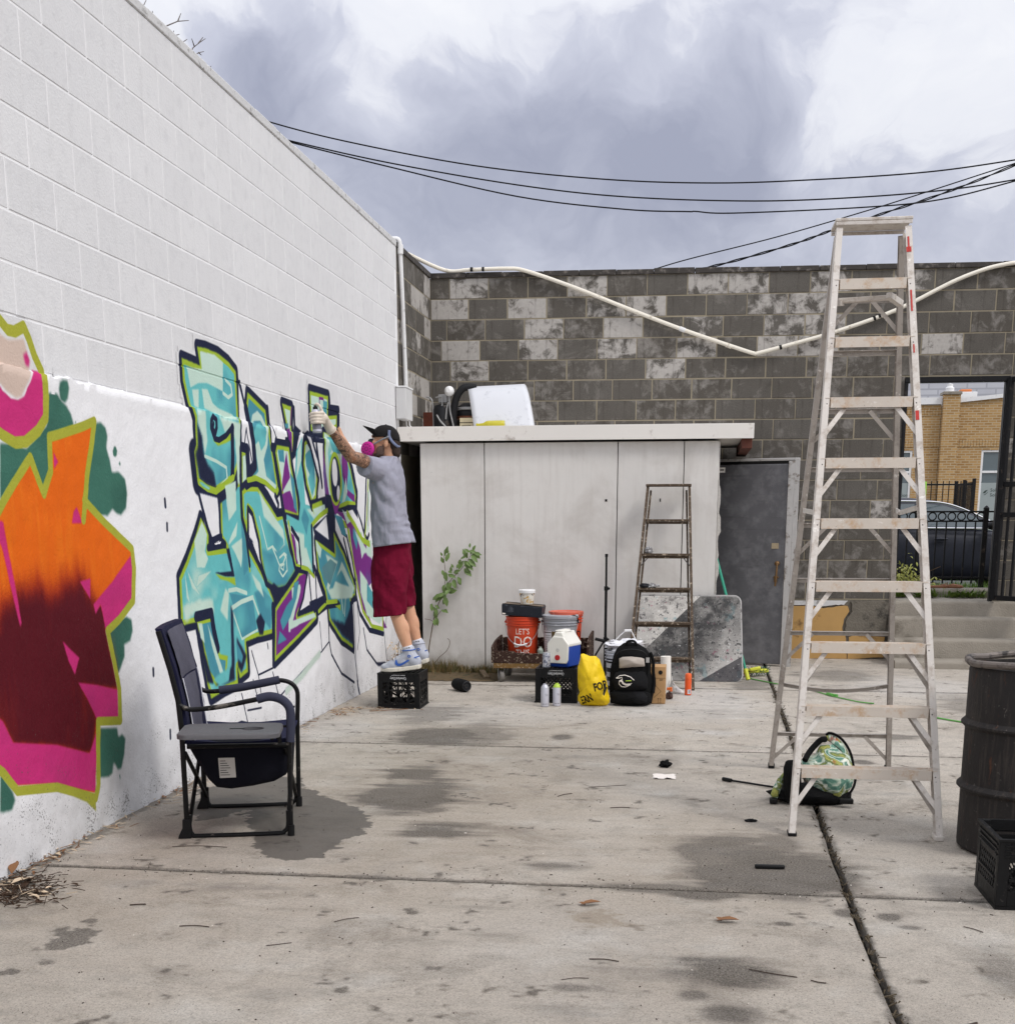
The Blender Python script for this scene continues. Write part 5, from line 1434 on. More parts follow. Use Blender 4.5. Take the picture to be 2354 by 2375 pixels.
# curved white sheet-metal cover leaning over it
cv = thing('sheet_metal_cover', 'curved white sheet metal cover leaning over the compressor on the roof', 'metal sheet', (.85, 12.8, RZ))
b = MB()
def cover(u, v):
    z = RZ+.003+.435*math.sin(v*PI/2*.93)/math.sin(PI/2*.93)
    y = 12.56+.34*v+.10*v**3
    xl = .655-.143*v; xr = 1.243-.150*v-.013*v**3
    return (xl+(xr-xl)*u, y, z+.020*u*v)
b.grid(cover, 12, 14)
o = b.build('sheet', M('pale_grey_sheet_metal', S(206, 208, 213), .5, var=.04, scale=5, bump=.06, wear=S(180, 182, 188), wamt=.2, wscale=6), cv); md = o.modifiers.new('thick', 'SOLIDIFY'); md.thickness = .004; md.offset = 0
for u in (0.0, 1.0):
    b = MB(); b.tube([cover(u, v/14) for v in range(15)], .0035, 6); b.build('rolled_edge', m_zinc, cv)
bt = MB(); bt.lathe([(0, 0), (.036, .0), (.04, .006), (.04, .15), (.036, .175), (.016, .21), (.013, .26), (.016, .262), (.016, .275), (0, .275)], 18, Matrix.Translation((.955, 12.52, RZ+.042)) @ Matrix.Rotation(-PI/2, 4, 'Y') @ Matrix.Rotation(.0, 4, 'X'))
tag(bt.build('bottle', M('yellow_green_plastic', S(186, 176, 44), .35, var=.2, scale=20, bump=.05), None, origin=(.85, 12.52, RZ)), 'yellow squeeze bottle lying on the cold store roof edge', 'bottle')

# ================================================================== conduits, cables, twigs
m_pvc = M('cream_pvc_pipe', S(232, 226, 212), .45, var=.06, scale=8, bump=.05, wear=S(190, 180, 160), wamt=.1)
cd = thing('wall_conduit', 'white vertical conduit with a grey white junction box at the end of the white wall', 'conduit', (.03, 12.25, 2.35))
b = MB(); b.tube(smooth_path([(-.12, 12.23, 3.955), (.0, 12.235, 3.96), (.028, 12.237, 3.93)], 4)+[Vector((.03, 12.30, 3.4)), Vector((.03, 12.38, 2.65))], .021, 12); b.build('pipe', m_white_paint, cd)
b = MB(); b.lathe([(.028, -.03), (.028, .05)], 14, c=(.03, 12.243, 3.86)); b.build('coupling', m_white_paint, cd)
MB().bb(.004, .10, 12.05, 12.34, 2.36, 2.64).build('junction_box', M('grey_white_box', S(206, 206, 206), .5, var=.06, scale=8, bump=.05), cd, bevel=.006)
MB().bb(.004, .106, 12.046, 12.344, 2.641, 2.655).build('box_lid', m_white_paint, cd, bevel=.002)
for dx in (0, .03):
    b = MB(); b.tube(smooth_path([(.05+dx, 12.28, 2.36), (.055+dx, 12.29, 2.31), (.10+dx, 12.32, RZ+.0)], 5), .007, 6); b.build('lead', m_white_paint, cd)
sp = thing('sagging_pipe', 'long cream plastic pipe sagging in a V across the bare back wall', 'pipe', (2.9, 13.7, 3.5))
def by(x): return back_y(x)-.045
b = MB(); pa = smooth_path([(-.35, 13.3, 4.16), (-.166, 13.5, 4.07), (.161, by(.16)+.05, 3.955), (.414, by(.41)+.02, 3.95), (.80, by(.8)-.02, 3.948), (1.0, by(1), 3.925), (1.5, by(1.5), 3.755), (2.016, by(2), 3.554), (2.6, by(2.6), 3.334), (3.2, by(3.2), 3.132), (3.335, by(3.335), 3.09)], 5)
b.tube(pa, .020, 10); b.build('pipe_length', m_pvc, sp)
b = MB(); pb = smooth_path([(3.33, by(3.33)-.004, 3.086), (3.6, by(3.6), 3.152), (4.12, by(4.12), 3.288), (4.715, by(4.7), 3.489), (5.22, by(5.2), 3.733), (5.5, by(5.5), 3.84), (5.70, by(5.7), 3.888), (5.9, by(5.9), 3.91), (6.3, by(6.3), 3.91), (7.2, by(7.2), 3.85)], 5)
b.tube(pb, .020, 10); b.build('pipe_length', m_pvc, sp)
m_tape = M('black_tape', S(30, 28, 28), .6, var=.1, bump=.1)
for (x, z, dx, dz, mt) in ((3.588, 3.149, .97, .25, m_tape), (4.50, 3.413, .95, .32, m_tape), (4.55, 3.431, .95, .32, m_tape), (2.598, 3.335, .93, -.36, m_white_paint), (3.07, 3.172, .93, -.36, m_pvc), (.44, 3.951, 1, 0, m_tape), (.56, 3.951, 1, 0, m_tape)):
    b = MB(); d = Vector((dx, 0, dz)).normalized()*(.012 if mt is m_tape else .03)
    c = Vector((x, by(x), z)); b.tube([c-d, c+d], .0235, 10); b.build('joint_sleeve', mt, sp)
m_cable = M('black_cable', S(22, 22, 26), .6, var=.1, bump=0)
def cable(pts, r, label, name='overhead_cable'):
    b = MB(); b.tube(smooth_path(pts, 8), r, 6); o = b.build(name, m_cable, None, origin=pts[0]); return tag(o, label, 'cable', 'overhead cables')
cable([(-1.948, 13, 5.409), (-1.486, 13, 5.233), (-.668, 13, 5.011), (.594, 13, 4.748), (1.831, 13, 4.585), (2.879, 13, 4.516), (3.824, 13, 4.514), (4.784, 13, 4.543), (5.547, 13, 4.617), (6.444, 13, 4.73), (9, 13.0, 5.1)], .0065, 'topmost thin black cable sagging across the cloudy sky')
cable([(-1.698, 13, 5.169), (-1.269, 13, 5.049), (-.247, 13, 4.805), (1.01, 13, 4.563), (2.038, 13, 4.424), (3.243, 13, 4.348), (4.221, 13, 4.35), (4.985, 13, 4.387), (5.561, 13, 4.451), (6.46, 13, 4.57), (9, 13.0, 5.0)], .0065, 'middle of the three sagging black cables above the back wall')
cable([(-1.699, 13, 5.150), (-1.269, 13, 5.037), (-.248, 13, 4.77), (1.01, 13, 4.461), (2.04, 13, 4.314), (2.62, 13, 4.276), (2.70, 13, 4.275), (3.048, 13, 4.249), (4.226, 13, 4.261), (4.915, 13, 4.305), (5.562, 13, 4.44), (6.451, 13, 4.659), (9, 13.0, 5.4)], .0065, 'lowest and deepest sagging of the three long black cables')
cable([(1.2, 16, 4.03), (1.629, 16, 4.158), (2.158, 16, 4.297), (2.63, 16, 4.417), (3.608, 16, 4.624), (4.561, 16, 4.862), (5.259, 16, 5.052), (6.187, 16, 5.315), (7.274, 16, 5.621), (10, 16, 6.5)], .0065, 'thin black cable climbing steeply to the right behind the tall ladder')
tw = [Vector(p) for p in smooth_path([(1.4, 16.3, 3.98), (2.035, 16.3, 4.178), (2.594, 16.3, 4.321), (3.127, 16.3, 4.43), (3.854, 16.3, 4.61), (4.306, 16.3, 4.755), (4.847, 16.3, 4.91), (5.494, 16.3, 5.10), (6.189, 16.3, 5.345), (7.266, 16.3, 5.77), (10, 16.3, 6.9)], 14)]
b = MB()
for s_ in (0, PI):
    b.tube([p+Vector((0, math.cos(i*.55+s_)*.009, math.sin(i*.55+s_)*.009)) for i, p in enumerate(tw)], .0075, 6)
tag(b.build('overhead_cable', m_cable, None, origin=tw[0]), 'twisted pair of black cables climbing to the right behind the tall ladder top', 'cable', 'overhead cables')
TWIGS = [[(-0.45, 7.929, 4.258), (-0.45, 8.297, 4.434), (-0.45, 8.482, 4.502)], [(-0.45, 8.297, 4.434), (-0.45, 8.355, 4.498)], [(-0.45, 7.701, 4.279), (-0.45, 7.761, 4.318), (-0.45, 7.825, 4.384)], [(-0.45, 7.761, 4.318), (-0.45, 7.743, 4.342)], [(-0.45, 7.934, 4.293), (-0.45, 7.915, 4.316), (-0.45, 7.909, 4.356)], [(-0.45, 8.178, 4.29), (-0.45, 8.224, 4.357)], [(-0.45, 8.207, 4.321), (-0.45, 8.312, 4.367)], [(-0.45, 8.275, 4.287), (-0.45, 8.343, 4.329), (-0.45, 8.439, 4.381)], [(-0.45, 8.33, 4.322), (-0.45, 8.321, 4.346)], [(-0.45, 8.463, 4.276), (-0.45, 8.496, 4.325), (-0.45, 8.527, 4.36), (-0.45, 8.633, 4.422), (-0.45, 8.76, 4.491)], [(-0.45, 8.633, 4.422), (-0.45, 8.718, 4.485)], [(-0.45, 8.556, 4.378), (-0.45, 8.516, 4.41)], [(-0.45, 8.489, 4.28), (-0.45, 8.547, 4.32), (-0.45, 8.625, 4.365), (-0.45, 8.72, 4.402)], [(-0.45, 8.625, 4.365), (-0.45, 8.674, 4.366)], [(-0.45, 8.718, 4.293), (-0.45, 8.783, 4.32), (-0.45, 8.843, 4.355)]]
tree = thing('bare_tree', 'bare thin tree whose grey twigs poke above the top of the white wall', 'tree', (-.9, 7.4, 0))
m_twig = M('grey_twig_bark', S(96, 88, 84), .9, var=.25, scale=40, bump=.3)
b = MB(); b.tube([(-.9, 7.4, -.1), (-.88, 7.4, 1.5), (-.8, 7.35, 2.6), (-.7, 7.3, 3.2)], [.06, .05, .035, .025], 10); b.build('trunk', m_twig, tree)
b = MB()
for pts in TWIGS:
    n_ = len(pts)
    b.tube(pts, [.0045-.0025*i/max(1, n_-1) for i in range(n_)], 5)
for k in (0, 2, 4, 5, 7, 9, 12, 14):
    p = Vector(TWIGS[k][0]); b.tube([(-.7, 7.3, 3.2), (-.6, (7.3+p.y)/2, 3.3), (p.x, p.y, p.z-.06), p], [.016, .012, .008, .007], 6)
b.build('branches', m_twig, tree)

# ================================================================== tall aluminium step ladder
def alu_mat(name, c, stain):
    t = NT(name)
    v = t.mapping((1, 1, 1))
    col = t.mix(t.noise(6, 6, .65), mul(c, .86), mul(c, 1.1))
    col = t.mix(t.ramp(t.noise(16, 7, .7), (.50, 0.0), (.66, .85)), col, stain)
    col = t.mix(t.ramp(t.noise(60, 4, .7), (.66, 0.0), (.72, .8)), col, S(92, 86, 80))
    col = t.mix(t.ramp(t.noise(34, 4, .6), (.64, 0.0), (.70, .7)), col, S(236, 232, 226))
    return t.fin(col, .55, .25, t.bump(t.noise(120, 3), .15, .003), .4)
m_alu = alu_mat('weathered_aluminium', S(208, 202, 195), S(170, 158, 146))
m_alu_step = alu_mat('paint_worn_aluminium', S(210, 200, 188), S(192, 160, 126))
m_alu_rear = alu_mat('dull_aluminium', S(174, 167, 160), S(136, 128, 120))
m_rivet = M('steel_rivet', S(90, 86, 84), .5, .6, var=.2, bump=0)
m_red = M('red_paint', S(186, 46, 38), .6, var=.2, scale=40, bump=.1)
m_blackrub = M('black_plastic', S(18, 18, 19), .55, var=.2, scale=30, bump=.15)
lad = thing('step_ladder', 'tall pale aluminium step ladder standing open beside the dark barrel', 'ladder', (3.61, 6.6, 0))
HT = 2.815
def fl(z): t = z/HT; return Vector((3.262+(3.408-3.262)*t, 5.872+(6.60-5.872)*t, z))
def fr(z): t = z/HT; return Vector((3.955+(3.745-3.955)*t, 5.872+(6.60-5.872)*t, z))
def rl(z): t = z/HT; return Vector((3.262+(3.418-3.262)*t, 7.60+(6.80-7.60)*t, z))
def rr(z): t = z/HT; return Vector((3.965+(3.742-3.965)*t, 7.60+(6.80-7.60)*t, z))
def channel(b, A, B, inner, depth, flange, th=.003, dy=1):
    """C-section rail: web on the outside, flanges turned inwards"""
    ax = (Vector(B)-Vector(A)).normalized()
    sx = Vector((inner, 0, 0)); sx = (sx-ax*sx.dot(ax)).normalized()
    dp = Vector((0, dy, 0)); dp = (dp-ax*dp.dot(ax)).normalized()
    A, B = Vector(A), Vector(B)
    b.bar(A+dp*depth/2, B+dp*depth/2, depth-.0064, th, sx)
    for k in (0, depth):
        b.bar(A+dp*k+sx*flange/2, B+dp*k+sx*flange/2, flange, th, dp)
b = MB(); channel(b, fl(.012), fl(HT-.03), 1, .075, .029); o = b.build('rail', m_alu, lad, smooth=0)
b = MB(); channel(b, fr(.012), fr(HT-.03), -1, .075, .029); o = b.build('rail', m_alu, lad, smooth=0)
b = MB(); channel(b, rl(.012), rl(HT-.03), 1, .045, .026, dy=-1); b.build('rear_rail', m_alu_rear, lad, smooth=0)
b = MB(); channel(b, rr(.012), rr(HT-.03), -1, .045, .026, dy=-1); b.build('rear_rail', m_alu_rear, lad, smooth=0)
for f_ in (fl, fr):
    p = f_(.012); s_ = 1 if f_ is fl else -1
    if s_ > 0: MB().bb(p.x-.004, p.x+.036, p.y-.004, p.y+.082, 0, .016).build('foot', m_blackrub, lad, bevel=.003)
    else: MB().bb(p.x-.036, p.x+.004, p.y-.004, p.y+.082, 0, .022).build('foot', m_alu, lad, bevel=.003)
for f_ in (rl, rr):
    p = f_(.012); s_ = 1 if f_ is rl else -1
    MB().bb(min(p.x, p.x+.03*s_)-.003, max(p.x, p.x+.03*s_)+.003, p.y-.05, p.y+.004, 0, .03).build('foot', m_blackrub, lad, bevel=.003)
# moulded top plate
b = MB(); b.bb(3.400, 3.752, 6.582, 6.82, HT-.004, HT+.010); b.bb(3.402, 3.750, 6.583, 6.588, HT-.022, HT-.005); b.bb(3.402, 3.750, 6.814, 6.819, HT-.022, HT-.005); b.build('top_plate', m_alu, lad, bevel=.003)
ZS = [.312, .592, .879, 1.158, 1.445, 1.722, 2.0, 2.277, 2.545]
for i, z in enumerate(ZS):
    a, c = fl(z), fr(z)
    x0, x1 = a.x+.004, c.x-.004
    yf = a.y
    b = MB()
    b.bb(x0+.006, x1-.006, yf-.004, yf+.078, z-.003, z)                     # tread
    b.bb(x0+.03, x1-.03, yf-.008, yf-.0045, z-.046, z+.001)               # front lip
    b.bb(x0+.006, x1-.006, yf+.078, yf+.081, z-.035, z)
    for k in range(5): b.bb(x0+.036, x1-.036, yf+.006+.015*k, yf+.009+.015*k, z+.0002, z+.002)
    b.build('step', m_alu_step, lad, smooth=0)
    b = MB()
    for xx in (a.x+.017, c.x-.017): b.ball((xx, yf-.006, z-.03), (.006, .004, .006), 8, 6)
    b.build('rivet', m_rivet, lad)
    if i < 7:
        for s_, f_ in ((1, fl), (-1, fr)):
            p = f_(z); zz = z-.175; q = f_(zz)
            MB().bar(p+Vector((s_*.105, .012, -.040)), q+Vector((s_*.014, .010, 0)), .022, .004, (0, 1, 0)).build('brace', m_alu, lad, smooth=0)
            if i in (0, 1, 2):
                MB().bar(p+Vector((s_*.115, .074, -.036)), q+Vector((s_*.014, .066, -.03)), .022, .004, (0, 1, 0)).build('brace', m_alu_rear, lad, smooth=0)
ZR = [.224, .530, .829, 1.126, 1.422, 1.709, 1.997, 2.272, 2.512]
for i, z in enumerate(ZR):
    a, c = rl(z), rr(z)
    b = MB(); sag = .035 if i == 1 else 0
    n = 10
    for k in range(n):
        u0, u1 = k/n, (k+1)/n
        P0 = Vector((a.x+.003+(c.x-a.x-.006)*u0, a.y-.02, z-sag*math.sin(PI*u0))); P1 = Vector((a.x+.003+(c.x-a.x-.006)*u1, a.y-.02, z-sag*math.sin(PI*u1)))
        b.bar(P0, P1, .026, .003); b.bar(P0+Vector((0, .012, -.012)), P1+Vector((0, .012, -.012)), .003, .022)
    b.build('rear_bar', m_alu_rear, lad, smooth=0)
    if i in (0, 2, 4, 6, 8):
        for s_, f_ in ((1, rl), (-1, rr)):
            p = f_(z); q = f_(z-.165)
            MB().bar(p+Vector((s_*.15, -.034, -.012)), q+Vector((s_*.014, -.036, 0)), .020, .003, (0, 1, 0)).build('brace', m_alu_rear, lad, smooth=0)
for s_, f_, g_ in ((1, fl, rl), (-1, fr, rr)):
    p = f_(1.50)+Vector((s_*.01, .07, 0)); q = g_(1.49)+Vector((s_*.01, -.04, 0)); m_ = (p+q)/2+Vector((s_*.035, 0, -.02))
    b = MB(); b.bar(p, m_, .004, .024); b.bar(m_, q, .004, .024); b.ball(m_, .012, 8, 6); b.build('spreader', m_alu, lad, smooth=0)
p = fl(2.47)
b = MB(); b.bar((p.x+.05, 6.70, 2.475), (fr(2.47).x-.06, 6.69, 2.485), .03, .022); b.bar((p.x+.03, 6.62, 2.455), (p.x+.07, 6.72, 2.47), .025, .03); b.bar((fr(2.47).x-.10, 6.66, 2.49), (fr(2.47).x-.03, 6.74, 2.462), .03, .028)
b.build('pail_bracket', m_alu, lad, smooth=0, bevel=.002)
for (z, dz, w_) in ((2.70, .035, .008), (2.675, .012, .022), (2.44, .05, .008), (2.22, .02, .006), (1.915, .022, .016)):
    p = fr(z); ax = (fr(1)-fr(0)).normalized()
    MB().bar(p-ax*dz+Vector((-.018, -.0032, 0)), p+ax*dz+Vector((-.018, -.0032, 0)), w_, .0015, (0, 1, 0)).build('red_paint_mark', m_red, lad, smooth=0)

# ================================================================== small wooden step ladder leaning on the cold store
def old_wood(name, c, c2):
    t = NT(name)
    col = t.mix(t.noise(7, 6, .6, vec=t.mapping((3, 3, .5))), c, c2)
    col = t.mix(t.ramp(t.noise(34, 6, .7), (.55, 0.0), (.66, .9)), col, S(196, 180, 160))
    col = t.mix(t.ramp(t.noise(24, 6, .7, vec=t.mapping((1, 1, 1), (4, 2, 1))), (.60, 0.0), (.7, .8)), col, S(40, 32, 26))
    return t.fin(col, .85, 0, t.bump(t.noise(60, 5, .6, vec=t.mapping((4, 4, .6))), .5, .006), .2)
m_lwood = old_wood('paint_flecked_brown_wood', S(98, 84, 70), S(64, 54, 46))
wl_ = thing('wooden_step_ladder', 'small worn brown wooden step ladder leaning against the cold store wall', 'ladder', (2.54, 11.4, 0))
def wlp(side, z, off=0):
    t = z/1.757
    x = (2.236+(2.352-2.236)*t) if side < 0 else (2.812+(2.724-2.812)*t)
    return Vector((x, 11.08+.53*z+off, z))
for s_ in (-1, 1):
    MB().bar(wlp(s_, 0), wlp(s_, 1.735), .024, .055, (0, 1, 0)).build('rail', m_lwood, wl_, bevel=.003)
    MB().bar(wlp(s_, .05, .06)+Vector((-s_*.028, 0, 0)), wlp(s_, 1.70, .06)+Vector((-s_*.028, 0, 0)), .018, .03, (0, 1, 0)).build('rear_leg', m_lwood, wl_, bevel=.002)
p, q = wlp(-1, 1.742), wlp(1, 1.742)
MB().bb(p.x-.018, q.x+.018, p.y-.05, p.y+.07, 1.737, 1.760).build('top_board', m_lwood, wl_, bevel=.004)
for i, z in enumerate((.268, .562, .853, 1.147, 1.448)):
    p, q = wlp(-1, z), wlp(1, z)
    b = MB(); b.bb(p.x+.012, q.x-.012, p.y-.04, p.y+.05, z-.022, z); b.bb(p.x+.013, q.x-.013, p.y-.025, p.y-.012, z-.043, z-.0225)
    b.build('tread', m_lwood, wl_, bevel=.003)
    if i in (0, 3):
        for s_ in (-1, 1):
            A = wlp(s_, z-.024)+Vector((-s_*.075, 0, 0)); B = wlp(s_, z-.105)+Vector((-s_*.012, 0, 0))
            b = MB(); b.tube([A, B], .005, 6); b.build('tie_rod', m_rivet, wl_)
m_rag = M('paint_spotted_grey_cloth', S(112, 110, 110), .9, var=.35, scale=30, bump=.5, wear=S(200, 200, 202), wamt=.5, wscale=40)
def lump(c, r, seed, amp=.3, f=4, n=20, m=14, flat=True):
    b = MB(); b.ball((0, 0, 0), 1, n, m)
    out = []
    for p in b.v:
        v = Vector(p); k = 1+amp*fbm((v.x*1.0+seed, v.y, v.z), f, 3)
        w_ = Vector((v.x*r[0]*k, v.y*r[1]*k, v.z*r[2]*k))
        if flat and w_.z < -r[2]*.75: w_.z = -r[2]*.75
        out.append((c[0]+w_.x, c[1]+w_.y, c[2]+w_.z+r[2]*.75))
    b.v = out; return b
tag(lump((2.378, 11.685, 1.148), (.034, .03, .034), 3, .4, 2.2).build('rag', m_rag, None, origin=(2.378, 11.685, 1.148), smooth=70), 'crumpled grey white rag on the second step of the wooden ladder', 'rag')
gv = thing('work_gloves', 'dark grey pair of work gloves on the middle step of the wooden ladder', 'gloves', (2.39, 11.52, .853))
b = lump((2.355, 11.52, .853), (.045, .04, .022), 8, .35, 2.2); b.build('glove', M('black_knit_glove', S(40, 40, 44), .9, var=.3, scale=40, bump=.5), gv, smooth=70)
b = lump((2.42, 11.53, .853), (.042, .035, .022), 12, .35, 2.2)
for k in range(4): b.tube([(2.445, 11.505+.015*k, .868), (2.475, 11.50+.017*k, .872), (2.492, 11.498+.018*k, .868)], [.009, .008, .005], 8)
b.build('glove', m_rag, gv, smooth=70)

# ================================================================== folding camp chair
chair = thing('camp_chair', 'navy and grey folding camp chair with a side tray facing right near the graffiti', 'chair', (.50, 5.46, 0))
CT = Matrix.Translation((.50, 5.46, 0)) @ Matrix.Rotation(R(14), 4, 'Z')
def cp(u, v, z): return CT @ Vector((u, v, z))
m_tube = M('charcoal_steel_tube', S(22, 22, 23), .45, .3, var=.15, scale=25, bump=.08, wear=S(110, 104, 98), wamt=.06)
def fabric_mat(name, c, sc=900, bmp=.4):
    t = NT(name)
    w_ = t.node('ShaderNodeTexWave', wave_type='BANDS', bands_direction='DIAGONAL'); w_.inputs['Scale'].default_value = sc/8; t.l.new(t.tc.outputs['Object'], w_.inputs['Vector'])
    col = t.mix(t.noise(7, 5), mul(c, .75), mul(c, 1.25))
    col = t.mix(t.math('MULTIPLY', w_.outputs['Fac'], .25), col, mul(c, .5))
    b_ = t.bump(t.noise(14, 5, .6), .35, .015)
    return t.fin(col, .9, 0, t.bump(w_.outputs['Fac'], bmp, .002, b_), .2)
m_navy = fabric_mat('navy_polyester', S(30, 31, 58))
m_navy_d = fabric_mat('dark_navy_polyester', S(14, 15, 26))
m_greymesh = fabric_mat('grey_padded_mesh', S(88, 87, 100), 1200)
m_foam = fabric_mat('blue_grey_foam_grip', S(58, 60, 76), 500)
m_pipe_w = M('white_piping', S(206, 206, 214), .7, var=.05, bump=0)
for v in (0.0, .63):
    b = MB(); b.tube([cp(*p) for p in [(0, v, .03), (0, v, .30), (0, v, .50), (-.008, v, .64), (-.035, v, .78), (-.078, v, .955)]], .0125, 10)
    b.build('rear_leg', m_tube, chair)
    arm = [(-.008, v, .625), (.02, v, .608), (.06, v, .600), (.18, v, .612), (.33, v, .640)]
    b = MB(); b.tube(smooth_path([cp(*p) for p in arm]+[cp(.40, v, .652), cp(.455, v, .638), cp(.485, v, .60), cp(.487, v, .54), cp(.482, v, .44), cp(.478, v, .25), cp(.474, v, .03)], 4), .0115, 10)
    b.build('arm_and_front_leg', m_tube, chair)
    b = MB()
    if v == 0: b.tube(smooth_path([cp(.345, v, .643), cp(.40, v, .655), cp(.455, v, .640), cp(.489, v, .60), cp(.492, v, .53), cp(.487, v, .445)], 5), .021, 12)
    else: b.tube(smooth_path([cp(.10, v, .606), cp(.2, v, .618), cp(.30, v, .636), cp(.40, v, .655)], 5), .021, 12)
    b.build('foam_grip', m_foam, chair)
    b = MB(); b.tube(smooth_path([cp(.012, v, .11), cp(.012, v, .05), cp(.022, v, .018), cp(.06, v, .010), cp(.40, v, .013), cp(.445, v, .022), cp(.462, v, .05), cp(.464, v, .12)], 4), .0105, 8); b.build('ground_bar', m_tube, chair)
    b = MB(); b.loft([[cp(x, v+y, z) for x, y in ((-.018*k-.004, -.016), (.018, -.016), (.018, .016), (-.018*k-.004, .016))] for z, k in ((.0, 2.1), (.014, 1.9), (.05, .9), (.09, .8))]); b.build('rear_foot', m_blackrub, chair, bevel=.003)
    b = MB(); b.tube([cp(.474, v, .0), cp(.475, v, .05)], .0165, 10); b.build('front_foot', m_blackrub, chair)
    b = MB(); b.tube([cp(.02, v, .43), cp(.48, v, .43)], .0115, 8); b.build('seat_rail', m_tube, chair)
    b = MB(); b.tube([cp(.438, v, .515), cp(.472, v, .517)], .006, 6); b.tube([cp(.438, v, .515), cp(.440, v, .44)], .009, 8); b.build('arm_bracket', m_tube, chair)
for (u, z0, z1) in ((.010, .40, .06), (.462, .42, .05)):
    for a, c in ((0, .63), (.63, 0)):
        b = MB(); b.tube([cp(u, a, z0), cp(u, (a+c)/2, (z0+z1)/2), cp(u, c, z1)], .0105, 8); b.build('scissor_bar', m_tube, chair)
# padded backrest
def back_pt(v, w, off):
    z = .44+.525*w
    u = .015-.02*w-.075*w*w
    belly = .022*math.sin(PI*v)*(.6+.4*math.sin(PI*w))
    return cp(u+off-belly, .012+.606*v, z)
b = MB()
rings = []
for j in range(15):
    w = j/14; ring = []
    for i in range(17): ring.append(back_pt(i/16, w, .016+.012*math.sin(PI*i/16)*math.sin(PI*min(1, w*1.02))+.004*fbm((i*.3, j*.3, 1), 1.5)))
    for i in range(16, -1, -1): ring.append(back_pt(i/16, w, -.014))
    rings.append(ring)
b.loft(rings); back = b.build('backrest', m_navy, chair, smooth=60)
b = MB()
def pad(vf, wa, wb, off):
    def fn(i, j):
        w = wa+(wb-wa)*j; v0, v1 = vf(w); v = v0+(v1-v0)*i
        return back_pt(v, w, .030+.012*math.sin(PI*i)*math.sin(PI*j)+.003*fbm((i*3, j*3, off), 2))
    return fn
b.grid(pad(lambda w: (.12, .88), .55, .97, 1), 12, 10); b.build('head_pad', m_greymesh, back, smooth=60)
b = MB(); b.grid(pad(lambda w: (.16+.10*(1-w/.54), .84-.10*(1-w/.54)), .04, .535, 2), 12, 12); b.build('back_pad', m_greymesh, back, smooth=60)
for s_ in (0, 1):
    b = MB(); b.tube([back_pt((.13 if not s_ else .87)+(.02*math.sin(w*9))*(1 if s_ else -1)*-1, w, .034) for w in [k/20*.56 for k in range(21)]], .003, 6); b.build('piping', m_pipe_w, back)
# sling seat
b = MB(); rings = []
for j in range(13):
    v = .02+.59*j/12; sag = .035*math.sin(PI*j/12)
    rings.append([cp(.015, v, .455-sag*.6), cp(.15, v, .445-sag), cp(.30, v, .445-sag), cp(.46, v, .458-sag*.5), cp(.485, v, .448), cp(.48, v, .43), cp(.30, v, .425-sag), cp(.15, v, .425-sag), cp(.015, v, .435-sag*.6)])
b.loft(rings); b.build('seat', m_navy, chair, smooth=60)
b = MB(); rings = []
pp = [(.012, .425), (.475, .425), (.472, .34), (.455, .275), (.40, .245), (.30, .225), (.20, .215), (.135, .222), (.10, .26), (.06, .33)]
for v, k in ((.055, .9), (.075, 1.0), (.30, 1.04), (.53, 1.0), (.57, .9)):
    rings.append([cp(.25+(u-.25)*k, v, .425-(.425-z)*k+.004*fbm((u*8, v*8, 3), 2)) for u, z in pp])
b.loft(rings); sl = b.build('underseat_sling', m_navy_d, chair, smooth=50)
b = MB(); b.add([cp(.150, .052, .365), cp(.225, .052, .365), cp(.228, .052, .272), cp(.153, .052, .270)], [(0, 3, 2, 1)]); b.build('care_label', M('cream_care_label', S(188, 184, 178), .8, var=.1, scale=60, bump=.05), sl, smooth=0)
b = MB()
for k in range(7): b.add([cp(.158, .0512, .352-.011*k), cp(.158+.05*(.5+.5*((k*37) % 7)/7), .0512, .352-.011*k), cp(.158+.05*(.5+.5*((k*37) % 7)/7), .0512, .349-.011*k), cp(.158, .0512, .349-.011*k)], [(0, 1, 2, 3)])
b.build('label_print', m_dark, sl, smooth=0)
# folding side tray with its cup hole
b = MB(); n = 40; ou = []
u0, u1, v0, v1, rr_ = .022, .462, -.335, -.02, .05
for cx_, cy_, a0 in ((u1-rr_, v1-rr_, 0), (u0+rr_, v1-rr_, 90), (u0+rr_, v0+rr_, 180), (u1-rr_, v0+rr_, 270)):
    for k in range(7): a = R(a0+15*k); ou.append((cx_+rr_*math.cos(a), cy_+rr_*math.sin(a)))
hole = [(.335+.05*math.cos(2*PI*k/len(ou)), -.165+.05*math.sin(2*PI*k/len(ou))) for k in range(len(ou))]
# align hole indices with the outline by angle

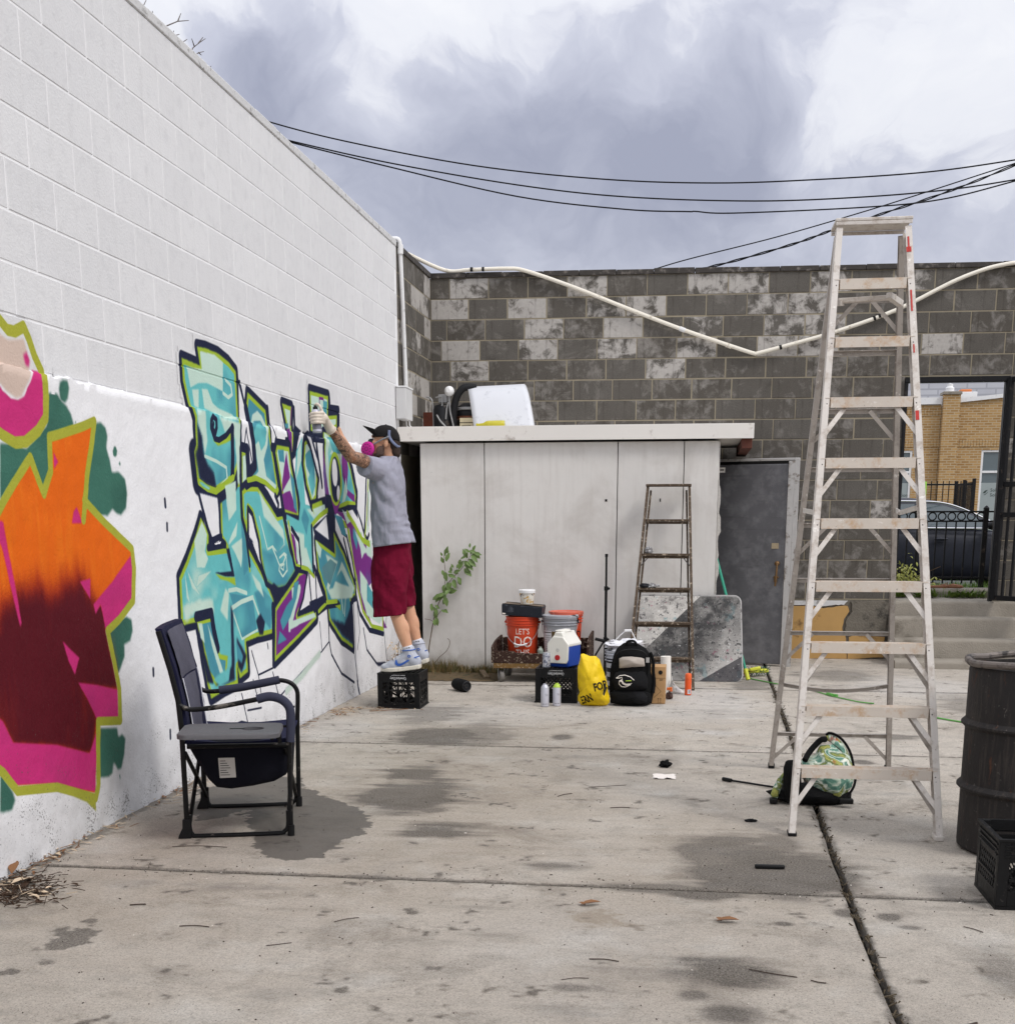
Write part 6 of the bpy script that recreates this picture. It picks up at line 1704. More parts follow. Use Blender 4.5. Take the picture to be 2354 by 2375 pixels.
ou.sort(key=lambda p: math.atan2(p[1]+.165, p[0]-.335)); hole.sort(key=lambda p: math.atan2(p[1]+.165, p[0]-.335))
ZT = .538
rings = [[cp(x, y, ZT-.03) for x, y in hole], [cp(x, y, ZT-.022) for x, y in ou], [cp(x, y, ZT-.004) for x, y in ou], [cp(.242+(x-.242)*.985, -.177+(y+.177)*.98, ZT) for x, y in ou], [cp(.242+(x-.242)*.95, -.177+(y+.177)*.93, ZT-.003) for x, y in ou], [cp(x, y, ZT-.003) for x, y in hole], [cp(x, y, ZT-.03) for x, y in hole]]
b.loft(rings, caps=False); m_tray = M('grey_moulded_tray', S(84, 83, 86), .6, var=.15, scale=30, bump=.2, bscale=300)
tr = b.build('side_tray', m_tray, chair, smooth=40)
b = MB(); b.lathe([(.0, 0), (.046, 0), (.046, .006)], 24, CT @ Matrix.Translation((.335, -.165, ZT-.038)), caps=False); b.build('cup_holder', m_blackrub, tr)
b = MB(); b.bb(.235, .30, -.172, -.160, ZT-.0025, ZT-.001, CT); b.build('tray_slot', m_blackrub, tr, smooth=0)
for u in (.05, .43):
    b = MB(); b.tube([cp(u, -.30, ZT-.028), cp(u, -.01, ZT-.028), cp(u, 0, .46)], .008, 8); b.build('tray_arm', m_tube, chair)

# ================================================================== milk crates
m_crate = M('black_crate_plastic', S(15, 15, 16), .5, var=.25, scale=25, bump=.25, bscale=160, wear=S(92, 88, 84), wamt=.08, wscale=24)
m_print_w = M('white_crate_print', S(214, 214, 216), .7, var=.08, bump=0)
def crate(label, group, style, flipped, loc, rz, L=.335, W=.335, H=.275):
    t = thing('milk_crate', label, 'crate', (0, 0, 0), 0, group)
    th = .012
    def P(x, y, z): return (x, y, H-z) if flipped else (x, y, z)
    def bbx(b, x0, x1, y0, y1, z0, z1):
        if flipped: z0, z1 = H-z1, H-z0
        b.bb(x0, x1, y0, y1, z0, z1)
    hx, hy = L/2, W/2
    # base grid
    b = MB()
    n_ = 8
    for k in range(n_+1):
        x = -hx+.012+(L-.024)*k/n_; bbx(b, x-.004, x+.004, -hy+.004, hy-.004, .004, .012)
        bbx(b, -hx+.004, hx-.004, (-hy+.012+(W-.024)*k/n_)-.004, (-hy+.012+(W-.024)*k/n_)+.004, .0045, .0115)
    bbx(b, -hx, hx, -hy, -hy+.02, 0, .013); bbx(b, -hx, hx, hy-.02, hy, 0, .013); bbx(b, -hx, -hx+.02, -hy+.0205, hy-.0205, 0, .013); bbx(b, hx-.02, hx, -hy+.0205, hy-.0205, 0, .013)
    b.build('base_grid', m_crate, t, smooth=0)
    # corner posts
    for sx in (-1, 1):
        for sy in (-1, 1):
            b = MB(); x0, x1 = sorted((sx*hx, sx*(hx-.042))); y0, y1 = sorted((sy*hy, sy*(hy-th))); bbx(b, x0, x1, y0, y1, .0135, H)
            x0, x1 = sorted((sx*hx, sx*(hx-th))); y0, y1 = sorted((sy*(hy-th-.0005), sy*(hy-.042))); bbx(b, x0, x1, y0, y1, .0135, H)
            b.build('corner_post', m_crate, t, smooth=0, bevel=.003)
    band = .058
    for side in range(4):
        Mx = Matrix.Rotation(side*PI/2, 4, 'Z'); hw = (hx if side % 2 == 0 else hy)-.0425; d = (hy if side % 2 == 0 else hx)
        b = MB()
        def bar2(x0, z0, x1, z1, w_, t0=.0, t1=.009):
            A = Vector((x0, 0, z0)); B = Vector((x1, 0, z1)); dd = (B-A).normalized(); nn = Vector((-dd.z, 0, dd.x))*w_/2
            pts = [A+nn, B+nn, B-nn, A-nn]
            vs = [Vector((p.x, -d+.0015+t0, p.z)) for p in pts]+[Vector((p.x, -d+.0015+t1, p.z)) for p in pts]
            vs = [P(*v) for v in vs]
            b.add(vs, [(0, 1, 2, 3), (7, 6, 5, 4), (0, 4, 5, 1), (1, 5, 6, 2), (2, 6, 7, 3), (3, 7, 4, 0)], Mx)
        # frame bands (solid lower band carries the print), centre rib, top rim
        zb = .0135
        bar2(-hw, zb+band/2, hw, zb+band/2, band)
        bar2(-hw, H-.02, hw, H-.02, .04)
        if style == 'cross':
            bar2(-hw, .135, hw, .135, .012, -.003, .007)
            z0, z1 = zb+band, H-.04
            for x in (-hw+.045, hw-.045): bar2(x, z0, x, z1, .010)
            for k in range(5):
                xa = -.085+.0425*k
                bar2(xa, z0, -xa*.55, z1, .008, .001, .008)
                bar2(xa, z0, xa*1.1-.03, z1, .006, .0015, .0075)
            for z in (z0+.03, z0+.065, .19): bar2(-hw+.045, z, hw-.045, z, .006, .002, .0085)
            for s_ in (-1, 1):
                bar2(s_*hw, H-.075, s_*.06, H-.04, .014, -.002, .007)
                for k in range(4): bar2(s_*(hw-.04), z0+.012+.03*k, s_*hw, z0+.03+.03*k, .006, .001, .008)
            bar2(-.055, H-.036, .055, H-.036, .016, -.004, .006)
        elif style == 'diamond':
            z0, z1 = zb+band, H-.06
            bar2(-hw, H-.055, hw, H-.055, .03)
            hgt = z1-z0; wd = 2*hw; p_ = .032
            k = -hgt
            while k < wd:
                for sgn in (1, -1):
                    xa, za, xb, zb_ = -hw+k, z0, -hw+k+hgt, z1
                    if xa < -hw: za += -hw-xa; xa = -hw
                    if xb > hw: zb_ -= xb-hw; xb = hw
                    if sgn < 0: xa, xb = -xa, -xb
                    if abs(xa-xb) > .004: bar2(xa, za, xb, zb_, .0065, .001 if sgn > 0 else .0016, .007)
                k += p_
            for z in (H-.012, H-.030, H-.048): bar2(-hw, z, hw, z, .004, -.004, .003)
        else:
            for z in (H-.006, H-.026, H-.046, H-.066): bar2(-hw-.02, z, hw+.02, z, .006, -.006, .002)
            bar2(-hw, H-.075, hw, H-.075, .03)
            bar2(-hw, .115, hw, .115, .008, -.005, .004)
            z0, z1 = zb+band-.02, H-.09
            hgt = z1-z0; wd = 2*hw; p_ = .027; k = -hgt*.55
            while k < wd:
                for sgn in (1, -1):
                    xa, za, xb, zb_ = -hw+k, z0, -hw+k+hgt*.55, z1
                    if xa < -hw: za += (-hw-xa)/.55; xa = -hw
                    if xb > hw: zb_ -= (xb-hw)/.55; xb = hw
                    if sgn < 0: xa, xb = -xa, -xb
                    if abs(xa-xb) > .004: bar2(xa, za, xb, zb_, .0055, .001 if sgn > 0 else .0016, .007)
                k += p_
        b.build('side_panel', m_crate, t, smooth=0)
    b = MB(); ri = .006
    for (x0, x1, y0, y1) in ((-hx-ri, hx+ri, -hy-ri, -hy+.006), (-hx-ri, hx+ri, hy-.006, hy+ri), (-hx-ri, -hx+.006, -hy+.0065, hy-.0065), (hx-.006, hx+ri, -hy+.0065, hy-.0065)): bbx(b, x0, x1, y0, y1, H-.010, H+.001)
    b.build('rim', m_crate, t, smooth=0, bevel=.002)
    if flipped:
        lm = Matrix.Translation((0, -hy+.0012, H-.040)) @ Matrix.Rotation(PI/2, 4, 'X') @ Matrix.Rotation(PI, 4, 'Z')
        lettering('Cloverland Dairy', .030, m_print_w, t, lm, sx=.62)
        lettering('Baltimore, Maryland 21217', .011, m_print_w, t, Matrix.Translation((0, -hy+.0012, H-.016)) @ Matrix.Rotation(PI/2, 4, 'X') @ Matrix.Rotation(PI, 4, 'Z'), sx=.9)
    t.location = loc; t.rotation_euler = (0, 0, rz)
    return t
crate('upturned black milk crate the painter is standing on', 'black milk crates', 'cross', True, (.530, 9.838, 0), 0)
crate('upturned black milk crate under the blue cooler', 'black milk crates', 'diamond', True, (1.715, 10.315, 0), 0)
crate('open black milk crate upright in front of the dark barrel', 'black milk crates', 'ribbed', False, (4.115, 4.985, 0), R(1))

# ================================================================== steel drum
def drum_mat():
    t = NT('rusty_black_drum')
    P, xyz = t.pos()
    c = t.mix(t.noise(4, 6, .65, vec=P), S(24, 23, 24), S(50, 46, 44))
    c = t.mix(t.ramp(t.noise(5, 7, .7, vec=t.mapping((9, 9, .8))), (.50, 0.0), (.72, .7)), c, S(76, 68, 62))
    c = t.mix(t.ramp(t.noise(3.6, 7, .65, vec=t.mapping((5, 5, 1.2), (2, 1, 0))), (.60, 0.0), (.70, .8)), c, S(96, 58, 36))
    c = t.mix(t.ramp(t.noise(40, 4, .7, vec=P), (.64, 0.0), (.72, .5)), c, S(128, 120, 114))
    return t.fin(c, .7, .2, t.bump(t.noise(60, 5, .7, vec=P), .45, .006), .35)
m_drum = drum_mat()
dm = thing('steel_drum', 'rusty black open steel drum at the right behind the milk crate', 'drum', (4.29, 5.79, 0))
b = MB()
pf = [(.27, .0), (.288, .012), (.290, .03)]
for zc in (.285, .565):
    pf += [(.290, zc-.022), (.297, zc-.014), (.308, zc-.004), (.308, zc+.004), (.297, zc+.014), (.290, zc+.022)]
pf += [(.290, .80), (.286, .815), (.283, .82), (.270, .82), (.268, .80), (.268, .05), (0, .05)]
b.lathe(pf, 72, c=(4.29, 5.79, 0)); o = b.build('shell', m_drum, dm)
b = MB()
b.tube([(4.29+.297*math.cos(a), 5.79+.297*math.sin(a), .838+.004*math.sin(a*5)+.003*fbm((math.cos(a), math.sin(a), 0), 2)) for a in [2*PI*k/72 for k in range(72)]], .016, 10, closed=True); b.build('rolled_rim', M('grey_rusty_rim', S(112, 104, 98), .6, .4, var=.3, scale=14, bump=.4, wear=S(40, 36, 34), wamt=.4, wscale=10), dm)
b = MB(); b.lathe([(.0, .56), (.2, .58), (.266, .55), (.266, .50)], 30, c=(4.29, 5.79, 0), caps=False)
b.v = [(p[0], p[1], p[2]+.03*fbm(p, 12)) for p in b.v]; tag(b.build('ash_heap', M('ash_and_rubbish', S(60, 54, 48), .95, var=.4, scale=20, bump=.8), None, origin=(4.29, 5.79, .5)), 'dark ash and rubbish filling the open steel drum', 'rubbish')
wd = MB()
for k in range(9):
    p0 = Vector((4.27+rg.uniform(-.03, .03), 5.44, .36)); wd.tube([p0, p0+Vector((rg.uniform(-.06, .06), rg.uniform(-.01, .02), rg.uniform(.03, .12)))], .0018, 4)
tag(wd.build('dry_weed', m_stem, None, origin=(4.27, 5.44, .36)), 'dry twiggy weed caught against the front of the steel drum', 'weed')

# ================================================================== folded camouflage sunshade beside the ladder
def leafprint(name):
    t = NT(name)
    n1 = t.noise(11, 4, .5, dist=1.4); n2 = t.noise(17, 4, .5, vec=t.mapping((1, 1, 1), (3, 5, 1)), dist=1.0)
    c = t.ramp(n1, (.30, S(52, 84, 76)), (.42, S(96, 138, 122)), (.50, S(196, 206, 190)), (.56, S(84, 104, 66)), (.64, S(172, 172, 92)), (.75, S(62, 82, 70)))
    c = t.mix(t.ramp(n2, (.60, 0.0), (.66, .9)), c, S(226, 228, 214))
    c = t.mix(t.ramp(t.noise(6, 3, .5, vec=t.mapping((1, 1, 1), (9, 2, 4))), (.64, 0.0), (.69, .8)), c, S(160, 58, 44))
    return t.fin(c, .75, 0, t.bump(t.noise(30, 4), .3, .01), .2)
m_leafp = leafprint('leaf_print_fabric')
m_blackfab = fabric_mat('black_nylon', S(11, 11, 12), 900)
ss = thing('fabric_bag', 'crumpled leaf print fabric bag with black trim lying behind the tall ladder foot', 'bag', (3.43, 6.6, 0))
def patch(name, mat, pts, y0, bulge, th=.012, parent=None, tilt=0.0):
    """closed padded shape: outline in x,z filled as a domed cushion"""
    b = MB(); c = sum((Vector((p[0], p[1])) for p in pts), Vector((0, 0)))/len(pts)
    nr = 6; rings = []
    dense = []
    for i in range(len(pts)):
        p, q = Vector(pts[i]), Vector(pts[(i+1) % len(pts)])
        for k in range(3): dense.append(p.lerp(q, k/3))
    def ring(s_, side):
        out = []
        for p in dense:
            xz = c+(p-c)*s_
            h = bulge*(1-s_**2.2)+.006*fbm((xz.x*10, xz.y*10, 7), 2)
            out.append((xz.x, y0-side*h-(th/2)*side+tilt*(xz.y), max(.001, xz.y)))
        return out
    for s_ in (.05, .35, .6, .8, .93, 1.0): rings.append(ring(s_, 1))
    for s_ in (1.0, .8, .4, .05): rings.append(ring(s_, -.35))
    b.loft(rings)
    return b.build(name, mat, parent, smooth=60)
patch('printed_panel', m_leafp, [(3.358, .209), (3.384, .224), (3.44, .246), (3.465, .294), (3.53, .299), (3.575, .26), (3.597, .252), (3.619, .245), (3.633, .186), (3.642, .129), (3.631, .086), (3.598, .043), (3.581, .014), (3.543, .006), (3.493, .022), (3.459, .041), (3.433, .072), (3.391, .136)], 6.62, .11, parent=ss, tilt=.25)
patch('folded_flap', m_leafp, [(3.498, .335), (3.516, .345), (3.552, .330), (3.589, .298), (3.619, .245), (3.632, .19), (3.60, .24), (3.569, .265), (3.53, .296), (3.503, .315)], 6.66, .03, parent=ss, tilt=.25)
b = MB(); b.tube(smooth_path([(3.497, 6.74, .340), (3.516, 6.74, .352), (3.556, 6.735, .338), (3.595, 6.73, .303), (3.626, 6.71, .248), (3.642, 6.69, .18), (3.65, 6.66, .125), (3.636, 6.63, .08), (3.60, 6.6, .036), (3.582, 6.6, .010), (3.54, 6.6, .004), (3.49, 6.6, .012), (3.45, 6.6, .034)], 4), .007, 8); b.build('trim', m_blackfab, ss)
patch('side_pad', m_blackfab, [(3.285, .222), (3.296, .230), (3.359, .236), (3.368, .12), (3.371, .004), (3.30, .010), (3.278, .10), (3.276, .19)], 6.58, .03, .05, parent=ss)
patch('printed_edge', m_leafp, [(3.282, .165), (3.282, .11), (3.26, .047), (3.253, .02), (3.216, .037), (3.229, .08), (3.249, .127)], 6.60, .02, .02, parent=ss)
b = lump((3.42, 6.66, .0), (.20, .13, .055), 5, .22, 1.6, 26, 14); b.build('base_fabric', m_blackfab, ss, smooth=60)
b = MB(); b.tube(smooth_path([(3.385, 6.62, .225), (3.41, 6.66, .262), (3.448, 6.68, .305), (3.47, 6.68, .325), (3.495, 6.7, .324)], 5), [.016]*20+[.012], 8); b.build('strap', m_blackfab, ss)
b = MB(); b.bb(3.56, 3.63, 6.52, 6.56, .02, .045); b.build('buckle', m_blackrub, ss, bevel=.005)
b = MB(); b.bb(3.212, 3.25, 6.55, 6.6, .004, .03); b.build('buckle', m_blackrub, ss, bevel=.005)
rod = MB(); rod.tube([(2.985, 7.14, .012), (3.03, 7.10, .012)], .011, 8); rod.tube([(3.03, 7.11, .010), (3.25, 6.96, .010), (3.30, 6.93, .010)], .006, 8)
tag(rod.build('rod', m_blackrub, None, origin=(3.1, 7.05, 0)), 'thin black rod lying on the concrete left of the printed bag', 'rod')

# ================================================================== cart with buckets in front of the cold store
from mathutils.bvhtree import BVHTree
def drape(o, target, off=.003, d=(0, 1, 0)):
    """press flat lettering onto a soft surface along direction d (both in world metres)"""
    bt_ = Vector(root_of(target).location); tm = target.data
    bvh = BVHTree.FromPolygons([v.co+bt_ for v in tm.vertices], [tuple(p.vertices) for p in tm.polygons])
    bo = Vector(root_of(o).location); D_ = Vector(d)
    for v in o.data.vertices:
        p = v.co+bo-D_*1.0
        h = bvh.ray_cast(p, D_)
        if h[0] is not None: v.co = h[0]-D_*off-bo
m_red_pail = M('orange_red_plastic', S(206, 68, 32), .45, var=.12, scale=10, bump=.06, wear=S(150, 60, 40), wamt=.15)
m_grey_pail = M('grey_plastic_pail', S(158, 160, 166), .45, var=.08, scale=10, bump=.06, wear=S(208, 208, 210), wamt=.2)
m_board = old_wood('dark_stained_plank', S(72, 50, 42), S(46, 34, 30))
m_board_y = old_wood('yellowed_deck_edge', S(136, 106, 62), S(104, 80, 50))
m_whiteprint = M('white_print', S(232, 224, 216), .7, var=.05, bump=0)
m_paperw = M('white_paper_label', S(214, 212, 216), .75, var=.06, scale=20, bump=.08)
cart = thing('wooden_cart', 'low dark wooden cart on grey castors carrying buckets by the cold store', 'cart', (1.43, 11.7, 0))
X0, X1, Y0, Y1 = 1.012, 1.856, 11.42, 11.98
for k in range(4):
    MB().bb(X0, X1, Y0+.02+k*.135, Y0+.152+k*.135, .172, .205).build('deck_plank', m_board, cart, bevel=.003)
MB().bb(X0-.002, X1+.002, Y0-.012, Y0+.018, .128, .172).build('frame_rail', m_board_y, cart, bevel=.003)
MB().bb(X0-.002, X1+.002, Y1-.03, Y1, .128, .171).build('frame_rail', m_board_y, cart, bevel=.003)
for x in (X0, X1-.04): MB().bb(x, x+.04, Y0+.0185, Y1-.0305, .128, .171).build('frame_rail', m_board_y, cart, bevel=.003)
b = MB(); b.prism([(X0, .175), (1.70, .175), (1.70, .262), (1.30, .265), (1.22, .268), (1.20, .282), (X0, .284)], .022, Matrix.Translation((0, Y0+.010, 0)) @ Matrix.Rotation(PI/2, 4, 'X')); b.build('front_board', m_board, cart, smooth=0, bevel=.003)
MB().bb(1.702, X1, Y0-.012, Y0+.010, .175, .262).build('front_board', m_board, cart, bevel=.003)
for x, z1 in ((X0-.022, .352), (X1, .40)):
    b = MB(); b.prism([(Y0-.01, .175), (Y1, .175), (Y1, z1+.03), (Y0+.2, z1+.01), (Y0+.06, z1-.015), (Y0-.01, z1-.03)], .022, Matrix.Translation((x, 0, 0)) @ Matrix(((0, 0, 1, 0), (1, 0, 0, 0), (0, 1, 0, 0), (0, 0, 0, 1)))); b.build('side_board', m_board, cart, smooth=0, bevel=.003)
MB().bb(X0, X1, Y1+.001, Y1+.02, .175, .36).build('back_board', m_board, cart, bevel=.003)
m_tyre = M('grey_castor_tyre', S(118, 114, 110), .7, var=.2, scale=30, bump=.15)
for x, y in ((1.075, 11.46), (1.79, 11.46), (1.075, 11.92), (1.79, 11.92)):
    b = MB(); b.lathe([(.02, -.02), (.044, -.022), (.052, -.014), (.052, .014), (.044, .022), (.02, .02)], 22, Matrix.Translation((x, y, .053)) @ Matrix.Rotation(R(25), 4, 'Z') @ Matrix.Rotation(PI/2, 4, 'Y'))
    cs_ = b.build('castor', m_tyre, cart)
    b = MB(); b.lathe([(.022, -.024), (.024, .024)], 14, Matrix.Translation((x, y, .053)) @ Matrix.Rotation(R(25), 4, 'Z') @ Matrix.Rotation(PI/2, 4, 'Y')); b.bar((x-.026, y-.012, .05), (x-.026, y-.012, .125), .004, .03, (0, 1, 0)); b.bar((x+.026, y+.012, .05), (x+.026, y+.012, .125), .004, .03, (0, 1, 0)); b.build('castor_fork', m_grey_pipe, cs_)
def pail(name, label, c, r0, r1, h, mat, lid=None, group=None, tilt=0, bail=True, bail_front=True):
    t = thing(name, label, 'bucket', c, 0, group)
    x, y, z = c
    Mt = Matrix.Translation(c) @ Matrix.Rotation(tilt, 4, 'Y')
    pr_ = [(r0-.004, 0), (r0, .006)]
    def rr(z_): return r0+(r1-r0)*z_/h
    for zc in (h*.80, h*.86, h*.93): pr_ += [(rr(zc-.010), zc-.010), (rr(zc)+.009, zc-.006), (rr(zc)+.009, zc+.000), (rr(zc)+.001, zc+.003)]
    pr_ += [(r1, h-.012), (r1+.006, h-.010), (r1+.006, h), (r1-.004, h), (r0-.006, .012), (0, .012)]
    b = MB(); b.lathe(pr_, 48, Mt); sh = b.build('shell', mat, t)
    if lid is not None:
        b = MB(); b.lathe([(r1+.008, h-.022), (r1+.011, h-.02), (r1+.011, h+.004), (r1+.004, h+.008), (r1-.008, h+.008), (r1-.014, h+.001), (0, h+.001)], 48, Mt); b.build('lid', lid, t)
    if bail:
        b = MB()
        pts = [Mt @ Vector((-(r1+.008)*math.cos(a), -(r1+.012)*math.sin(a), h*.86-.20*math.sin(a))) for a in [PI*k/16 for k in range(17)]]
        b.tube(pts, .0028, 6); b.build('bail_handle', m_grey_pipe, t)
        b = MB(); b.tube(pts[6:11], .008, 8); b.build('grip', m_white_paint, t)
        for s_ in (-1, 1):
            b = MB(); b.ball(Mt @ Vector((s_*(r1+.006), 0, h*.86)), (.012, .014, .014), 10, 8); b.build('bail_ear', mat, t)
    return t, sh
def cyl_text(txt, size, mat, parent, c, rfun, z, ang=0.0, sx=1.0, off=.0012):
    o = lettering(txt, size, mat, parent, Matrix.Identity(4), depth=0, sx=sx)
    base = Vector(root_of(parent).location)
    for v in o.data.vertices:
        p = v.co+base; zz = z+p.y; r = rfun(zz)+off; a = ang+p.x/r
        v.co = Vector((c[0]+r*math.sin(a), c[1]-r*math.cos(a), c[2]+zz))-base
    return o
C1 = (1.245, 11.66, .206)
t1, s1 = pail('bucket', 'orange red bucket lettered LET\'S DO THIS under the black paint tray', C1, .130, .150, .375, m_red_pail, group='buckets on the cart')
rf = lambda z: .130+.020*z/.375
cyl_text("LET'S", .075, m_whiteprint, t1, C1, rf, .242, -.08+.2, .78)
o = cyl_text("DO", .145, m_whiteprint, t1, C1, rf, .145, -.04+.2, .80)
cyl_text("THIS", .075, m_whiteprint, t1, C1, rf, .052, -.06+.2, .85)
b = MB()
for (a0, zz) in ((-.16, .145), (.36, .145)):
    for k in range(1): 
        r = rf(zz)+.0018; a = a0+.2-.1
        b.add([(C1[0]+r*math.sin(a), C1[1]-r*math.cos(a), C1[2]+zz-.06), (C1[0]+r*math.sin(a+.028), C1[1]-r*math.cos(a+.028), C1[2]+zz-.06), (C1[0]+(r+.003)*math.sin(a+.028), C1[1]-(r+.003)*math.cos(a+.028), C1[2]+zz+.06), (C1[0]+(r+.003)*math.sin(a), C1[1]-(r+.003)*math.cos(a), C1[2]+zz+.06)], [(0, 1, 2, 3)])
o = b.build('stencil_gap', m_red_pail, t1, smooth=0); o['kind'] = 'stuff'
C2 = (1.592, 11.64, .206)
t2, s2 = pail('bucket', 'grey lidded bucket with a brown and white paper label on the cart', C2, .138, .158, .385, m_grey_pail, lid=m_grey_pail, group='buckets on the cart')
def wrap_label(name, mat, parent, c, a0, a1, z0, z1, rfun, off):
    b = MB(); n = 14
    b.grid(lambda u, v: (c[0]+(rfun(z0+(z1-z0)*v)+off)*math.sin(a0+(a1-a0)*u), c[1]-(rfun(z0+(z1-z0)*v)+off)*math.cos(a0+(a1-a0)*u), c[2]+z0+(z1-z0)*v), n, 2)
    return b.build(name, mat, parent, smooth=60)
rf2 = lambda z: .138+.020*z/.385
lb = wrap_label('paper_label', m_paperw, t2, C2, -1.2, 1.15, .03, .255, rf2, .0012)
wrap_label('brown_panel', M('olive_brown_print', S(92, 74, 40), .7, var=.2, scale=40, bump=0), lb, C2, -.42, .50, .12, .252, rf2, .002)
wrap_label('blue_panel', M('blue_print', S(52, 72, 150), .7, var=.1, bump=0), lb, C2, -.02, .16, .205, .25, rf2, .003)
wrap_label('dark_line', m_dark, lb, C2, -1.1, -.45, .236, .243, rf2, .002)
for k in range(9): wrap_label('text_line', m_grey_pipe, lb, C2, -1.05, -.55+.06*((k*5) % 3), .05+.02*k, .055+.02*k, rf2, .002)
b = MB(); b.tube(smooth_path([(1.69, 11.53, .585), (1.725, 11.55, .598), (1.752, 11.60, .575), (1.757, 11.62, .53)], 4), .008, 8); b.build('strap_clip', m_blackrub, t2)
m_red_lid = M('faded_red_lid', S(204, 96, 74), .5, var=.12, scale=10, bump=.08, wear=S(226, 170, 150), wamt=.2)
t3, s3 = pail('bucket', 'orange red bucket with a faded red lid behind the grey one', (1.628, 11.83, .206), .130, .150, .405, m_red_pail, lid=m_red_lid, group='buckets on the cart', bail=False)
cyl_text('HD', .10, m_blackrub, t3, (1.628, 11.83, .206), lambda z: .130+.02*z/.405, .2, .85)
# black paint tray lying over the first bucket, tub on top
tray = thing('paint_tray', 'black plastic tray lying upside down across the orange bucket top', 'tray', (1.25, 11.62, .58))
TT = Matrix.Translation((1.253, 11.64, .588)) @ Matrix.Rotation(R(4.2), 4, 'Y')
b = MB(); b.loft([[(sx*a, sy*c, z) for sx, sy in ((-1, -1), (1, -1), (1, 1), (-1, 1))] for a, c, z in ((.176, .126, .0), (.180, .130, .004), (.186, .138, .085), (.186, .138, .095), (.176, .13, .098))]); b.v = [tuple(TT @ Vector(p)) for p in b.v]; b.build('shell', M('dark_blue_black_plastic', S(34, 38, 46), .5, var=.25, scale=12, bump=.12, wear=S(84, 88, 96), wamt=.12), tray, bevel=.006)
b = MB()
for s_ in (-1, 1): b.box((0, s_*.128, .1005), (.36, .012, .008), TT)
b.build('rim_bar', m_blackrub, tray, smooth=0); [o for o in tray.children if o.name.startswith('rim_bar')][0]['kind'] = 'stuff'
b = MB(); b.box((0, 0, .0995), (.35, .25, .003), TT); b.build('dusty_top', M('dusty_brown_skin', S(112, 98, 84), .9, var=.3, scale=25, bump=.3), tray, smooth=0)
b = MB(); b.box((-.160, -.139, .014), (.028, .003, .012), TT); b.build('tray_slot', m_whiteprint, tray, smooth=0)
TB = (1.29, 11.62, .692)
tub = thing('plastic_tub', 'small white printed tub standing on top of the black paint tray', 'tub', TB)
b = MB(); b.lathe([(.052, 0), (.055, .003), (.070, .105), (.0, .105)], 32, c=TB)
def tubprint():
    t = NT('floral_tub_print')
    c = t.mix(t.ramp(t.noise(26, 4, .5, dist=1.0), (.54, 0.0), (.60, 1.0)), S(226, 222, 212), S(196, 154, 60))
    c = t.mix(t.ramp(t.noise(34, 4, .5, vec=t.mapping((1, 1, 1), (3, 1, 2)), dist=1.0), (.60, 0.0), (.64, 1.0)), c, S(84, 88, 96))
    return t.fin(c, .5, 0, None, .4)
b.build('cup', tubprint(), tub)
b = MB(); b.lathe([(.070, .100), (.0765, .101), (.0775, .125), (.072, .132), (.0, .131)], 32, c=TB); b.build('lid', m_white_paint, tub)
b = MB(); b.lathe([(.026, 0), (.027, .004), (.027, .085), (.012, .105), (.012, .115), (0, .116)], 18, c=(1.432, 11.475, .206)); bo = b.build('glass_bottle', M('murky_clear_glass', S(150, 162, 150), .15, var=.2, scale=20, bump=0, spec=.7), None, origin=(1.432, 11.475, .206)); tag(bo, 'small cloudy bottle standing between the orange and grey buckets', 'bottle')

# ---------------- cooler jug, drink can on the second crate
co = thing('lunch_cooler', 'small blue cooler with white peaked lid and red button on a milk crate', 'cooler', (1.765, 10.32, .277))
CMt = Matrix.Translation((1.768, 10.325, .277)) @ Matrix.Rotation(R(-20), 4, 'Z')
def cl(b): b.v = [tuple(CMt @ Vector(p)) for p in b.v]; return b
hw, hd = .088, .115
m_cblue = M('cobalt_blue_plastic', S(24, 66, 160), .35, var=.08, scale=10, bump=.04)
m_cwhite = M('cream_white_plastic', S(226, 224, 216), .4, var=.05, scale=10, bump=.04)
b = MB(); b.loft([[(sx*hw*k, sy*hd*k, z) for sx, sy in ((-1, -1), (1, -1), (1, 1), (-1, 1))] for k, z in ((.9, 0), (.96, .012), (1, .05), (1.03, .18))]); cl(b).build('tub', m_cblue, co, bevel=.014, seg=3)
b = MB(); b.loft([[(-hw*1.05, y, .168), (hw*1.05, y, .168), (hw*1.05, y, .190), (.040, y, .262), (.030, y, .285), (-.030, y, .285), (-.040, y, .262), (-hw*1.05, y, .190)] for y in (-hd*1.05, hd*1.05)]); cl(b).build('lid', m_cwhite, co, bevel=.008, seg=3)
b = MB(); b.prism([(-.078, .035), (.078, .035), (.092, .065), (.096, .19), (.045, .25), (-.045, .25), (-.096, .19), (-.092, .065)], .016, Matrix.Translation((0, -hd*1.05+.002, 0)) @ Matrix.Rotation(PI/2, 4, 'X')); cl(b).build('lid_flap', m_cwhite, co, bevel=.008, seg=3)
b = MB(); b.lathe([(.022, 0), (.022, .006), (0, .007)], 24, Matrix.Translation((0, -hd*1.05-.0145, .082)) @ Matrix.Rotation(PI/2, 4, 'X')); cl(b).build('button', M('red_button', S(176, 16, 26), .4, var=.05, bump=0), co)
b = MB(); b.tube([(.012*math.cos(a), -hd*1.05-.0145, .142+.012*math.sin(a)) for a in [2*PI*k/20 for k in range(20)]], .0012, 5, closed=True); b.tube([(.006*math.cos(a), -hd*1.05-.0145, .142+.006*math.sin(a)) for a in [.6+5*k/14 for k in range(15)]], .001, 5); cl(b).build('emblem', m_grey_pipe, co); [o for o in co.children if o.name.startswith('emblem')][0]['kind'] = 'stuff'
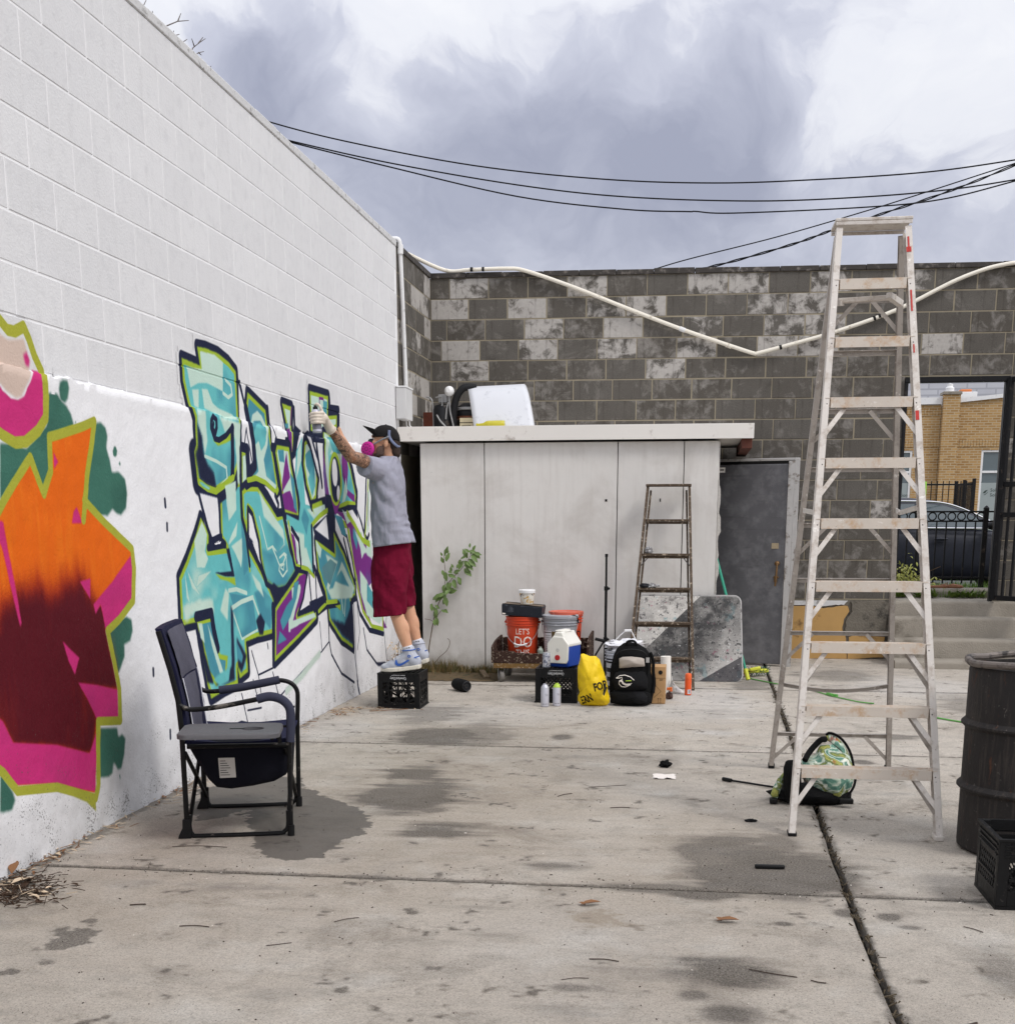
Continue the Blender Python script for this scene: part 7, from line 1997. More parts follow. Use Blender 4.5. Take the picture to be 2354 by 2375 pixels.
b = MB(); b.bar((-.02, -hd*.8, .292), (-.02, hd*.8, .292), .05, .012); b.bar((.0, -.06, .286), (.0, .06, .286), .07, .008); cl(b).build('handle', m_cwhite, co, bevel=.004)
def tin(loc, label, h, r, mat, cat, top=None, topm=None, group=None, txt=None, name='spray_can'):
    t = thing(name, label, cat, loc, 0, group)
    b = MB(); b.lathe([(r*.9, 0), (r, .004), (r, .006), (r, h-.008), (r*.92, h)], 28, c=loc); b.build('body', mat, t)
    if top:
        b = MB(); b.lathe(top, 28, c=(loc[0], loc[1], loc[2]+h)); b.build('cap', topm, t)
    return t
m_can = M('silver_can_print', S(198, 198, 208), .35, .35, var=.06, scale=20, bump=0)
def sodaprint():
    t = NT('silver_blue_can')
    c = t.mix(t.ramp(t.noise(40, 3, .5, dist=1), (.5, 0.0), (.56, 1.0)), S(196, 198, 206), S(120, 124, 140))
    return t.fin(c, .3, .5)
tin((1.630, 10.225, .277), 'silver drink can standing beside the blue cooler on the crate', .118, .032, sodaprint(), 'can', [(.030, 0), (.027, .004), (.025, .0035), (0, .002)], m_grey_pipe, name='drink_can')
for loc, lab, tm in (((1.652, 9.934, 0), 'silver spray can with pale dome, left of two before the crate', m_can), ((1.741, 9.985, 0), 'silver spray can with lime dome, right of two before the crate', M('lime_can_dome', S(176, 204, 72), .45, var=.06, bump=0))):
    t = tin(loc, lab, .148, .0325, m_can, 'spray can', [(.0315, 0), (.030, .006), (.020, .022), (.015, .024), (.014, .032), (0, .033)], tm, group='spray cans before the crate')
    cyl_text('94', .034, M('grey_can_print', S(150, 150, 160), .6, var=.03, bump=0) if 'grey_can_print' not in bpy.data.materials else bpy.data.materials['grey_can_print'], t, loc, lambda z: .0325, .092, .55, .8, .0006)
    for k in range(4): wrap_label('print_mark', m_blackrub, t, loc, -.5+.42*k, -.36+.42*k, .018, .026, lambda z: .0325, .0006)
    wrap_label('print_line', bpy.data.materials['grey_can_print'], t, loc, -.62, -.58, .03, .14, lambda z: .0325, .0006)

# ---------------- yellow dry bag
m_yel = None
def crumple(name, c, rough=.6, amt=.6):
    t = NT(name)
    col = t.mix(t.noise(14, 5), mul(c, .9), mul(c, 1.06))
    v = t.vor(16, feat='SMOOTH_F1'); b_ = t.bump(v.outputs['Distance'], amt, .03); b_ = t.bump(t.noise(40, 5, .6), .4, .008, b_)
    return t.fin(col, rough, 0, b_, .4)
bag = thing('yellow_bag', 'bright yellow crumpled cloth bag with black lettering beside the milk crate', 'bag', (2.03, 10.03, 0))
def Q(L, Y, ox=1120, oy=1330, q=.1708): return L
BP = [(1.926, .408), (1.945, .412), (1.995, .392), (2.043, .394), (2.073, .366), (2.086, .33), (2.110, .265), (2.135, .178), (2.142, .12), (2.157, .068), (2.157, .03), (2.137, .006), (2.09, .0), (2.0, .0), (1.93, .004), (1.906, .04), (1.905, .075), (1.920, .108), (1.908, .142), (1.902, .212), (1.902, .305), (1.915, .35)]
body = patch('cloth', crumple('yellow_nylon', S(232, 196, 14), .55, .7), BP, 10.03, .095, .03, parent=bag)
m_blk = M('black_print', S(28, 26, 22), .7, var=.05, bump=0)
YT = lambda x, z, r: Matrix.Translation((x, 9.5, z)) @ Matrix.Rotation(PI/2, 4, 'X') @ Matrix.Rotation(r, 4, 'Z')
for txt, x, z, r, s_ in (('FOR', 2.088, .165, R(14), .088), ('ERN', 1.978, .058, R(22), .088)):
    o = lettering(txt, s_, m_blk, bag, YT(x, z, r), depth=0, sx=.62, bold=.003); drape(o, body)

# ---------------- black backpack
bp = thing('backpack', 'black backpack with a pale reflective panel and white leaf emblem', 'backpack', (2.32, 10.15, 0))
m_bp = fabric_mat('black_backpack_nylon', S(14, 14, 15), 1000)
m_bp2 = fabric_mat('charcoal_backpack_nylon', S(24, 24, 26), 1000)
patch('main_body', m_bp, [(2.178, .40), (2.20, .445), (2.25, .485), (2.30, .494), (2.37, .48), (2.43, .445), (2.462, .40), (2.474, .33), (2.472, .26), (2.49, .20), (2.497, .08), (2.485, .012), (2.40, .0), (2.25, .0), (2.165, .02), (2.148, .08), (2.146, .2), (2.155, .30)], 10.17, .10, .08, parent=bp)
fp = patch('front_pocket', m_bp2, [(2.172, .20), (2.20, .262), (2.26, .285), (2.36, .285), (2.43, .268), (2.455, .20), (2.448, .14), (2.38, .115), (2.28, .112), (2.20, .125)], 10.065, .055, .03, parent=bp)
patch('lower_pocket', m_bp, [(2.16, .02), (2.16, .10), (2.20, .125), (2.30, .128), (2.42, .118), (2.475, .10), (2.484, .04), (2.46, .006), (2.3, .0)], 10.075, .065, .04, parent=bp)
patch('side_pouch', m_bp2, [(2.325, .03), (2.32, .09), (2.35, .118), (2.42, .115), (2.455, .08), (2.45, .03), (2.39, .018)], 10.04, .045, .03, parent=bp)
rp = patch('reflective_panel', crumple('pale_reflective_fabric', S(170, 160, 150), .5, .3), [(2.228, .30), (2.226, .375), (2.25, .388), (2.32, .392), (2.40, .384), (2.422, .375), (2.428, .318), (2.33, .308)], 10.045, .03, .012, parent=bp)
b = MB(); b.tube(smooth_path([(2.19, 10.08, .335), (2.205, 10.06, .40), (2.25, 10.045, .435), (2.33, 10.04, .447), (2.41, 10.045, .43), (2.45, 10.065, .38), (2.46, 10.08, .30), (2.455, 10.08, .25)], 5), .007, 8); b.build('zip', m_blackrub, bp)
b = MB(); b.tube(smooth_path([(2.27, 10.12, .478), (2.29, 10.10, .505), (2.335, 10.10, .508), (2.36, 10.12, .478)], 4), .010, 8); b.build('grab_handle', m_bp2, bp)
b = MB(); b.tube(smooth_path([(2.468, 10.1, .42), (2.49, 10.12, .35), (2.492, 10.13, .27), (2.502, 10.13, .18), (2.495, 10.1, .10)], 5), .013, 8); b.build('shoulder_strap', m_bp, bp)
b = MB(); b.bb(2.436, 2.462, 10.055, 10.06, .345, .385); b.build('grey_tab', m_zinc, bp, smooth=0)
def ribbon(b, pts, w_, closed=False):
    pts = [Vector((p[0], 9.5, p[1])) for p in pts]; n = len(pts)
    L_, R_ = [], []
    for i, p in enumerate(pts):
        a = pts[i-1] if (i or closed) else p; c = pts[(i+1) % n] if (i < n-1 or closed) else p
        d = (c-a).normalized(); s_ = Vector((-d.z, 0, d.x))*w_/2
        L_.append(p+s_); R_.append(p-s_)
    b.add(L_+R_, [(i, (i+1) % n, n+(i+1) % n, n+i) for i in range(n if closed else n-1)])
def zx(p): return (2.205+(p[0]-600)*.00050, .012+(1300-p[1])*.000553)
b = MB(); ribbon(b, [zx(p) for p in [(600, 920), (660, 880), (740, 870), (830, 895), (888, 940)]], .005); ribbon(b, [zx(p) for p in [(600, 920), (660, 915), (690, 900), (700, 930), (650, 960), (650, 1000), (690, 1035), (750, 1040), (800, 1020), (850, 980)]], .006); ribbon(b, [zx(p) for p in [(660, 960), (690, 950), (715, 985), (760, 1005), (830, 1000)]], .016)
o = b.build('emblem', m_whiteprint, bp, smooth=0); o['kind'] = 'stuff'; drape(o, fp, .004)
b = MB(); ribbon(b, [zx(p) for p in [(755, 950), (845, 945)]], .005); o = b.build('emblem_stroke', bpy.data.materials['lime_can_dome'], bp, smooth=0); drape(o, fp, .004)

# ---------------- light stand, bucket of rags, box, rolls and bits
ts = thing('tripod_stand', 'slim black tripod stand rising in front of the grey panels', 'stand', (2.037, 11.2, 0))
b = MB(); b.tube([(2.037, 11.2, .10), (2.037, 11.2, .86)], .0125, 10); b.build('lower_tube', m_blackrub, ts)
b = MB(); b.tube([(2.037, 11.2, .86), (2.036, 11.2, 1.14)], .0095, 10); b.build('upper_tube', m_blackrub, ts)
b = MB(); b.tube([(2.036, 11.2, 1.13), (2.036, 11.2, 1.155)], .013, 10); b.build('spigot', m_blackrub, ts)
for z in (.86, .42):
    b = MB(); b.tube([(2.037, 11.2, z-.018), (2.037, 11.2, z+.018)], .018, 12); b.ball((2.058, 11.19, z), (.014, .010, .012), 8, 6); b.build('collar', m_blackrub, ts)
for a in (R(200), R(320), R(80)):
    d = Vector((math.cos(a), math.sin(a), 0)); b = MB(); b.tube([Vector((2.037, 11.2, .40))+d*.015, Vector((2.037, 11.2, .012))+d*.26], .008, 8); b.tube([Vector((2.037, 11.2, .12))+d*.012, Vector((2.037, 11.2, .20))+d*.135], .006, 6); b.build('leg', m_blackrub, ts)
b = MB(); b.tube([(1.950, 11.17, .425), (2.03, 11.19, .405)], .014, 10); b.build('handle_grip', m_blackrub, ts)
RB_ = (2.225, 10.62, 0)
rbk, _ = pail('rag_bucket', 'white striped bucket of rags with a wire handle behind the black backpack', RB_, .125, .145, .385, M('white_bucket_plastic', S(200, 202, 208), .45, var=.08, scale=14, bump=.08, wear=S(96, 102, 120), wamt=.35, wscale=9), bail=False)
for k in range(4): wrap_label('stripe', m_ac_black, rbk, RB_, -1.3, 1.0, .06+.075*k, .095+.075*k, lambda z: .125+.02*z/.385, .0012)
b = MB(); b.tube(smooth_path([(2.09, 10.60, .36), (2.12, 10.58, .42), (2.19, 10.58, .50), (2.245, 10.58, .548)], 4)+[Vector((2.29, 10.58, .55)), Vector((2.37, 10.60, .40))], .004, 6); b.build('bail_handle', m_white_paint, rbk)
b = MB(); b.tube([(2.235, 10.58, .549), (2.295, 10.58, .551)], .010, 8); b.build('grip', m_white_paint, rbk)
tag(lump((2.235, 10.61, .385), (.155, .13, .05), 21, .5, 2.6, 28, 16).build('white_rags', crumple('white_cotton_rag', S(226, 226, 230), .9, .6), None, origin=(2.235, 10.61, .385), smooth=60), 'crumpled white rags piled on the striped bucket behind the backpack', 'rags')
bx = thing('cardboard_box', 'small brown cardboard box standing behind the backpack', 'box', (2.53, 10.28, 0))
m_card = M('brown_cardboard', S(176, 138, 94), .85, var=.1, scale=12, bump=.12, wear=S(150, 114, 76), wamt=.15)
MB().bb(2.40, 2.590, 10.20, 10.40, 0, .298).build('carton', m_card, bx, bevel=.003)
MB().bb(2.40, 2.590, 10.1985, 10.1998, .205, .2065).build('flap_seam', m_dark, bx, smooth=0)
def strokeprint(name, segs, w_, parent, y, mat=None):
    b = MB()
    for A, B in segs:
        A, B = Vector((A[0], y, A[1])), Vector((B[0], y, B[1])); d = (B-A).normalized(); s_ = Vector((-d.z, 0, d.x))*w_/2
        b.add([A+s_, B+s_, B-s_, A-s_], [(3, 2, 1, 0)])
    o = b.build(name, mat or m_blk, parent, smooth=0); o['kind'] = 'stuff'; return o
strokeprint('handling_marks', [((2.535, .012), (2.535, .045)), ((2.528, .038), (2.535, .046)), ((2.542, .038), (2.535, .046)), ((2.553, .012), (2.553, .045)), ((2.546, .038), (2.553, .046)), ((2.560, .038), (2.553, .046)), ((2.528, .008), (2.560, .008)), ((2.50, .16), (2.555, .10)), ((2.555, .10), (2.50, .05)), ((2.54, .195), (2.57, .195)), ((2.54, .189), (2.565, .189))], .0022, bx, 10.1985)
b = MB(); b.lathe([(.017, 0), (.017, .001), (0, .001)], 20, Matrix.Translation((2.548, 10.1985, .252)) @ Matrix.Rotation(PI/2, 4, 'X')); b.build('round_mark', m_blk, bx)
b = MB(); b.lathe([(.02, 0), (.043, 0), (.044, .31), (.02, .312), (.02, .30)], 28, Matrix.Translation((2.583, 10.9, .0)) @ Matrix.Rotation(R(-2), 4, 'Y')); tag(b.build('paper_roll', M('white_paper_roll', S(226, 222, 214), .8, var=.04, scale=20, bump=.1), None, origin=(2.583, 10.9, 0)), 'upright white paper towel roll behind the cardboard box', 'paper roll')
b = MB(); b.grid(lambda u, v: (2.60+.145*u*(1-v)+.03*v+.008*fbm((u*4, v*4, 1), 2), 10.86-.03*math.sin(u*PI)+.012*fbm((u*5, v*5, 4), 2), .003+.145*v*(1-.35*u)+.01*max(0, fbm((u*6, v*6, 2), 2))), 14, 10)
o = b.build('plastic_sheet', crumple('milky_plastic', S(206, 204, 200), .35, .5), None, origin=(2.65, 10.86, 0), smooth=60); tag(o, 'crumpled milky plastic sheet on the ground right of the paper roll', 'plastic'); md = o.modifiers.new('thick', 'SOLIDIFY'); md.thickness = .002
pk = thing('snack_packet', 'crumpled orange and brown packet on the ground beside the cardboard box', 'packet', (2.62, 10.5, 0))
b = lump((2.617, 10.5, .0), (.030, .03, .032), 31, .4, 2.4); b.build('dark_wrapper', M('dark_brown_wrapper', S(70, 44, 36), .5, var=.4, scale=30, bump=.3), pk)
b = MB(); b.box((2.618, 10.48, .088), (.045, .02, .022), None); b.box((2.632, 10.472, .070), (.022, .012, .016), None); b.v = [tuple(Vector(p)+Vector((0, 0, .004*math.sin(p[0]*200)))) for p in b.v]; b.build('orange_flap', M('orange_foil', S(214, 106, 36), .45, var=.15, scale=30, bump=.1), pk, bevel=.003); [o for o in pk.children if o.name.startswith('orange_flap')][0]['kind'] = 'stuff'
oc = tin((2.768, 10.77, 0), 'bright orange spray tin standing at the foot of the wooden ladder', .135, .0275, M('orange_tin', S(222, 84, 24), .4, var=.08, scale=12, bump=0), 'spray can', [(.0275, .001), (.0275, .035), (.022, .045), (.012, .049), (0, .049)], M('orange_cap', S(226, 96, 40), .5, var=.06, bump=0), name='spray_can')
wrap_label('barcode_label', m_paperw, oc, (2.768, 10.77, 0), -.15, .95, .012, .048, lambda z: .0275, .0006)
for k in range(5): wrap_label('print_mark', m_blk, oc, (2.768, 10.77, 0), .2+.13*k, .25+.13*k, .018, .044, lambda z: .0275, .0012)

# ---------------- paint-splattered table top leaning on the cold store
def table_mat():
    t = NT('splattered_table_top')
    x = t.node('ShaderNodeSeparateXYZ'); t.l.new(t.tc.outputs['Generated'], x.inputs[0])
    u, v = x.outputs['X'], x.outputs['Z']
    c = t.mix(t.noise(5, 6, .6), S(176, 172, 166), S(216, 213, 208)); c = t.mix(t.ramp(t.noise(4, 8, .7, vec=t.mapping((1, 1, 1), (5, 5, 5))), (.5, 0.0), (.7, .7)), c, S(112, 108, 106))
    for sc_, th_, col, off, am in ((26, .60, S(52, 50, 52), 1, .85), (70, .62, S(50, 48, 50), 4, .8), (16, .64, S(176, 74, 116), 9, .6), (7, .60, S(128, 164, 168), 13, .55), (50, .63, S(232, 232, 230), 17, .95), (12, .60, S(96, 92, 92), 21, .6)):
        n = t.noise(sc_, 5, .6, vec=t.mapping((1, 1, 1), (off, off*.7, off*.3)))
        c = t.mix(t.ramp(n, (th_, 0.0), (th_+.025, am)), c, col)
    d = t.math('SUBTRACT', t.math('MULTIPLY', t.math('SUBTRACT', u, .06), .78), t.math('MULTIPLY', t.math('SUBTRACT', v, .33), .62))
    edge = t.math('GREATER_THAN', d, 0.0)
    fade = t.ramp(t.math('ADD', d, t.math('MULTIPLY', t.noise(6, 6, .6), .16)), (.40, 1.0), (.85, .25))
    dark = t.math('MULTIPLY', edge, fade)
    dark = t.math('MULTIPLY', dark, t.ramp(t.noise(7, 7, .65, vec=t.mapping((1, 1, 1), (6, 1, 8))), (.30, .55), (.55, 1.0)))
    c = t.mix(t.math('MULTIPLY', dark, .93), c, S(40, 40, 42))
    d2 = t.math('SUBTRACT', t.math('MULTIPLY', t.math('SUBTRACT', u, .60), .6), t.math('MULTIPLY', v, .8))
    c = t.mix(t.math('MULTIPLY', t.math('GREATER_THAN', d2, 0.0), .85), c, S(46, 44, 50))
    for sc_, th_, off, am in ((60, .66, 31, .9), (9, .66, 37, .45)): c = t.mix(t.ramp(t.noise(sc_, 5, .6, vec=t.mapping((1, 1, 1), (off, 1, 2))), (th_, 0.0), (th_+.03, am)), c, S(206, 206, 204))
    return t.fin(c, .65, 0, t.bump(t.noise(30, 5, .6), .25, .006), .2)
tb = thing('folding_table', 'paint splattered white folding table top leaning against the cold store corner', 'table', (2.75, 11.9, 0))
b = MB(); ou = []
for cx_, cz_, a0 in ((3.162, .70, 0), (2.335, .70, 90), (2.335, .062, 180), (3.19, .062, 270)):
    for k in range(7): a = R(a0+15*k); ou.append((cx_+.06*math.cos(a), cz_+.06*math.sin(a)))
def tby(z, o_=0): return 11.70+.50*z+o_
b.loft([[(x, tby(z), z*.985+.0) for x, z in ou], [(x, tby(z, .03), z*.985) for x, z in ou]]); b.build('table_top', table_mat(), tb, smooth=30, bevel=.006)
b = MB(); b.tube([(x, tby(z, .015), z*.985+.001) for x, z in ou], .012, 8, closed=True); b.build('edge_band', M('grey_plastic_edge', S(158, 156, 154), .5, var=.15, scale=20, bump=.1, wear=S(60, 58, 58), wamt=.25), tb)
for x in (2.45, 3.05):
    b = MB(); b.tube([(x, tby(.1, .05), .1), (x, tby(.66, .05), .66)], .012, 8); b.build('folded_leg', m_grey_pipe, tb)
# ---------------- broom
br = thing('broom', 'push broom with a green handle leaning behind the splattered table top', 'broom', (3.31, 11.87, 0))
m_teal = M('teal_green_handle', S(42, 150, 122), .4, var=.08, scale=10, bump=.04)
m_yg = M('yellow_green_plastic_socket', S(206, 208, 60), .45, var=.1, scale=20, bump=.05)
b = MB(); b.tube([(2.992, 12.22, 1.10), (3.292, 11.885, .07)], .0125, 10); b.build('handle', m_teal, br)
b = MB(); b.tube([(3.283, 11.895, .10), (3.312, 11.86, .005)], .019, 10); b.build('ferrule', m_yg, br)
b = MB(); b.bar((3.24, 12.10, .055), (3.50, 12.24, .05), .07, .035); b.bar((3.33, 12.08, .07), (3.43, 12.10, .09), .04, .03); b.build('head_block', m_yg, br, bevel=.008)
for x0, x1, colr, nm in ((0, .35, S(134, 58, 46), 'red_bristle'), (.35, 1, S(44, 92, 72), 'green_bristle')):
    b = MB()
    for k in range(int(260*(x1-x0))):
        u = rg.uniform(x0, x1); p = Vector((3.23+.28*u, 12.09+.15*u+rg.uniform(-.035, .035), .05)); q = p+Vector((rg.uniform(-.05, .05), rg.uniform(-.06, .03), rg.uniform(-.045, .05))); b.bar(p, q, .003, .003)
    o = b.build('bristles', M(nm, colr, .8, var=.3, scale=40, bump=0), br, smooth=0); o['kind'] = 'stuff'
# ---------------- loudspeaker, cords
spk = thing('portable_speaker', 'small black cylindrical portable speaker lying on the concrete', 'speaker', (.835, 10.76, 0))
ax = Vector((.60, -.80, 0)).normalized(); SM = Matrix.Translation(Vector((.83, 10.765, .052))) @ ax.to_track_quat('Z', 'Y').to_matrix().to_4x4()
b = MB(); b.lathe([(.036, -.102), (.046, -.098), (.051, -.08), (.053, 0), (.051, .08), (.046, .098), (.036, .102)], 28, SM); b.build('body', fabric_mat('black_speaker_mesh', S(20, 20, 21), 1400, .7), spk)
for s_ in (-1, 1):
    b = MB(); b.lathe([(.040, .094*s_), (.044, .106*s_), (.038, .110*s_), (.030, .101*s_), (.020, .103*s_), (0, .104*s_)], 24, SM); b.build('end_cone', m_ac_black, spk)
def emit_mat(name, col, e):
    t = NT(name); t.b.inputs['Emission Color'].default_value = col; t.b.inputs['Emission Strength'].default_value = e; return t.fin(col, .5)
b = MB(); b.ball((.795, 10.748, .062), .006, 8, 6); b.v = [tuple(Vector((.803, 10.737, .060))+(Vector(p)-Vector((.795, 10.748, .062)))) for p in b.v]; b.build('indicator_light', emit_mat('orange_led', S(255, 150, 80), 2.0), spk)
m_cord = M('green_cord', S(92, 160, 72), .5, var=.15, scale=30, bump=.05)
cd1 = thing('green_cord', 'thin green extension cord running from the broom head under the tall ladder', 'cord', (3.8, 11.2, 0))
b = MB(); b.tube(smooth_path([(3.30, 12.05, .006), (3.36, 11.9, .006), (3.408, 11.82, .006), (3.55, 11.59, .006), (3.757, 11.35, .006), (3.87, 11.06, .006), (3.961, 10.82, .006), (4.133, 10.50, .006), (4.245, 10.415, .006)], 6), .0055, 6); b.build('cable', m_cord, cd1)
b = MB(); b.tube([(3.93, 10.92, .012), (3.965, 10.83, .012)], .013, 8); b.tube([(3.955, 10.86, .012), (4.0, 10.80, .012)], .011, 8); b.build('plug', m_cord, cd1)
b = MB(); b.tube(smooth_path([(4.36, 10.2, .006), (4.48, 9.9, .006), (4.6, 9.71, .006), (4.71, 9.56, .006), (4.95, 9.3, .006), (5.3, 9.1, .006)], 6), .0065, 6); tag(b.build('green_cord', m_cord, None, origin=(4.6, 9.7, 0)), 'bright green cord on the concrete between the tall ladder and the drum', 'cord')

# ================================================================== the painter
def limb(b, pts, radii, n=14):
    """tapered limb with rounded ends, overlapping its neighbours (fused later into one surface)"""
    P = smooth_path(pts, 5) if len(pts) > 2 else [Vector(p) for p in pts]
    N = len(P); k = len(radii)-1
    rs = []
    for i in range(N):
        t = i/(N-1)*k; j = min(int(t), k-1); f = t-j; f = f*f*(3-2*f); rs.append(radii[j]*(1-f)+radii[j+1]*f)
    b.tube(P, rs, n)
    b.ball(P[0], rs[0]*.99, n, 10); b.ball(P[-1], rs[-1]*.99, n, 10)
def ell(b, c, r, rot=(0, 0, 0), n=20, m=14): b.ball((0, 0, 0), 1, n, m, TM(c, rot, r))
PB = (.50, 9.86, .277)
man = thing('person', 'man in grey T-shirt, maroon shorts, black cap and pink respirator spray painting the wall', 'person', PB)
def skin_mat():
    t = NT('skin_with_arm_tattoos')
    P, xyz = t.pos()
    c = t.mix(t.noise(9, 5, vec=P), S(196, 146, 116), S(222, 174, 142))
    c = t.mix(t.ramp(t.noise(30, 4, vec=P), (.5, 0.0), (.8, .3)), c, S(178, 118, 96))
    # ink on the left arm: the stretch of the arm between glove and sleeve
    arm = t.math('MULTIPLY', t.math('LESS_THAN', xyz['Y'], 9.60), t.math('GREATER_THAN', xyz['Z'], 1.70))
    n1 = t.noise(24, 6, .65, vec=P, dist=1.6)
    ink = t.ramp(n1, (.44, 1.0), (.51, .35), (.55, .95), (.64, .12))
    c = t.mix(t.math('MULTIPLY', t.math('MULTIPLY', arm, ink), .88), c, S(42, 38, 40))
    n2 = t.noise(15, 4, .5, vec=P, dist=.8)
    c = t.mix(t.math('MULTIPLY', t.math('MULTIPLY', arm, t.ramp(n2, (.58, 0.0), (.68, 1.0))), .5), c, S(160, 92, 52))
    b = t.bump(t.noise(160, 3, vec=P), .12, .003)
    t.b.inputs['Subsurface Weight'].default_value = .08; t.b.inputs['Subsurface Radius'].default_value = (.01, .004, .002)
    return t.fin(c, .55, 0, b, .35)
m_skin = skin_mat()
LS, LE, LW = Vector((.405, 9.66, 1.845)), Vector((.272, 9.40, 1.895)), Vector((.168, 9.195, 2.10))
RS, RE, RWr = Vector((.395, 10.05, 1.825)), Vector((.225, 10.14, 1.80)), Vector((.105, 10.03, 1.965))
b = MB()
limb(b, [(.465, 9.86, 1.15), (.455, 9.86, 1.35), (.435, 9.86, 1.60), (.43, 9.86, 1.76)], [.13, .12, .125, .11])
ell(b, (.43, 9.76, 1.72), (.105, .11, .14)); ell(b, (.43, 9.96, 1.72), (.105, .11, .14))
limb(b, [(.455, 9.86, 1.80), (.462, 9.86, 1.90), (.452, 9.858, 1.96)], [.066, .058, .058])
# head: cranium, face, jaw, nose, brow, ears
ell(b, (.432, 9.855, 2.055), (.099, .077, .092)); ell(b, (.392, 9.855, 2.0), (.066, .062, .088), (0, .12, 0)); ell(b, (.372, 9.855, 1.945), (.046, .046, .036))
ell(b, (.405, 9.855, 1.965), (.062, .058, .045)); ell(b, (.334, 9.855, 2.066), (.016, .045, .014)); ell(b, (.322, 9.855, 2.018), (.018, .014, .026), (0, -.35, 0))
for s_ in (-1, 1):
    ell(b, (.356, 9.855+s_*.044, 2.018), (.026, .020, .022)); ell(b, (.449, 9.855+s_*.081, 2.008), (.019, .008, .031), (0, .2, 0)); ell(b, (.440, 9.855+s_*.078, 2.005), (.010, .010, .018))
limb(b, [LS+Vector((0, 0, -.03)), LS.lerp(LE, .55), LE], [.052, .050, .044]); limb(b, [LE, LE.lerp(LW, .35)+Vector((.004, 0, -.008)), LW], [.045, .044, .028])
ell(b, LS+Vector((0, .03, -.03)), (.055, .06, .055)); ell(b, RS-Vector((0, .03, .03)), (.055, .06, .055))
limb(b, [RS+Vector((0, 0, -.02)), RE], [.052, .044]); limb(b, [RE, RE.lerp(RWr, .4), RWr], [.045, .042, .027])
# bare right hand braced against the wall: palm and five separate fingers
limb(b, [RWr, (.072, 10.015, 2.01), (.055, 10.005, 2.04)], [.027, .030, .030]); ell(b, (.058, 10.005, 2.035), (.020, .042, .046))
for k, (dy, L_) in enumerate(((-.034, .066), (-.012, .076), (.011, .072), (.032, .056))):
    limb(b, [(.05, 10.005+dy, 2.07), (.034, 10.005+dy*1.15, 2.07+L_*.55), (.026, 10.005+dy*1.25, 2.07+L_)], [.0098, .009, .0078], 8)
limb(b, [(.064, 9.975, 2.02), (.045, 9.945, 2.05), (.030, 9.935, 2.075)], [.012, .0105, .0085], 8)
# legs up on tiptoe
limb(b, [(.458, 9.805, 1.16), (.460, 9.785, .95), (.500, 9.768, .74)], [.080, .070, .053]); limb(b, [(.500, 9.768, .74), (.545, 9.766, .61), (.598, 9.765, .445)], [.053, .054, .037]); ell(b, (.558, 9.766, .625), (.046, .046, .085), (0, -.3, 0))
limb(b, [(.458, 9.92, 1.16), (.49, 9.94, .97), (.552, 9.95, .77)], [.080, .070, .053]); limb(b, [(.555, 9.95, .77), (.585, 9.95, .64), (.630, 9.95, .47)], [.053, .053, .036]); ell(b, (.600, 9.95, .65), (.044, .046, .085), (0, -.25, 0))
b.build('body', m_skin, man, remesh=.0062)
# eyes
for s_ in (-1, 1):
    b = MB(); b.ball((.344, 9.855+s_*.040, 2.044), (.010, .011, .009), 12, 8); e_ = b.build('eye', M('eye_white', S(206, 196, 190), .3, var=.02, bump=0) if 'eye_white' not in bpy.data.materials else bpy.data.materials['eye_white'], man)
    b = MB(); b.ball((.3385, 9.855+s_*.0455, 2.044), (.0065, .0065, .0065), 10, 8); b.build('iris', m_dark, e_)
    b = MB(); b.tube([(.330, 9.855+s_*.022, 2.064), (.336, 9.855+s_*.042, 2.068), (.352, 9.855+s_*.056, 2.062)], [.003, .005, .002], 6); b.build('eyebrow', M('dark_brown_hair', S(54, 42, 36), .8, var=.4, scale=60, bump=.5) if 'dark_brown_hair' not in bpy.data.materials else bpy.data.materials['dark_brown_hair'], man)
m_hair = bpy.data.materials['dark_brown_hair']
m_beard = M('greying_beard', S(104, 84, 74), .85, var=.45, scale=120, bump=.7, bscale=300)
b = MB()
ell(b, (.50, 9.855, 2.005), (.038, .070, .060)); ell(b, (.505, 9.855, 1.955), (.034, .060, .045), (0, .3, 0)); ell(b, (.515, 9.845, 1.93), (.024, .045, .035), (0, .5, 0)); ell(b, (.47, 9.855, 2.03), (.05, .079, .03))
o = b.build('hair', m_hair, man, remesh=.006)
b = MB()
for s_ in (-1, 1): limb(b, [(.425, 9.855+s_*.066, 2.0), (.412, 9.855+s_*.064, 1.965), (.385, 9.855+s_*.052, 1.938), (.352, 9.855+s_*.03, 1.925)], [.007, .012, .015, .014], 10)
ell(b, (.36, 9.855, 1.926), (.03, .04, .018))
for s_ in (-1, 1): ell(b, (.398, 9.855+s_*.056, 1.958), (.034, .014, .038), (0, .3, 0))
b.build('beard', m_beard, man, remesh=.005)
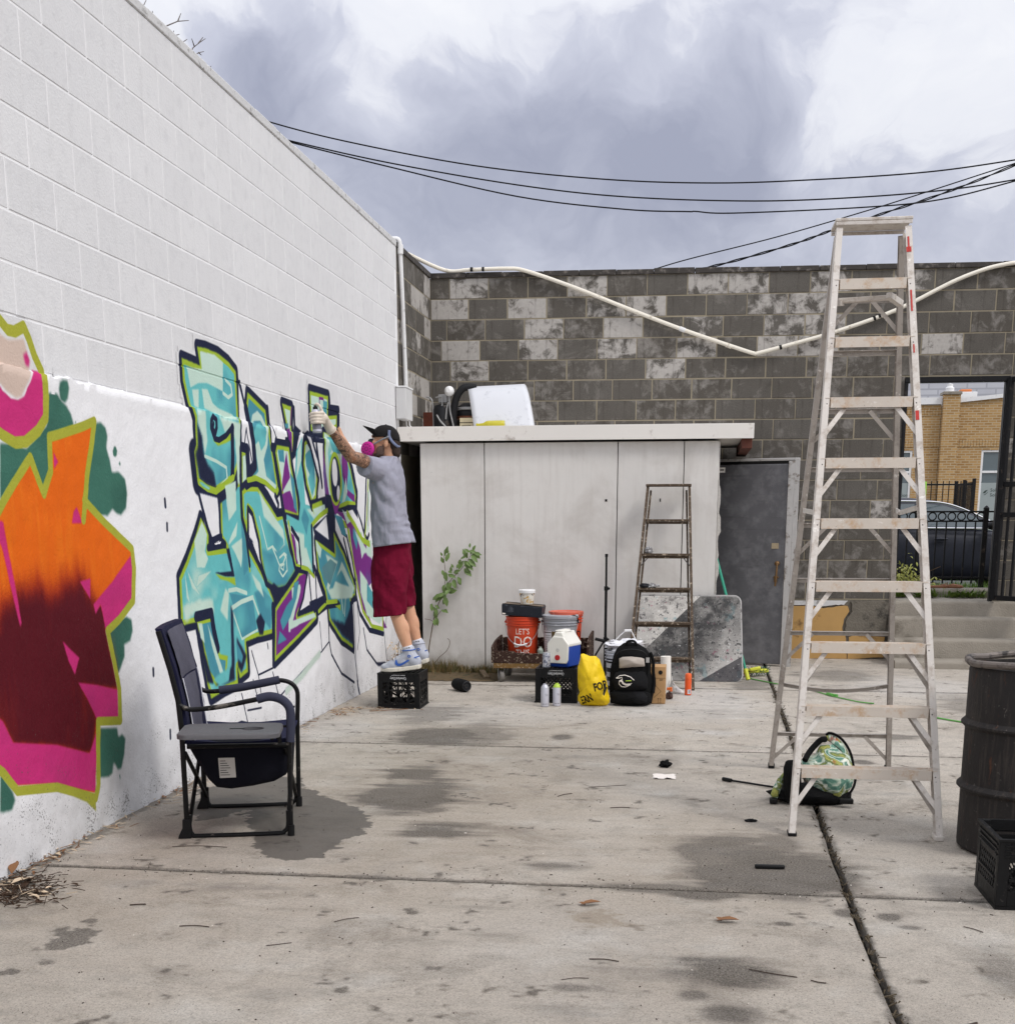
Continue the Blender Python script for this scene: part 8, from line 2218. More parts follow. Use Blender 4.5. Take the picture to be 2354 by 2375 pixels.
# cap with visor
m_cap = fabric_mat('black_cap_cotton', S(34, 32, 33), 900)
b = MB()
def capdome(u, v):
    a = 2*PI*u; p = PI/2*v
    z = 2.058-.03*max(0, math.cos(a))*(1-v)+.092*math.sin(p)
    return (.432+.108*math.cos(p)**.75*math.cos(a), 9.855+.089*math.cos(p)**.75*math.sin(a), z)
b.grid(lambda u, v: capdome(u, min(v, .985)), 40, 14, wrap=True); o = b.build('cap', m_cap, man, smooth=70); md = o.modifiers.new('thick', 'SOLIDIFY'); md.thickness = .004; cap = o
b = MB()
def visor(u, v):
    a = PI+(u-.5)*2.1
    x0, y0 = .432+.106*math.cos(a), 9.855+.088*math.sin(a)
    x1, y1 = .432+.106*math.cos(a)-.075*math.cos((u-.5)*2.6), 9.855+.088*math.sin(a)*1.02
    return (x0+(x1-x0)*v, y0+(y1-y0)*v, 2.082+.062*v-.030*(2*abs(u-.5))**2*(.4+.6*v))
b.grid(visor, 16, 6); o = b.build('visor', m_cap, cap, smooth=70); md = o.modifiers.new('thick', 'SOLIDIFY'); md.thickness = .005
b = MB(); b.ball((.432, 9.855, 2.151), (.008, .008, .004), 10, 6); b.build('cap_button', m_cap, cap)
b = MB(); pts = [capdome(.5+.06+.018*k, .42-.05*k) for k in range(4)]; b.tube([Vector(p)+Vector((-.003, -.003, .003)) for p in pts], .006, 6); b.build('cap_patch', m_whiteprint, cap)
b = MB(); pts = [capdome(.5+.0+.014*k, .30+.02*k) for k in range(3)]; b.tube([Vector(p)+Vector((-.003, -.002, .002)) for p in pts], .005, 6); b.build('cap_mark', M('pink_embroidery', S(200, 80, 104), .8, var=.1, bump=0), cap)
# half-mask respirator
m_mask = M('dark_grey_silicone', S(56, 62, 72), .5, var=.12, scale=20, bump=.08)
m_pink = M('magenta_filter', S(206, 34, 150), .5, var=.08, scale=40, bump=.1)
b = MB(); ell(b, (.330, 9.855, 1.985), (.045, .048, .055)); ell(b, (.315, 9.855, 2.018), (.028, .026, .035), (0, -.3, 0)); ell(b, (.31, 9.855, 1.965), (.04, .05, .035)); limb(b, [(.31, 9.80, 1.975), (.31, 9.91, 1.975)], [.03, .03])
rsp = b.build('respirator', m_mask, man, remesh=.006)
for s_ in (-1, 1):
    FM = Matrix.Translation((.303, 9.855+s_*.075, 1.970)) @ Vector((-.28, s_*1.0, .05)).to_track_quat('Z', 'Y').to_matrix().to_4x4()
    b = MB(); b.lathe([(.03, -.03), (.050, -.014), (.056, -.004), (.055, .006), (.050, .013), (.036, .017), (.0, .018)], 30, FM); fl_ = b.build('filter', m_pink, rsp)
    b = MB()
    for k in range(10):
        a = 2*PI*k/10; b.box((.034*math.cos(a), .034*math.sin(a), .0175), (.010, .006, .002), FM)
    b.tube([FM @ Vector((.014*math.cos(2*PI*k/14), .014*math.sin(2*PI*k/14), .0185)) for k in range(14)], .0018, 5, closed=True)
    o = b.build('filter_print', M('dark_magenta_print', S(96, 20, 70), .6, var=.05, bump=0) if 'dark_magenta_print' not in bpy.data.materials else bpy.data.materials['dark_magenta_print'], fl_, smooth=0); o['kind'] = 'stuff'
m_strap = M('grey_strap', S(138, 140, 146), .6, var=.08, scale=30, bump=.1)
def strap(pts, w_, name, mat):
    P = smooth_path(pts, 6); b = MB(); L_, R_ = [], []
    for i, p in enumerate(P):
        d = (P[min(i+1, len(P)-1)]-P[max(i-1, 0)]).normalized(); out = Vector((p.x-.43, p.y-9.855, (p.z-2.03)*.5)).normalized(); s_ = d.cross(out).normalized()*w_/2
        L_.append(p+s_); R_.append(p-s_)
    n = len(P); b.add(L_+R_, [(i, i+1, n+i+1, n+i) for i in range(n-1)]); o = b.build(name, mat, rsp, smooth=60); md = o.modifiers.new('thick', 'SOLIDIFY'); md.thickness = .003; md.offset = 0
for s_ in (-1, 1):
    strap([(.335, 9.855+s_*.055, 2.000), (.375, 9.855+s_*.073, 2.018), (.425, 9.855+s_*.089, 2.040), (.468, 9.855+s_*.093, 2.055)], .011, 'strap', m_strap)
    strap([(.478, 9.855+s_*.089, 2.105), (.478, 9.855+s_*.091, 2.06), (.500, 9.855+s_*.083, 2.02), (.526, 9.855+s_*.052, 1.992), (.535, 9.855, 1.985)], .020, 'head_cradle', M('slate_blue_strap', S(112, 122, 152), .6, var=.1, scale=30, bump=.1) if 'slate_blue_strap' not in bpy.data.materials else bpy.data.materials['slate_blue_strap'])
    b = MB(); b.ball((.467, 9.855+s_*.094, 2.056), (.009, .006, .009), 10, 8); b.build('strap_clip', m_strap, rsp)
# T-shirt, one loose shell with both sleeves
def cloth_mat(name, c, sc=10):
    t = NT(name)
    col = t.mix(t.noise(sc, 5), mul(c, .9), mul(c, 1.08)); col = t.mix(t.math('MULTIPLY', t.noise(420, 2), .3), col, mul(c, .62))
    b_ = t.bump(t.noise(11, 4, .5, vec=t.mapping((1.6, 1, .7), rot=(0, .6, 0)), dist=.6), .55, .03); b_ = t.bump(t.noise(34, 4, .6), .2, .008, b_)
    return t.fin(col, .92, 0, b_, .15)
m_shirt = cloth_mat('heather_grey_cotton', S(158, 158, 172))
b = MB(); rings = []
prof_ = [(1.252, .467, .160, .205), (1.30, .463, .157, .204), (1.38, .452, .148, .202), (1.48, .443, .142, .202), (1.58, .437, .140, .205), (1.68, .435, .140, .212), (1.76, .433, .134, .216), (1.82, .432, .122, .212), (1.865, .436, .100, .180), (1.895, .448, .082, .125), (1.918, .458, .072, .085)]
for j in range(41):
    t_ = j/40*(len(prof_)-1); i = min(int(t_), len(prof_)-2); f = t_-i
    z, cx_, rx, ry = [prof_[i][k]*(1-f)+prof_[i+1][k]*f for k in range(4)]; rx *= .90
    ring = []
    for k in range(64):
        a = 2*PI*k/64; ca, sa = math.cos(a), math.sin(a)
        s_ = (abs(ca)**2.5+abs(sa)**2.5)**(-1/2.5)
        # drag folds running from the raised armpit down to the small of the back
        q = (z-1.25)/.62
        side = max(0, -sa)
        ph = (cx_+rx*ca-.30)*1.0+(z-1.85)*.55
        fold = side*min(1, q*3)*(1-q*.5)*(.030*abs(math.sin(ph*30+1.4*fbm((z*2, a, 1), 1.5)))**.8-.014)
        fold += .010*fbm((ca*2, sa*2, z*6), 1.3)+.007*math.sin(a*7+z*9)*max(0, 1-q*2.2)+.009*max(0, 1-abs(q-.22)*5)*math.sin(z*95+a*2)*max(0, ca)
        zz = z+(.02*ca*(1-q)**2 if q < .6 else 0)
        ring.append((cx_+(rx*s_+fold)*ca+.018*max(0, ca)*max(0, 1-q*3.5), 9.86+(ry*s_+fold)*sa, zz))
    rings.append(ring)
b.loft(rings)
def sleeve(Sh, El, f, r0, r1):
    A = Vector(Sh); E = Vector(Sh).lerp(Vector(El), f); rg_ = []
    d = (E-A).normalized(); u = d.orthogonal().normalized(); v = d.cross(u)
    for j in range(9):
        t_ = j/8; c = A.lerp(E, t_); r = r0+(r1-r0)*t_
        rg_.append([c+(u*math.cos(2*PI*k/20)+v*math.sin(2*PI*k/20))*(r+.005*fbm((k*.5, t_*4, 3), 1.2)) for k in range(20)])
    b.loft(rg_)
sleeve((.425, 9.74, 1.80), (.29, 9.40, 1.862), .62, .092, .080)
sleeve((.425, 9.98, 1.79), (.24, 10.22, 1.79), .62, .092, .082)
b.build('t_shirt', m_shirt, man, remesh=.0072)
# knee-length shorts
m_shorts = cloth_mat('maroon_cotton', S(112, 14, 44), 7)
b = MB()
def short_leg(y0, pts, seed):
    rings = []
    n = 22
    for j in range(n+1):
        t_ = j/n*(len(pts)-1); i = min(int(t_), len(pts)-2); f = t_-i
        z, cx_, rx, ry, dy = [pts[i][k]*(1-f)+pts[i+1][k]*f for k in range(5)]
        ring = []
        for k in range(36):
            a = 2*PI*k/36; fo = .016*fbm((math.cos(a)*1.6+seed, math.sin(a)*1.6, z*7), 1.3)+.008*math.sin(a*4+z*24+seed)*(.35+.65*j/n)
            ring.append((cx_+(rx+fo)*math.cos(a), y0+dy+(ry+fo)*math.sin(a), z-.022*math.cos(a)*0+(.012*math.cos(a) if j == n else 0)))
        rings.append(ring)
    b.loft(rings)
short_leg(9.785, [(1.27, .458, .148, .130, .05), (1.15, .458, .148, .130, .03), (1.0, .452, .140, .118, .0), (.86, .449, .132, .108, -.005), (.712, .452, .126, .104, -.005)], 1)
short_leg(9.935, [(1.27, .458, .144, .125, -.05), (1.15, .460, .144, .125, -.03), (1.0, .475, .130, .110, .0), (.88, .500, .115, .095, .01), (.768, .512, .108, .090, .015)], 5)
b.build('shorts', m_shorts, man, remesh=.0075)
# left hand in a pale latex glove closed round the can
CA, CB = Vector((.112, 9.105, 2.050)), Vector((.100, 9.115, 2.200))
cax = (CB-CA).normalized(); QM = Matrix.Translation(CA) @ cax.to_track_quat('Z', 'Y').to_matrix().to_4x4()
can = thing('spray_can', 'white and black spray can held against the wall in the gloved hand', 'spray can', CA)
b = MB(); b.lathe([(.029, 0), (.0325, .004), (.0325, .138), (.030, .145), (.022, .156), (.014, .158)], 28, QM); b.build('body', M('pale_lilac_can', S(196, 196, 210), .35, .2, var=.08, scale=20, bump=0), can)
b = MB(); b.lathe([(.017, .157), (.018, .160), (.017, .176), (.008, .180), (.008, .188), (0, .189)], 20, QM); b.build('nozzle', m_ac_black, can)
b = MB(); b.lathe([(.0328, .018), (.0328, .060)], 28, QM, caps=False); b.build('dark_band', M('dark_can_print', S(120, 120, 132), .4, .2, var=.3, scale=60, bump=0), can)
m_glove = M('cream_latex', S(214, 202, 188), .5, var=.08, scale=30, bump=.2, bscale=120)
b = MB()
limb(b, [LW+Vector((.010, .02, -.022)), LW, (.158, 9.155, 2.135), (.154, 9.13, 2.150)], [.036, .032, .031, .033])
ell(b, (.152, 9.125, 2.150), (.022, .036, .044), (-.3, 0, 0))
def rw(a, r, h): return CA+cax*h+Vector((math.cos(a)*r, math.sin(a)*r, 0))
for k, (h, L_) in enumerate(((.128, 1.0), (.106, 1.05), (.084, 1.0), (.064, .82))):
    rr_ = .0425
    limb(b, [(.158, 9.098+.006*k, CA.z+h+.004), rw(-1.15, rr_+.006, h+.002), rw(-1.15-.75*L_, rr_+.001, h-.001), rw(-1.15-1.45*L_, rr_-.001, h-.003)], [.0115, .0112, .0102, .0088], 10)
limb(b, [(.153, 9.108, 2.185), (.140, 9.100, 2.222), (.118, 9.106, 2.243), (.099, 9.114, 2.240)], [.0115, .0108, .010, .0085], 10)
limb(b, [(.160, 9.15, 2.135), (.150, 9.168, 2.165), (.118, 9.165, 2.188), (.090, 9.150, 2.196)], [.015, .0135, .0115, .0095], 10)
gl_ = b.build('glove', m_glove, man, remesh=.0042)
b = MB(); dW = (LE-LW).normalized(); u = dW.orthogonal().normalized(); v = dW.cross(u)
for q in (0, 1): b.tube([LW+Vector((.010, .02, -.022))+dW*(.014-.010*q)+(u*math.cos(2*PI*k/18)+v*math.sin(2*PI*k/18))*.0365 for k in range(18)], .0035, 6, closed=True) if q == 0 else None
b.build('glove_cuff', m_glove, gl_)
# socks and high-top trainers
m_sock = M('white_cotton_sock', S(222, 222, 228), .9, var=.08, scale=30, bump=.3)
m_upper = M('pale_grey_leather', S(176, 180, 192), .5, var=.1, scale=16, bump=.2, bscale=60, wear=S(206, 208, 214), wamt=.2)
m_sole = M('off_white_sole', S(222, 216, 202), .6, var=.08, scale=20, bump=.1, wear=S(170, 156, 136), wamt=.2)
m_blue = M('royal_blue_leather', S(46, 92, 176), .45, var=.1, scale=20, bump=.1)
def shoe(y0, dx, ank, toe, heel, ball, side):
    s0 = Vector(toe); h0 = Vector(heel); bl = Vector(ball)
    b = MB()
    # sole follows toe - ball - heel
    st_ = []
    P = smooth_path([toe, ball, ((bl+h0)/2)+Vector((0, 0, -.004)), heel], 6); n = len(P)
    for i, p in enumerate(P):
        t_ = i/(n-1); w_ = .018+.036*math.sin(min(1, t_*2.2)*PI/2) if t_ < .45 else .054-.012*math.sin((t_-.45)/.55*PI)-.010*max(0, t_-.85)/.15
        if i == 0: w_ = .022
        st_.append([(p.x, y0-w_, p.z), (p.x, y0+w_, p.z), (p.x, y0+w_*1.0, p.z+.034), (p.x, y0-w_*1.0, p.z+.034)])
    b.loft(st_); so = b.build('sole', m_sole, man, smooth=50, bevel=.006)
    b = MB(); A = Vector(ank)
    ell(b, s0.lerp(bl, .55)+Vector((.01, 0, .036)), (.062, .044, .034)); ell(b, bl+Vector((.02, 0, .05)), (.075, .047, .042)); ell(b, bl.lerp(h0, .45)+Vector((.0, 0, .062)), (.085, .045, .048)); ell(b, h0+Vector((-.045, 0, .055)), (.052, .042, .055))
    limb(b, [h0+Vector((-.055, 0, .06)), A+Vector((.012, 0, -.025)), A+Vector((.0, 0, .012))], [.052, .050, .050]); limb(b, [bl+Vector((.03, 0, .06)), A+Vector((-.02, 0, -.03))], [.040, .044])
    b.ball((0, 0, 0), 1, 12, 8, TM(A+Vector((.01, 0, -.06)), (0, 0, 0), (.055, .044, .05)))
    up = b.build('shoe_upper', m_upper, man, remesh=.006)
    b = MB(); b.tube([A+Vector((.004, 0, -.01)), A+Vector((-.012, 0, .045))], [.044, .042], 18); sk = b.build('sock', m_sock, man)
    b = MB(); b.box((0, 0, 0), (.016, .003, .010), Matrix.Translation(A+Vector((-.004, -.0425, .030)))); b.box((0, 0, 0), (.012, .003, .008), Matrix.Translation(A+Vector((.012, -.041, .034)))); b.box((0, 0, 0), (.012, .003, .008), Matrix.Translation(A+Vector((-.016, -.039, .026)))); o = b.build('sock_mark', m_dark, sk, smooth=0); o['kind'] = 'stuff'
    b = MB()
    # curved blue flash on the flank
    q = [bl+Vector((.045, 0, .098)), bl+Vector((.050, 0, .066)), bl+Vector((.085, 0, .062)), h0.lerp(bl, .3)+Vector((0, 0, .085)), h0+Vector((.002, 0, .100))]
    cp_ = smooth_path(q, 6); m_ = len(cp_); Lq, Rq = [], []
    for i, p in enumerate(cp_):
        t_ = i/(m_-1); w_ = .014*math.sin(min(1, t_*3+.12)*PI/2)*(1-t_*.75); d = (cp_[min(i+1, m_-1)]-cp_[max(i-1, 0)]).normalized(); s_ = Vector((-d.z, 0, d.x))*w_
        Lq.append(Vector((p.x, y0-.056, p.z))+s_); Rq.append(Vector((p.x, y0-.056, p.z))-s_)
    sgn = 1
    b.add(Lq+Rq, [(i, i+1, m_+i+1, m_+i) for i in range(m_-1)])
    # press the flash on to the flank by hand: it follows an oval section
    vv = []
    for p in b.v:
        zc = bl.z+.055+(p[0]-bl.x)*.18; k = max(0, 1-((p[2]-zc)/.062)**2)**.5; vv.append((p[0], y0-.0465*max(.55, k)-.002, p[2]))
    b.v = vv; b.build('swoosh', m_blue, up, smooth=60)
    b = MB(); b.tube([A+Vector((.012+.011*math.cos(2*PI*k/14), -.0495, -.030+.008*math.sin(2*PI*k/14))) for k in range(14)], .0035, 6, closed=True); b.build('ankle_emblem', m_blue, up)
    b = MB(); b.tube([A+Vector((.052*math.cos(2*PI*k/24), .051*math.sin(2*PI*k/24), .014+.006*math.cos(2*PI*k/24))) for k in range(24)], .0045, 6, closed=True); b.build('collar', m_blue if side > 0 else m_upper, up)
    for k in range(4):
        c = bl.lerp(A, .25+.18*k)+Vector((-.012, 0, .06-.012*k)); b = MB(); b.tube([c+Vector((0, -.03, -.004)), c+Vector((-.008, 0, .006)), c+Vector((0, .03, -.004))], .004, 6); b.build('lace', m_sock, up)
shoe(9.765, 0, (.598, 9.765, .435), (.374, 9.765, .2775), (.690, 9.765, .306), (.46, 9.765, .277), 1)
shoe(9.945, 0, (.634, 9.95, .470), (.405, 9.945, .2775), (.715, 9.945, .336), (.49, 9.945, .277), -1)

STEM1 = [(0.276,12.08,0.09),(0.275,12.08,0.211),(0.299,12.08,0.357),(0.327,12.08,0.502),(0.359,12.08,0.613),(0.4,12.08,0.706),(0.44,12.08,0.791),(0.462,12.08,0.841),(0.514,12.08,0.9),(0.566,12.08,0.951),(0.627,12.08,1.018),(0.67,12.08,1.076),(0.71,12.08,1.151)]
STEM2 = [(0.44,12.08,0.807),(0.447,12.08,0.908),(0.446,12.08,0.975),(0.437,12.08,1.067),(0.439,12.08,1.125)]
STEM3 = [(0.332,12.05,0.086),(0.39,12.05,0.155),(0.443,12.05,0.199),(0.474,12.05,0.242),(0.489,12.05,0.29),(0.483,12.05,0.319),(0.466,12.05,0.332)]
STEM4 = [(0.323,12.08,0.489),(0.292,12.08,0.506),(0.24,12.08,0.514)]
STEM5 = [(0.34,12.08,0.511),(0.389,12.08,0.579),(0.416,12.08,0.605)]
STEM6 = [(0.531,12.08,0.892),(0.557,12.08,0.842),(0.562,12.08,0.804)]
LEAVES = [(0.443,12.06,1.117,0.46,0.0,0.89,0.051),(0.469,12.06,1.134,0.12,0.0,0.99,0.06),(0.459,12.06,1.059,0.39,0.0,0.92,0.077),(0.445,12.06,0.959,0.25,0.0,-0.97,0.077),(0.48,12.06,0.938,0.95,0.0,-0.3,0.068),(0.466,12.06,0.867,0.24,0.0,-0.97,0.077),(0.457,12.06,0.817,-0.26,0.0,-0.97,0.085),(0.421,12.06,0.758,-0.72,0.0,-0.69,0.094),(0.443,12.06,0.733,0.33,0.0,-0.94,0.085),(0.482,12.06,0.758,0.88,0.0,0.47,0.077),(0.491,12.06,0.809,0.84,0.0,-0.55,0.051),(0.456,12.06,0.725,-0.47,0.0,-0.88,0.068),(0.342,12.06,0.648,0.84,0.0,-0.55,0.051),(0.316,12.06,0.664,0.0,0.0,-1.0,0.068),(0.35,12.06,0.606,-0.02,0.0,-1.0,0.085),(0.358,12.06,0.538,0.15,0.0,-0.99,0.077),(0.395,12.06,0.758,-0.71,0.0,-0.71,0.068),(0.428,12.06,0.606,0.85,0.0,-0.52,0.051),(0.527,12.06,0.951,0.9,0.0,0.44,0.068),(0.562,12.06,0.993,0.47,0.0,0.88,0.051),(0.518,12.06,0.884,0.46,0.0,-0.89,0.077),(0.57,12.06,0.918,0.51,0.0,-0.86,0.068),(0.631,12.06,0.993,0.79,0.0,-0.62,0.094),(0.657,12.06,1.035,0.81,0.0,-0.59,0.077),(0.618,12.06,1.06,-0.47,0.0,-0.88,0.077),(0.631,12.06,1.068,0.56,0.0,-0.83,0.077),(0.678,12.06,1.077,0.79,0.0,-0.61,0.085),(0.649,12.06,1.101,-0.28,0.0,0.96,0.068),(0.666,12.06,1.118,-0.9,0.0,-0.43,0.051),(0.7,12.06,1.118,0.79,0.0,-0.62,0.085),(0.709,12.06,1.151,0.79,0.0,-0.62,0.085),(0.687,12.06,1.143,-0.71,0.0,0.71,0.051),(0.713,12.06,1.159,0.47,0.0,0.88,0.051)]
# ================================================================== plants and litter
m_sapl = M('sapling_leaf', S(98, 122, 62), .5, var=.35, scale=16, bump=.15)
sap = thing('sapling', 'spindly green leafy sapling growing against the grey cold store panel', 'plant', (.19, 12.1, 0))
b = MB(); s1_ = smooth_path(STEM1, 4); b.tube(s1_, [.0062-.0045*i/len(s1_) for i in range(len(s1_))], 6); b.build('stem', m_stem, sap)
for st_, nm in ((STEM2, 'side_shoot'), (STEM3, 'side_shoot'), (STEM4, 'side_shoot'), (STEM5, 'side_shoot'), (STEM6, 'side_shoot')):
    b = MB(); b.tube(smooth_path(st_, 4), .0028, 5); b.build(nm, m_stem, sap)
b = MB()
for (x, y, z, dx, dy, dz, L) in LEAVES:
    leaf(b, (x, y+rg.uniform(-.02, .02), z), (dx, rg.uniform(-.7, -.1), dz), (rg.uniform(-.3, .3), -1, .4), L*1.15, L*.55, .3, .3)
    leaf(b, (x+rg.uniform(-.03, .03), y-.01, z+rg.uniform(-.03, .03)), (dx+rg.uniform(-.9, .9), rg.uniform(-.8, .0), dz+rg.uniform(-.6, .6)), (0, -1, .4), L*.85, L*.42, .3, .35)
    leaf(b, (x+rg.uniform(-.01, .01), y+.02, z+rg.uniform(-.01, .01)), (dx+rg.uniform(-.8, .8), rg.uniform(-.5, .2), dz+rg.uniform(-.5, .5)), (0, -1, .4), L*.6, L*.3, .3, .3)
o = b.build('foliage', m_sapl, sap, smooth=70); o['kind'] = 'stuff'
m_soil = M('damp_brown_soil', S(94, 78, 54), .95, var=.35, scale=16, bump=.9, bscale=90, bdist=.01, wear=S(66, 62, 40), wamt=.4)
b = MB()
def soil(u, v):
    x = .16+.92*u; y = 11.42+.72*v
    h = .030*max(0, math.sin(PI*min(1, v*.75+.12)))*(.5+.7*(.5+.5*fbm((x*2, y*2, 3), 2)))*min(1, u*6, (1-u)*8)
    return (x, y+.05*fbm((x*3, 1, 1), 2)*(1-v), h-.006+.006*fbm((x, y, 5), 20))
b.grid(soil, 60, 40); o = b.build('soil_heap', m_soil, None, origin=(.6, 11.8, 0), smooth=60); o['kind'] = 'stuff'
m_dry = M('dry_weed_stems', S(124, 104, 66), .8, var=.4, scale=3, bump=0)
m_olive = M('olive_weed', S(84, 84, 44), .7, var=.4, scale=3, bump=0)
for nm, mt, cnt in (('dry_weeds', m_dry, 900), ('low_weeds', m_olive, 700)):
    b = MB()
    for k in range(cnt):
        x = rg.uniform(.17, 1.05); y = 12.14-abs(rg.gauss(0, .12)); a = rg.uniform(0, 2*PI); h = rg.uniform(.02, .11)*(1.3 if x < .55 else .8); ln = rg.uniform(.01, .06); w_ = rg.uniform(.002, .006)
        c, s_ = math.cos(a), math.sin(a); z = .012
        b.add([(x-s_*w_, y+c*w_, z), (x+s_*w_, y-c*w_, z), (x+c*ln, min(y+s_*ln, 12.15), z+h)], [(0, 1, 2)])
    o = b.build(nm, mt, None, smooth=0); o['kind'] = 'stuff'
plank = MB(); plank.bar((.83, 11.86, .05), (.93, 11.56, .02), .05, .02, (0, 0, 1)); tag(plank.build('wood_scrap', old_wood('grey_brown_scrap', S(134, 116, 92), S(96, 82, 66)), None, origin=(.88, 11.7, 0), bevel=.003), 'short splintered wood scrap lying beside the cart castor', 'wood')
# dried plant by the wall end behind the painter's feet
m_dryleaf = M('papery_dry_leaf', S(196, 176, 150), .8, var=.35, scale=20, bump=.2)
m_brownleaf = M('brown_dead_leaf', S(122, 84, 52), .8, var=.4, scale=20, bump=.2)
dp = thing('dried_plant', 'dead plant with papery pale leaves at the wall foot behind the painter', 'plant', (.10, 11.5, 0))
b = MB()
for k in range(9): b.tube([(.10, 11.5, 0), (.10+rg.uniform(-.04, .1), 11.5+rg.uniform(-.1, .1), rg.uniform(.1, .2)), (.10+rg.uniform(-.05, .14), 11.5+rg.uniform(-.2, .2), rg.uniform(.18, .36))], .003, 5)
b.build('stems', m_stem, dp)
for nm, mt, n_ in (('pale_foliage', m_dryleaf, 120), ('brown_foliage', m_brownleaf, 70)):
    b = MB()
    for k in range(n_):
        z = rg.uniform(.02, .36) if mt is m_dryleaf else rg.uniform(.0, .22); leaf(b, (max(.03, .11+rg.gauss(0, .045)), 11.5+rg.gauss(0, .11), z), (rg.uniform(-1, 1), rg.uniform(-1, 1), rg.uniform(-1, .6)), (0, 0, 1), rg.uniform(.025, .05), rg.uniform(.012, .02))
    o = b.build(nm, mt, dp, smooth=60); o['kind'] = 'stuff'
# litter drifted along the wall foot
def litter(name, label_kind, pts, mats, seed, flat=True):
    for i, mt in enumerate(mats):
        rr_ = random.Random(seed+i); b = MB()
        for (cx_, cy_, sx, sy, n_) in pts:
            for k in range(n_):
                p = (max(.02, rr_.gauss(cx_, sx)), rr_.gauss(cy_, sy), rr_.uniform(.003, .012)); a = rr_.uniform(0, 2*PI)
                if rr_.random() < .45: L = rr_.uniform(.02, .09); q = (p[0]+math.cos(a)*L, p[1]+math.sin(a)*L, p[2]+rr_.uniform(0, .012)); b.bar(p, (max(.015, q[0]), q[1], q[2]), .0022, .0022)
                else: leaf(b, p, (math.cos(a), math.sin(a), rr_.uniform(-.05, .5)), (0, 0, 1), rr_.uniform(.015, .05), rr_.uniform(.006, .02), .3, .3)
        o = b.build(name, mt, None, smooth=50); o['kind'] = 'stuff'
litter('leaf_litter', '', [(.16, 9.42, .07, .16, 40), (.36, 9.6, .10, .05, 22), (.06, 6.0, .03, 1.2, 55), (.07, 8.2, .03, .8, 26), (.06, 5.1, .03, .25, 30)], (m_brownleaf, m_dryleaf), 5)
m_dkleaf = M('dark_dead_leaf', S(58, 42, 30), .85, var=.45, scale=20, bump=.2)
litter('leaf_pile', '', [(.14, 4.55, .08, .13, 130), (.10, 4.66, .05, .06, 50), (.25, 4.42, .09, .06, 60), (.2, 4.5, .1, .08, 80)], (m_dkleaf,), 9)
litter('leaf_pile', '', [(.13, 4.56, .07, .11, 26), (.25, 4.45, .08, .06, 8)], (m_dryleaf,), 10)
for k, (x, y, z, a, L, mt, lab) in enumerate(((.10, 4.60, .01, 1.2, .13, m_dryleaf, 'long curled tan leaf in the leaf pile at the bottom left wall foot'), (.05, 4.70, .02, 1.9, .12, m_brownleaf, 'upright brown leaf against the wall foot at the lower left'), (.22, 4.50, .01, .2, .10, m_dryleaf, 'pale flat leaf at the right edge of the lower left leaf pile'))):
    b = MB(); leaf(b, (x, y, z), (math.cos(a), math.sin(a), .5 if k == 1 else .12), (0, 0, 1), L, L*.35, .4, .25); tag(b.build('dead_leaf', mt, None, origin=(x, y, z), smooth=60), lab, 'leaf', 'dead leaves on the ground')
for (x, y, a, lab) in ((2.397, 4.643, .4, 'curled brown leaf on the concrete just below the cross joint'), (2.907, 4.516, .05, 'flat brown leaf on the concrete left of the long joint')):
    b = MB(); leaf(b, (x, y, .006), (math.cos(a), math.sin(a), .15), (0, 0, 1), .085, .035, .5, .1); leaf(b, (x+.02, y, .004), (math.cos(a+2), math.sin(a+2), .2), (0, 0, 1), .04, .02, .5, .1)
    tag(b.build('dead_leaf', m_brownleaf, None, origin=(x, y, 0), smooth=60), lab, 'leaf', 'dead leaves on the ground')
# twigs lying about
m_twigd = M('dark_twig', S(64, 52, 44), .9, var=.3, scale=40, bump=.2)
TWL = ['straight dark twig below the cross joint and left of the open paving', 'thin twig right of the middle, between ochre stain and bottom edge', 'long curved twig left of the long joint near the bottom', 'slanting twig left of centre in the front slab', 'small slanting twig just below the one left of centre',
 'faint thin twig in the front slab left of the long curved one', 'short thick twig beside the end of the long curved twig', 'thin twig right of the long joint below the milk crate', 'short stout stick right of the long joint at the bottom', 'slanting thin twig in the middle of the paving beyond the cross joint', 'level thin twig in the middle of the paving beyond the cross joint',
 'faint long stalk on the paving left of the black rod', 'long thin stalk in front of the camp chair', 'pale short twig between leaf pile and dark splotches']
twi = 0
for (x, y, a, L, r) in ((1.035, 4.195, .05, .11, .003), (2.529, 4.038, -.1, .10, .003), (3.08, 3.99, -.35, .16, .0028), (1.56, 4.35, .7, .10, .0022), (1.40, 4.05, .5, .09, .002), (2.45, 3.85, .3, .09, .0018), (3.22, 3.93, -.4, .05, .003), (3.82, 4.55, -.8, .08, .0025), (3.62, 3.62, .6, .06, .006), (2.14, 6.63, .9, .11, .003), (2.45, 6.36, .2, .10, .003), (2.35, 6.9, .4, .22, .0022), (.62, 5.3, .1, .25, .0022), (.72, 4.42, .3, .06, .004)):
    b = MB(); p = Vector((x-math.cos(a)*L/2, y-math.sin(a)*L/2, r)); q = Vector((x+math.cos(a)*L/2, y+math.sin(a)*L/2, r)); m_ = p.lerp(q, .5)+Vector((-math.sin(a), math.cos(a), .1))*L*rg.uniform(-.1, .1); m_.z = max(m_.z, r)
    b.tube(smooth_path([p, m_, q], 3), r*.7, 5); tag(b.build('twig', m_twigd, None, origin=(x, y, 0)), TWL[twi], 'twig', 'twigs scattered on the concrete'); twi += 1
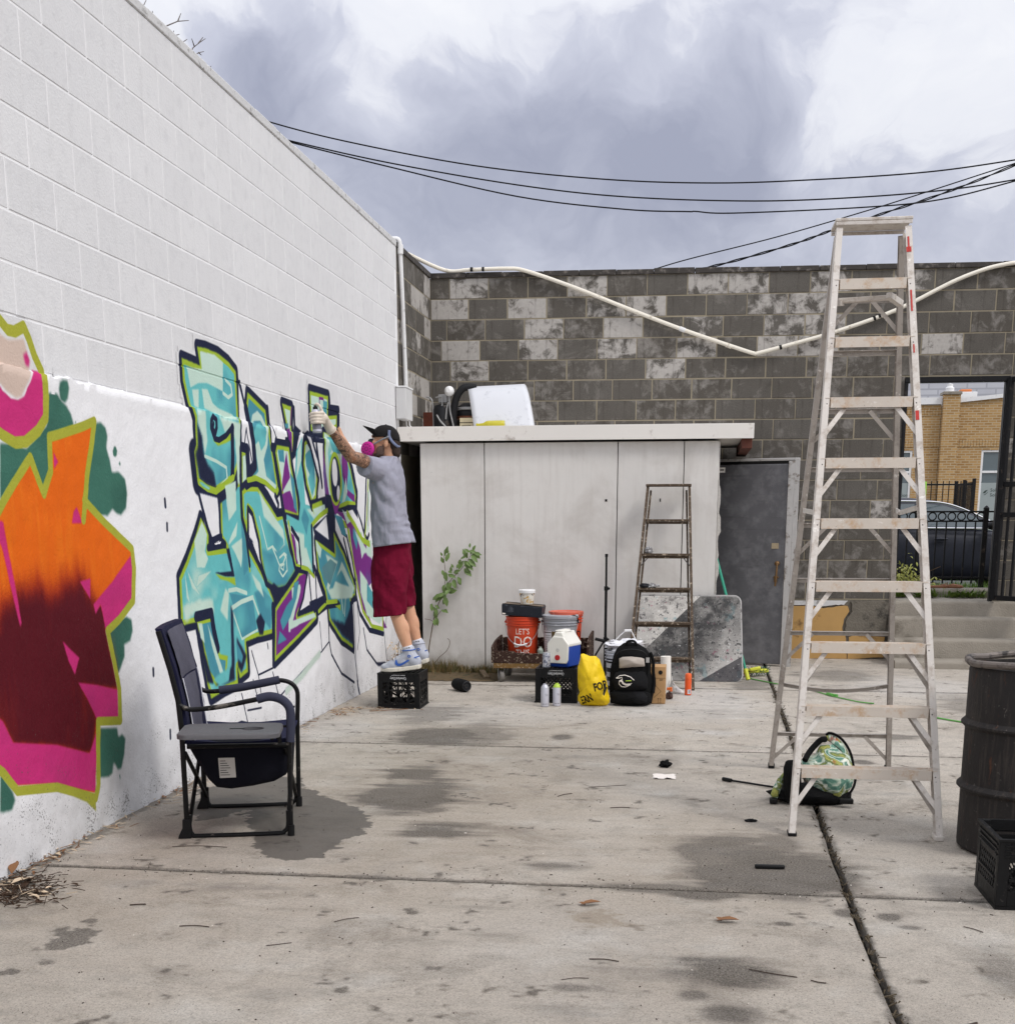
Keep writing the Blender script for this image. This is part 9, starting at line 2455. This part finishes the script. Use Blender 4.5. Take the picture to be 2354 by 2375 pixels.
# grit, seeds and flakes too many to count
for nm, mt, n_, seed in (('grit', m_twigd, 1000, 3), ('pale_flakes', m_whiteprint, 70, 4)):
    rr_ = random.Random(seed); b = MB()
    for k in range(n_):
        x = rr_.uniform(.05, 5.2); y = 2.6+8.6*rr_.random()**1.3 if rr_.random() < .7 else rr_.choice((4.92, 4.92, 8.08))+rr_.gauss(0, .09)
        a = rr_.uniform(0, PI); L = rr_.uniform(.002, .006)*(1 if rr_.random() < .85 else 2.4); w_ = rr_.uniform(.0015, .0035)
        b.bar((x, y, .002), (x+math.cos(a)*L, y+math.sin(a)*L, .002), w_, .003)
    o = b.build(nm, mt, None, smooth=0); o['kind'] = 'stuff'
b = MB(); rr_ = random.Random(8)
for k in range(520):
    y = rr_.uniform(2.2, 11.5); x = jx(y)+rr_.gauss(0, .012); a = rr_.uniform(0, 2*PI); L = rr_.uniform(.006, .03)
    b.bar((x, y, -.012+rr_.uniform(0, .012)), (x+math.cos(a)*L, y+math.sin(a)*L, rr_.uniform(-.008, .014)), .004, .004)
o = b.build('joint_debris', M('joint_moss_and_twigs', S(76, 66, 50), .9, var=.5, scale=30, bump=0), None, smooth=0); o['kind'] = 'stuff'
MBs = MB(); MBs.bar((3.08, 5.285, .010), (3.205, 5.29, .010), .022, .016); tag(MBs.build('rubber_strip', m_blackrub, None, origin=(3.14, 5.29, 0), bevel=.005), 'short black rubber strip on the stained concrete left of the long joint', 'rubber strip')
tag(lump((2.652, 7.51, 0), (.035, .03, .022), 41, .6, 2.5).build('black_scrap', m_blackfab, None, origin=(2.652, 7.51, 0), smooth=60), 'small crumpled black scrap on the concrete beyond the rod', 'scrap')
b = MB(); b.grid(lambda u, v: (2.59+.13*u+.02*fbm((u*3, v*3, 1), 2), 7.14+.13*v+.02*fbm((u*3, v*3, 5), 2), .003+.012*abs(fbm((u*5, v*5, 2), 2))), 8, 8); tag(b.build('paper_scrap', m_whiteprint, None, origin=(2.65, 7.2, 0), smooth=40), 'torn white scrap of paper on the concrete left of the ladder', 'scrap')
tag(lump((3.10, 6.15, 0), (.03, .014, .008), 43, .5, 2.5).build('rubber_scrap', m_blackrub, None, origin=(3.10, 6.15, 0), smooth=60), 'flat black rubber scrap on the concrete before the tall ladder foot', 'scrap')
b = MB(); b.bar((.35, 9.46, .006), (.62, 9.60, .008), .005, .005); tag(b.build('dry_stalk', m_brownleaf, None, origin=(.45, 9.52, 0)), 'long brown stalk lying on the concrete before the painter\'s crate', 'stalk')
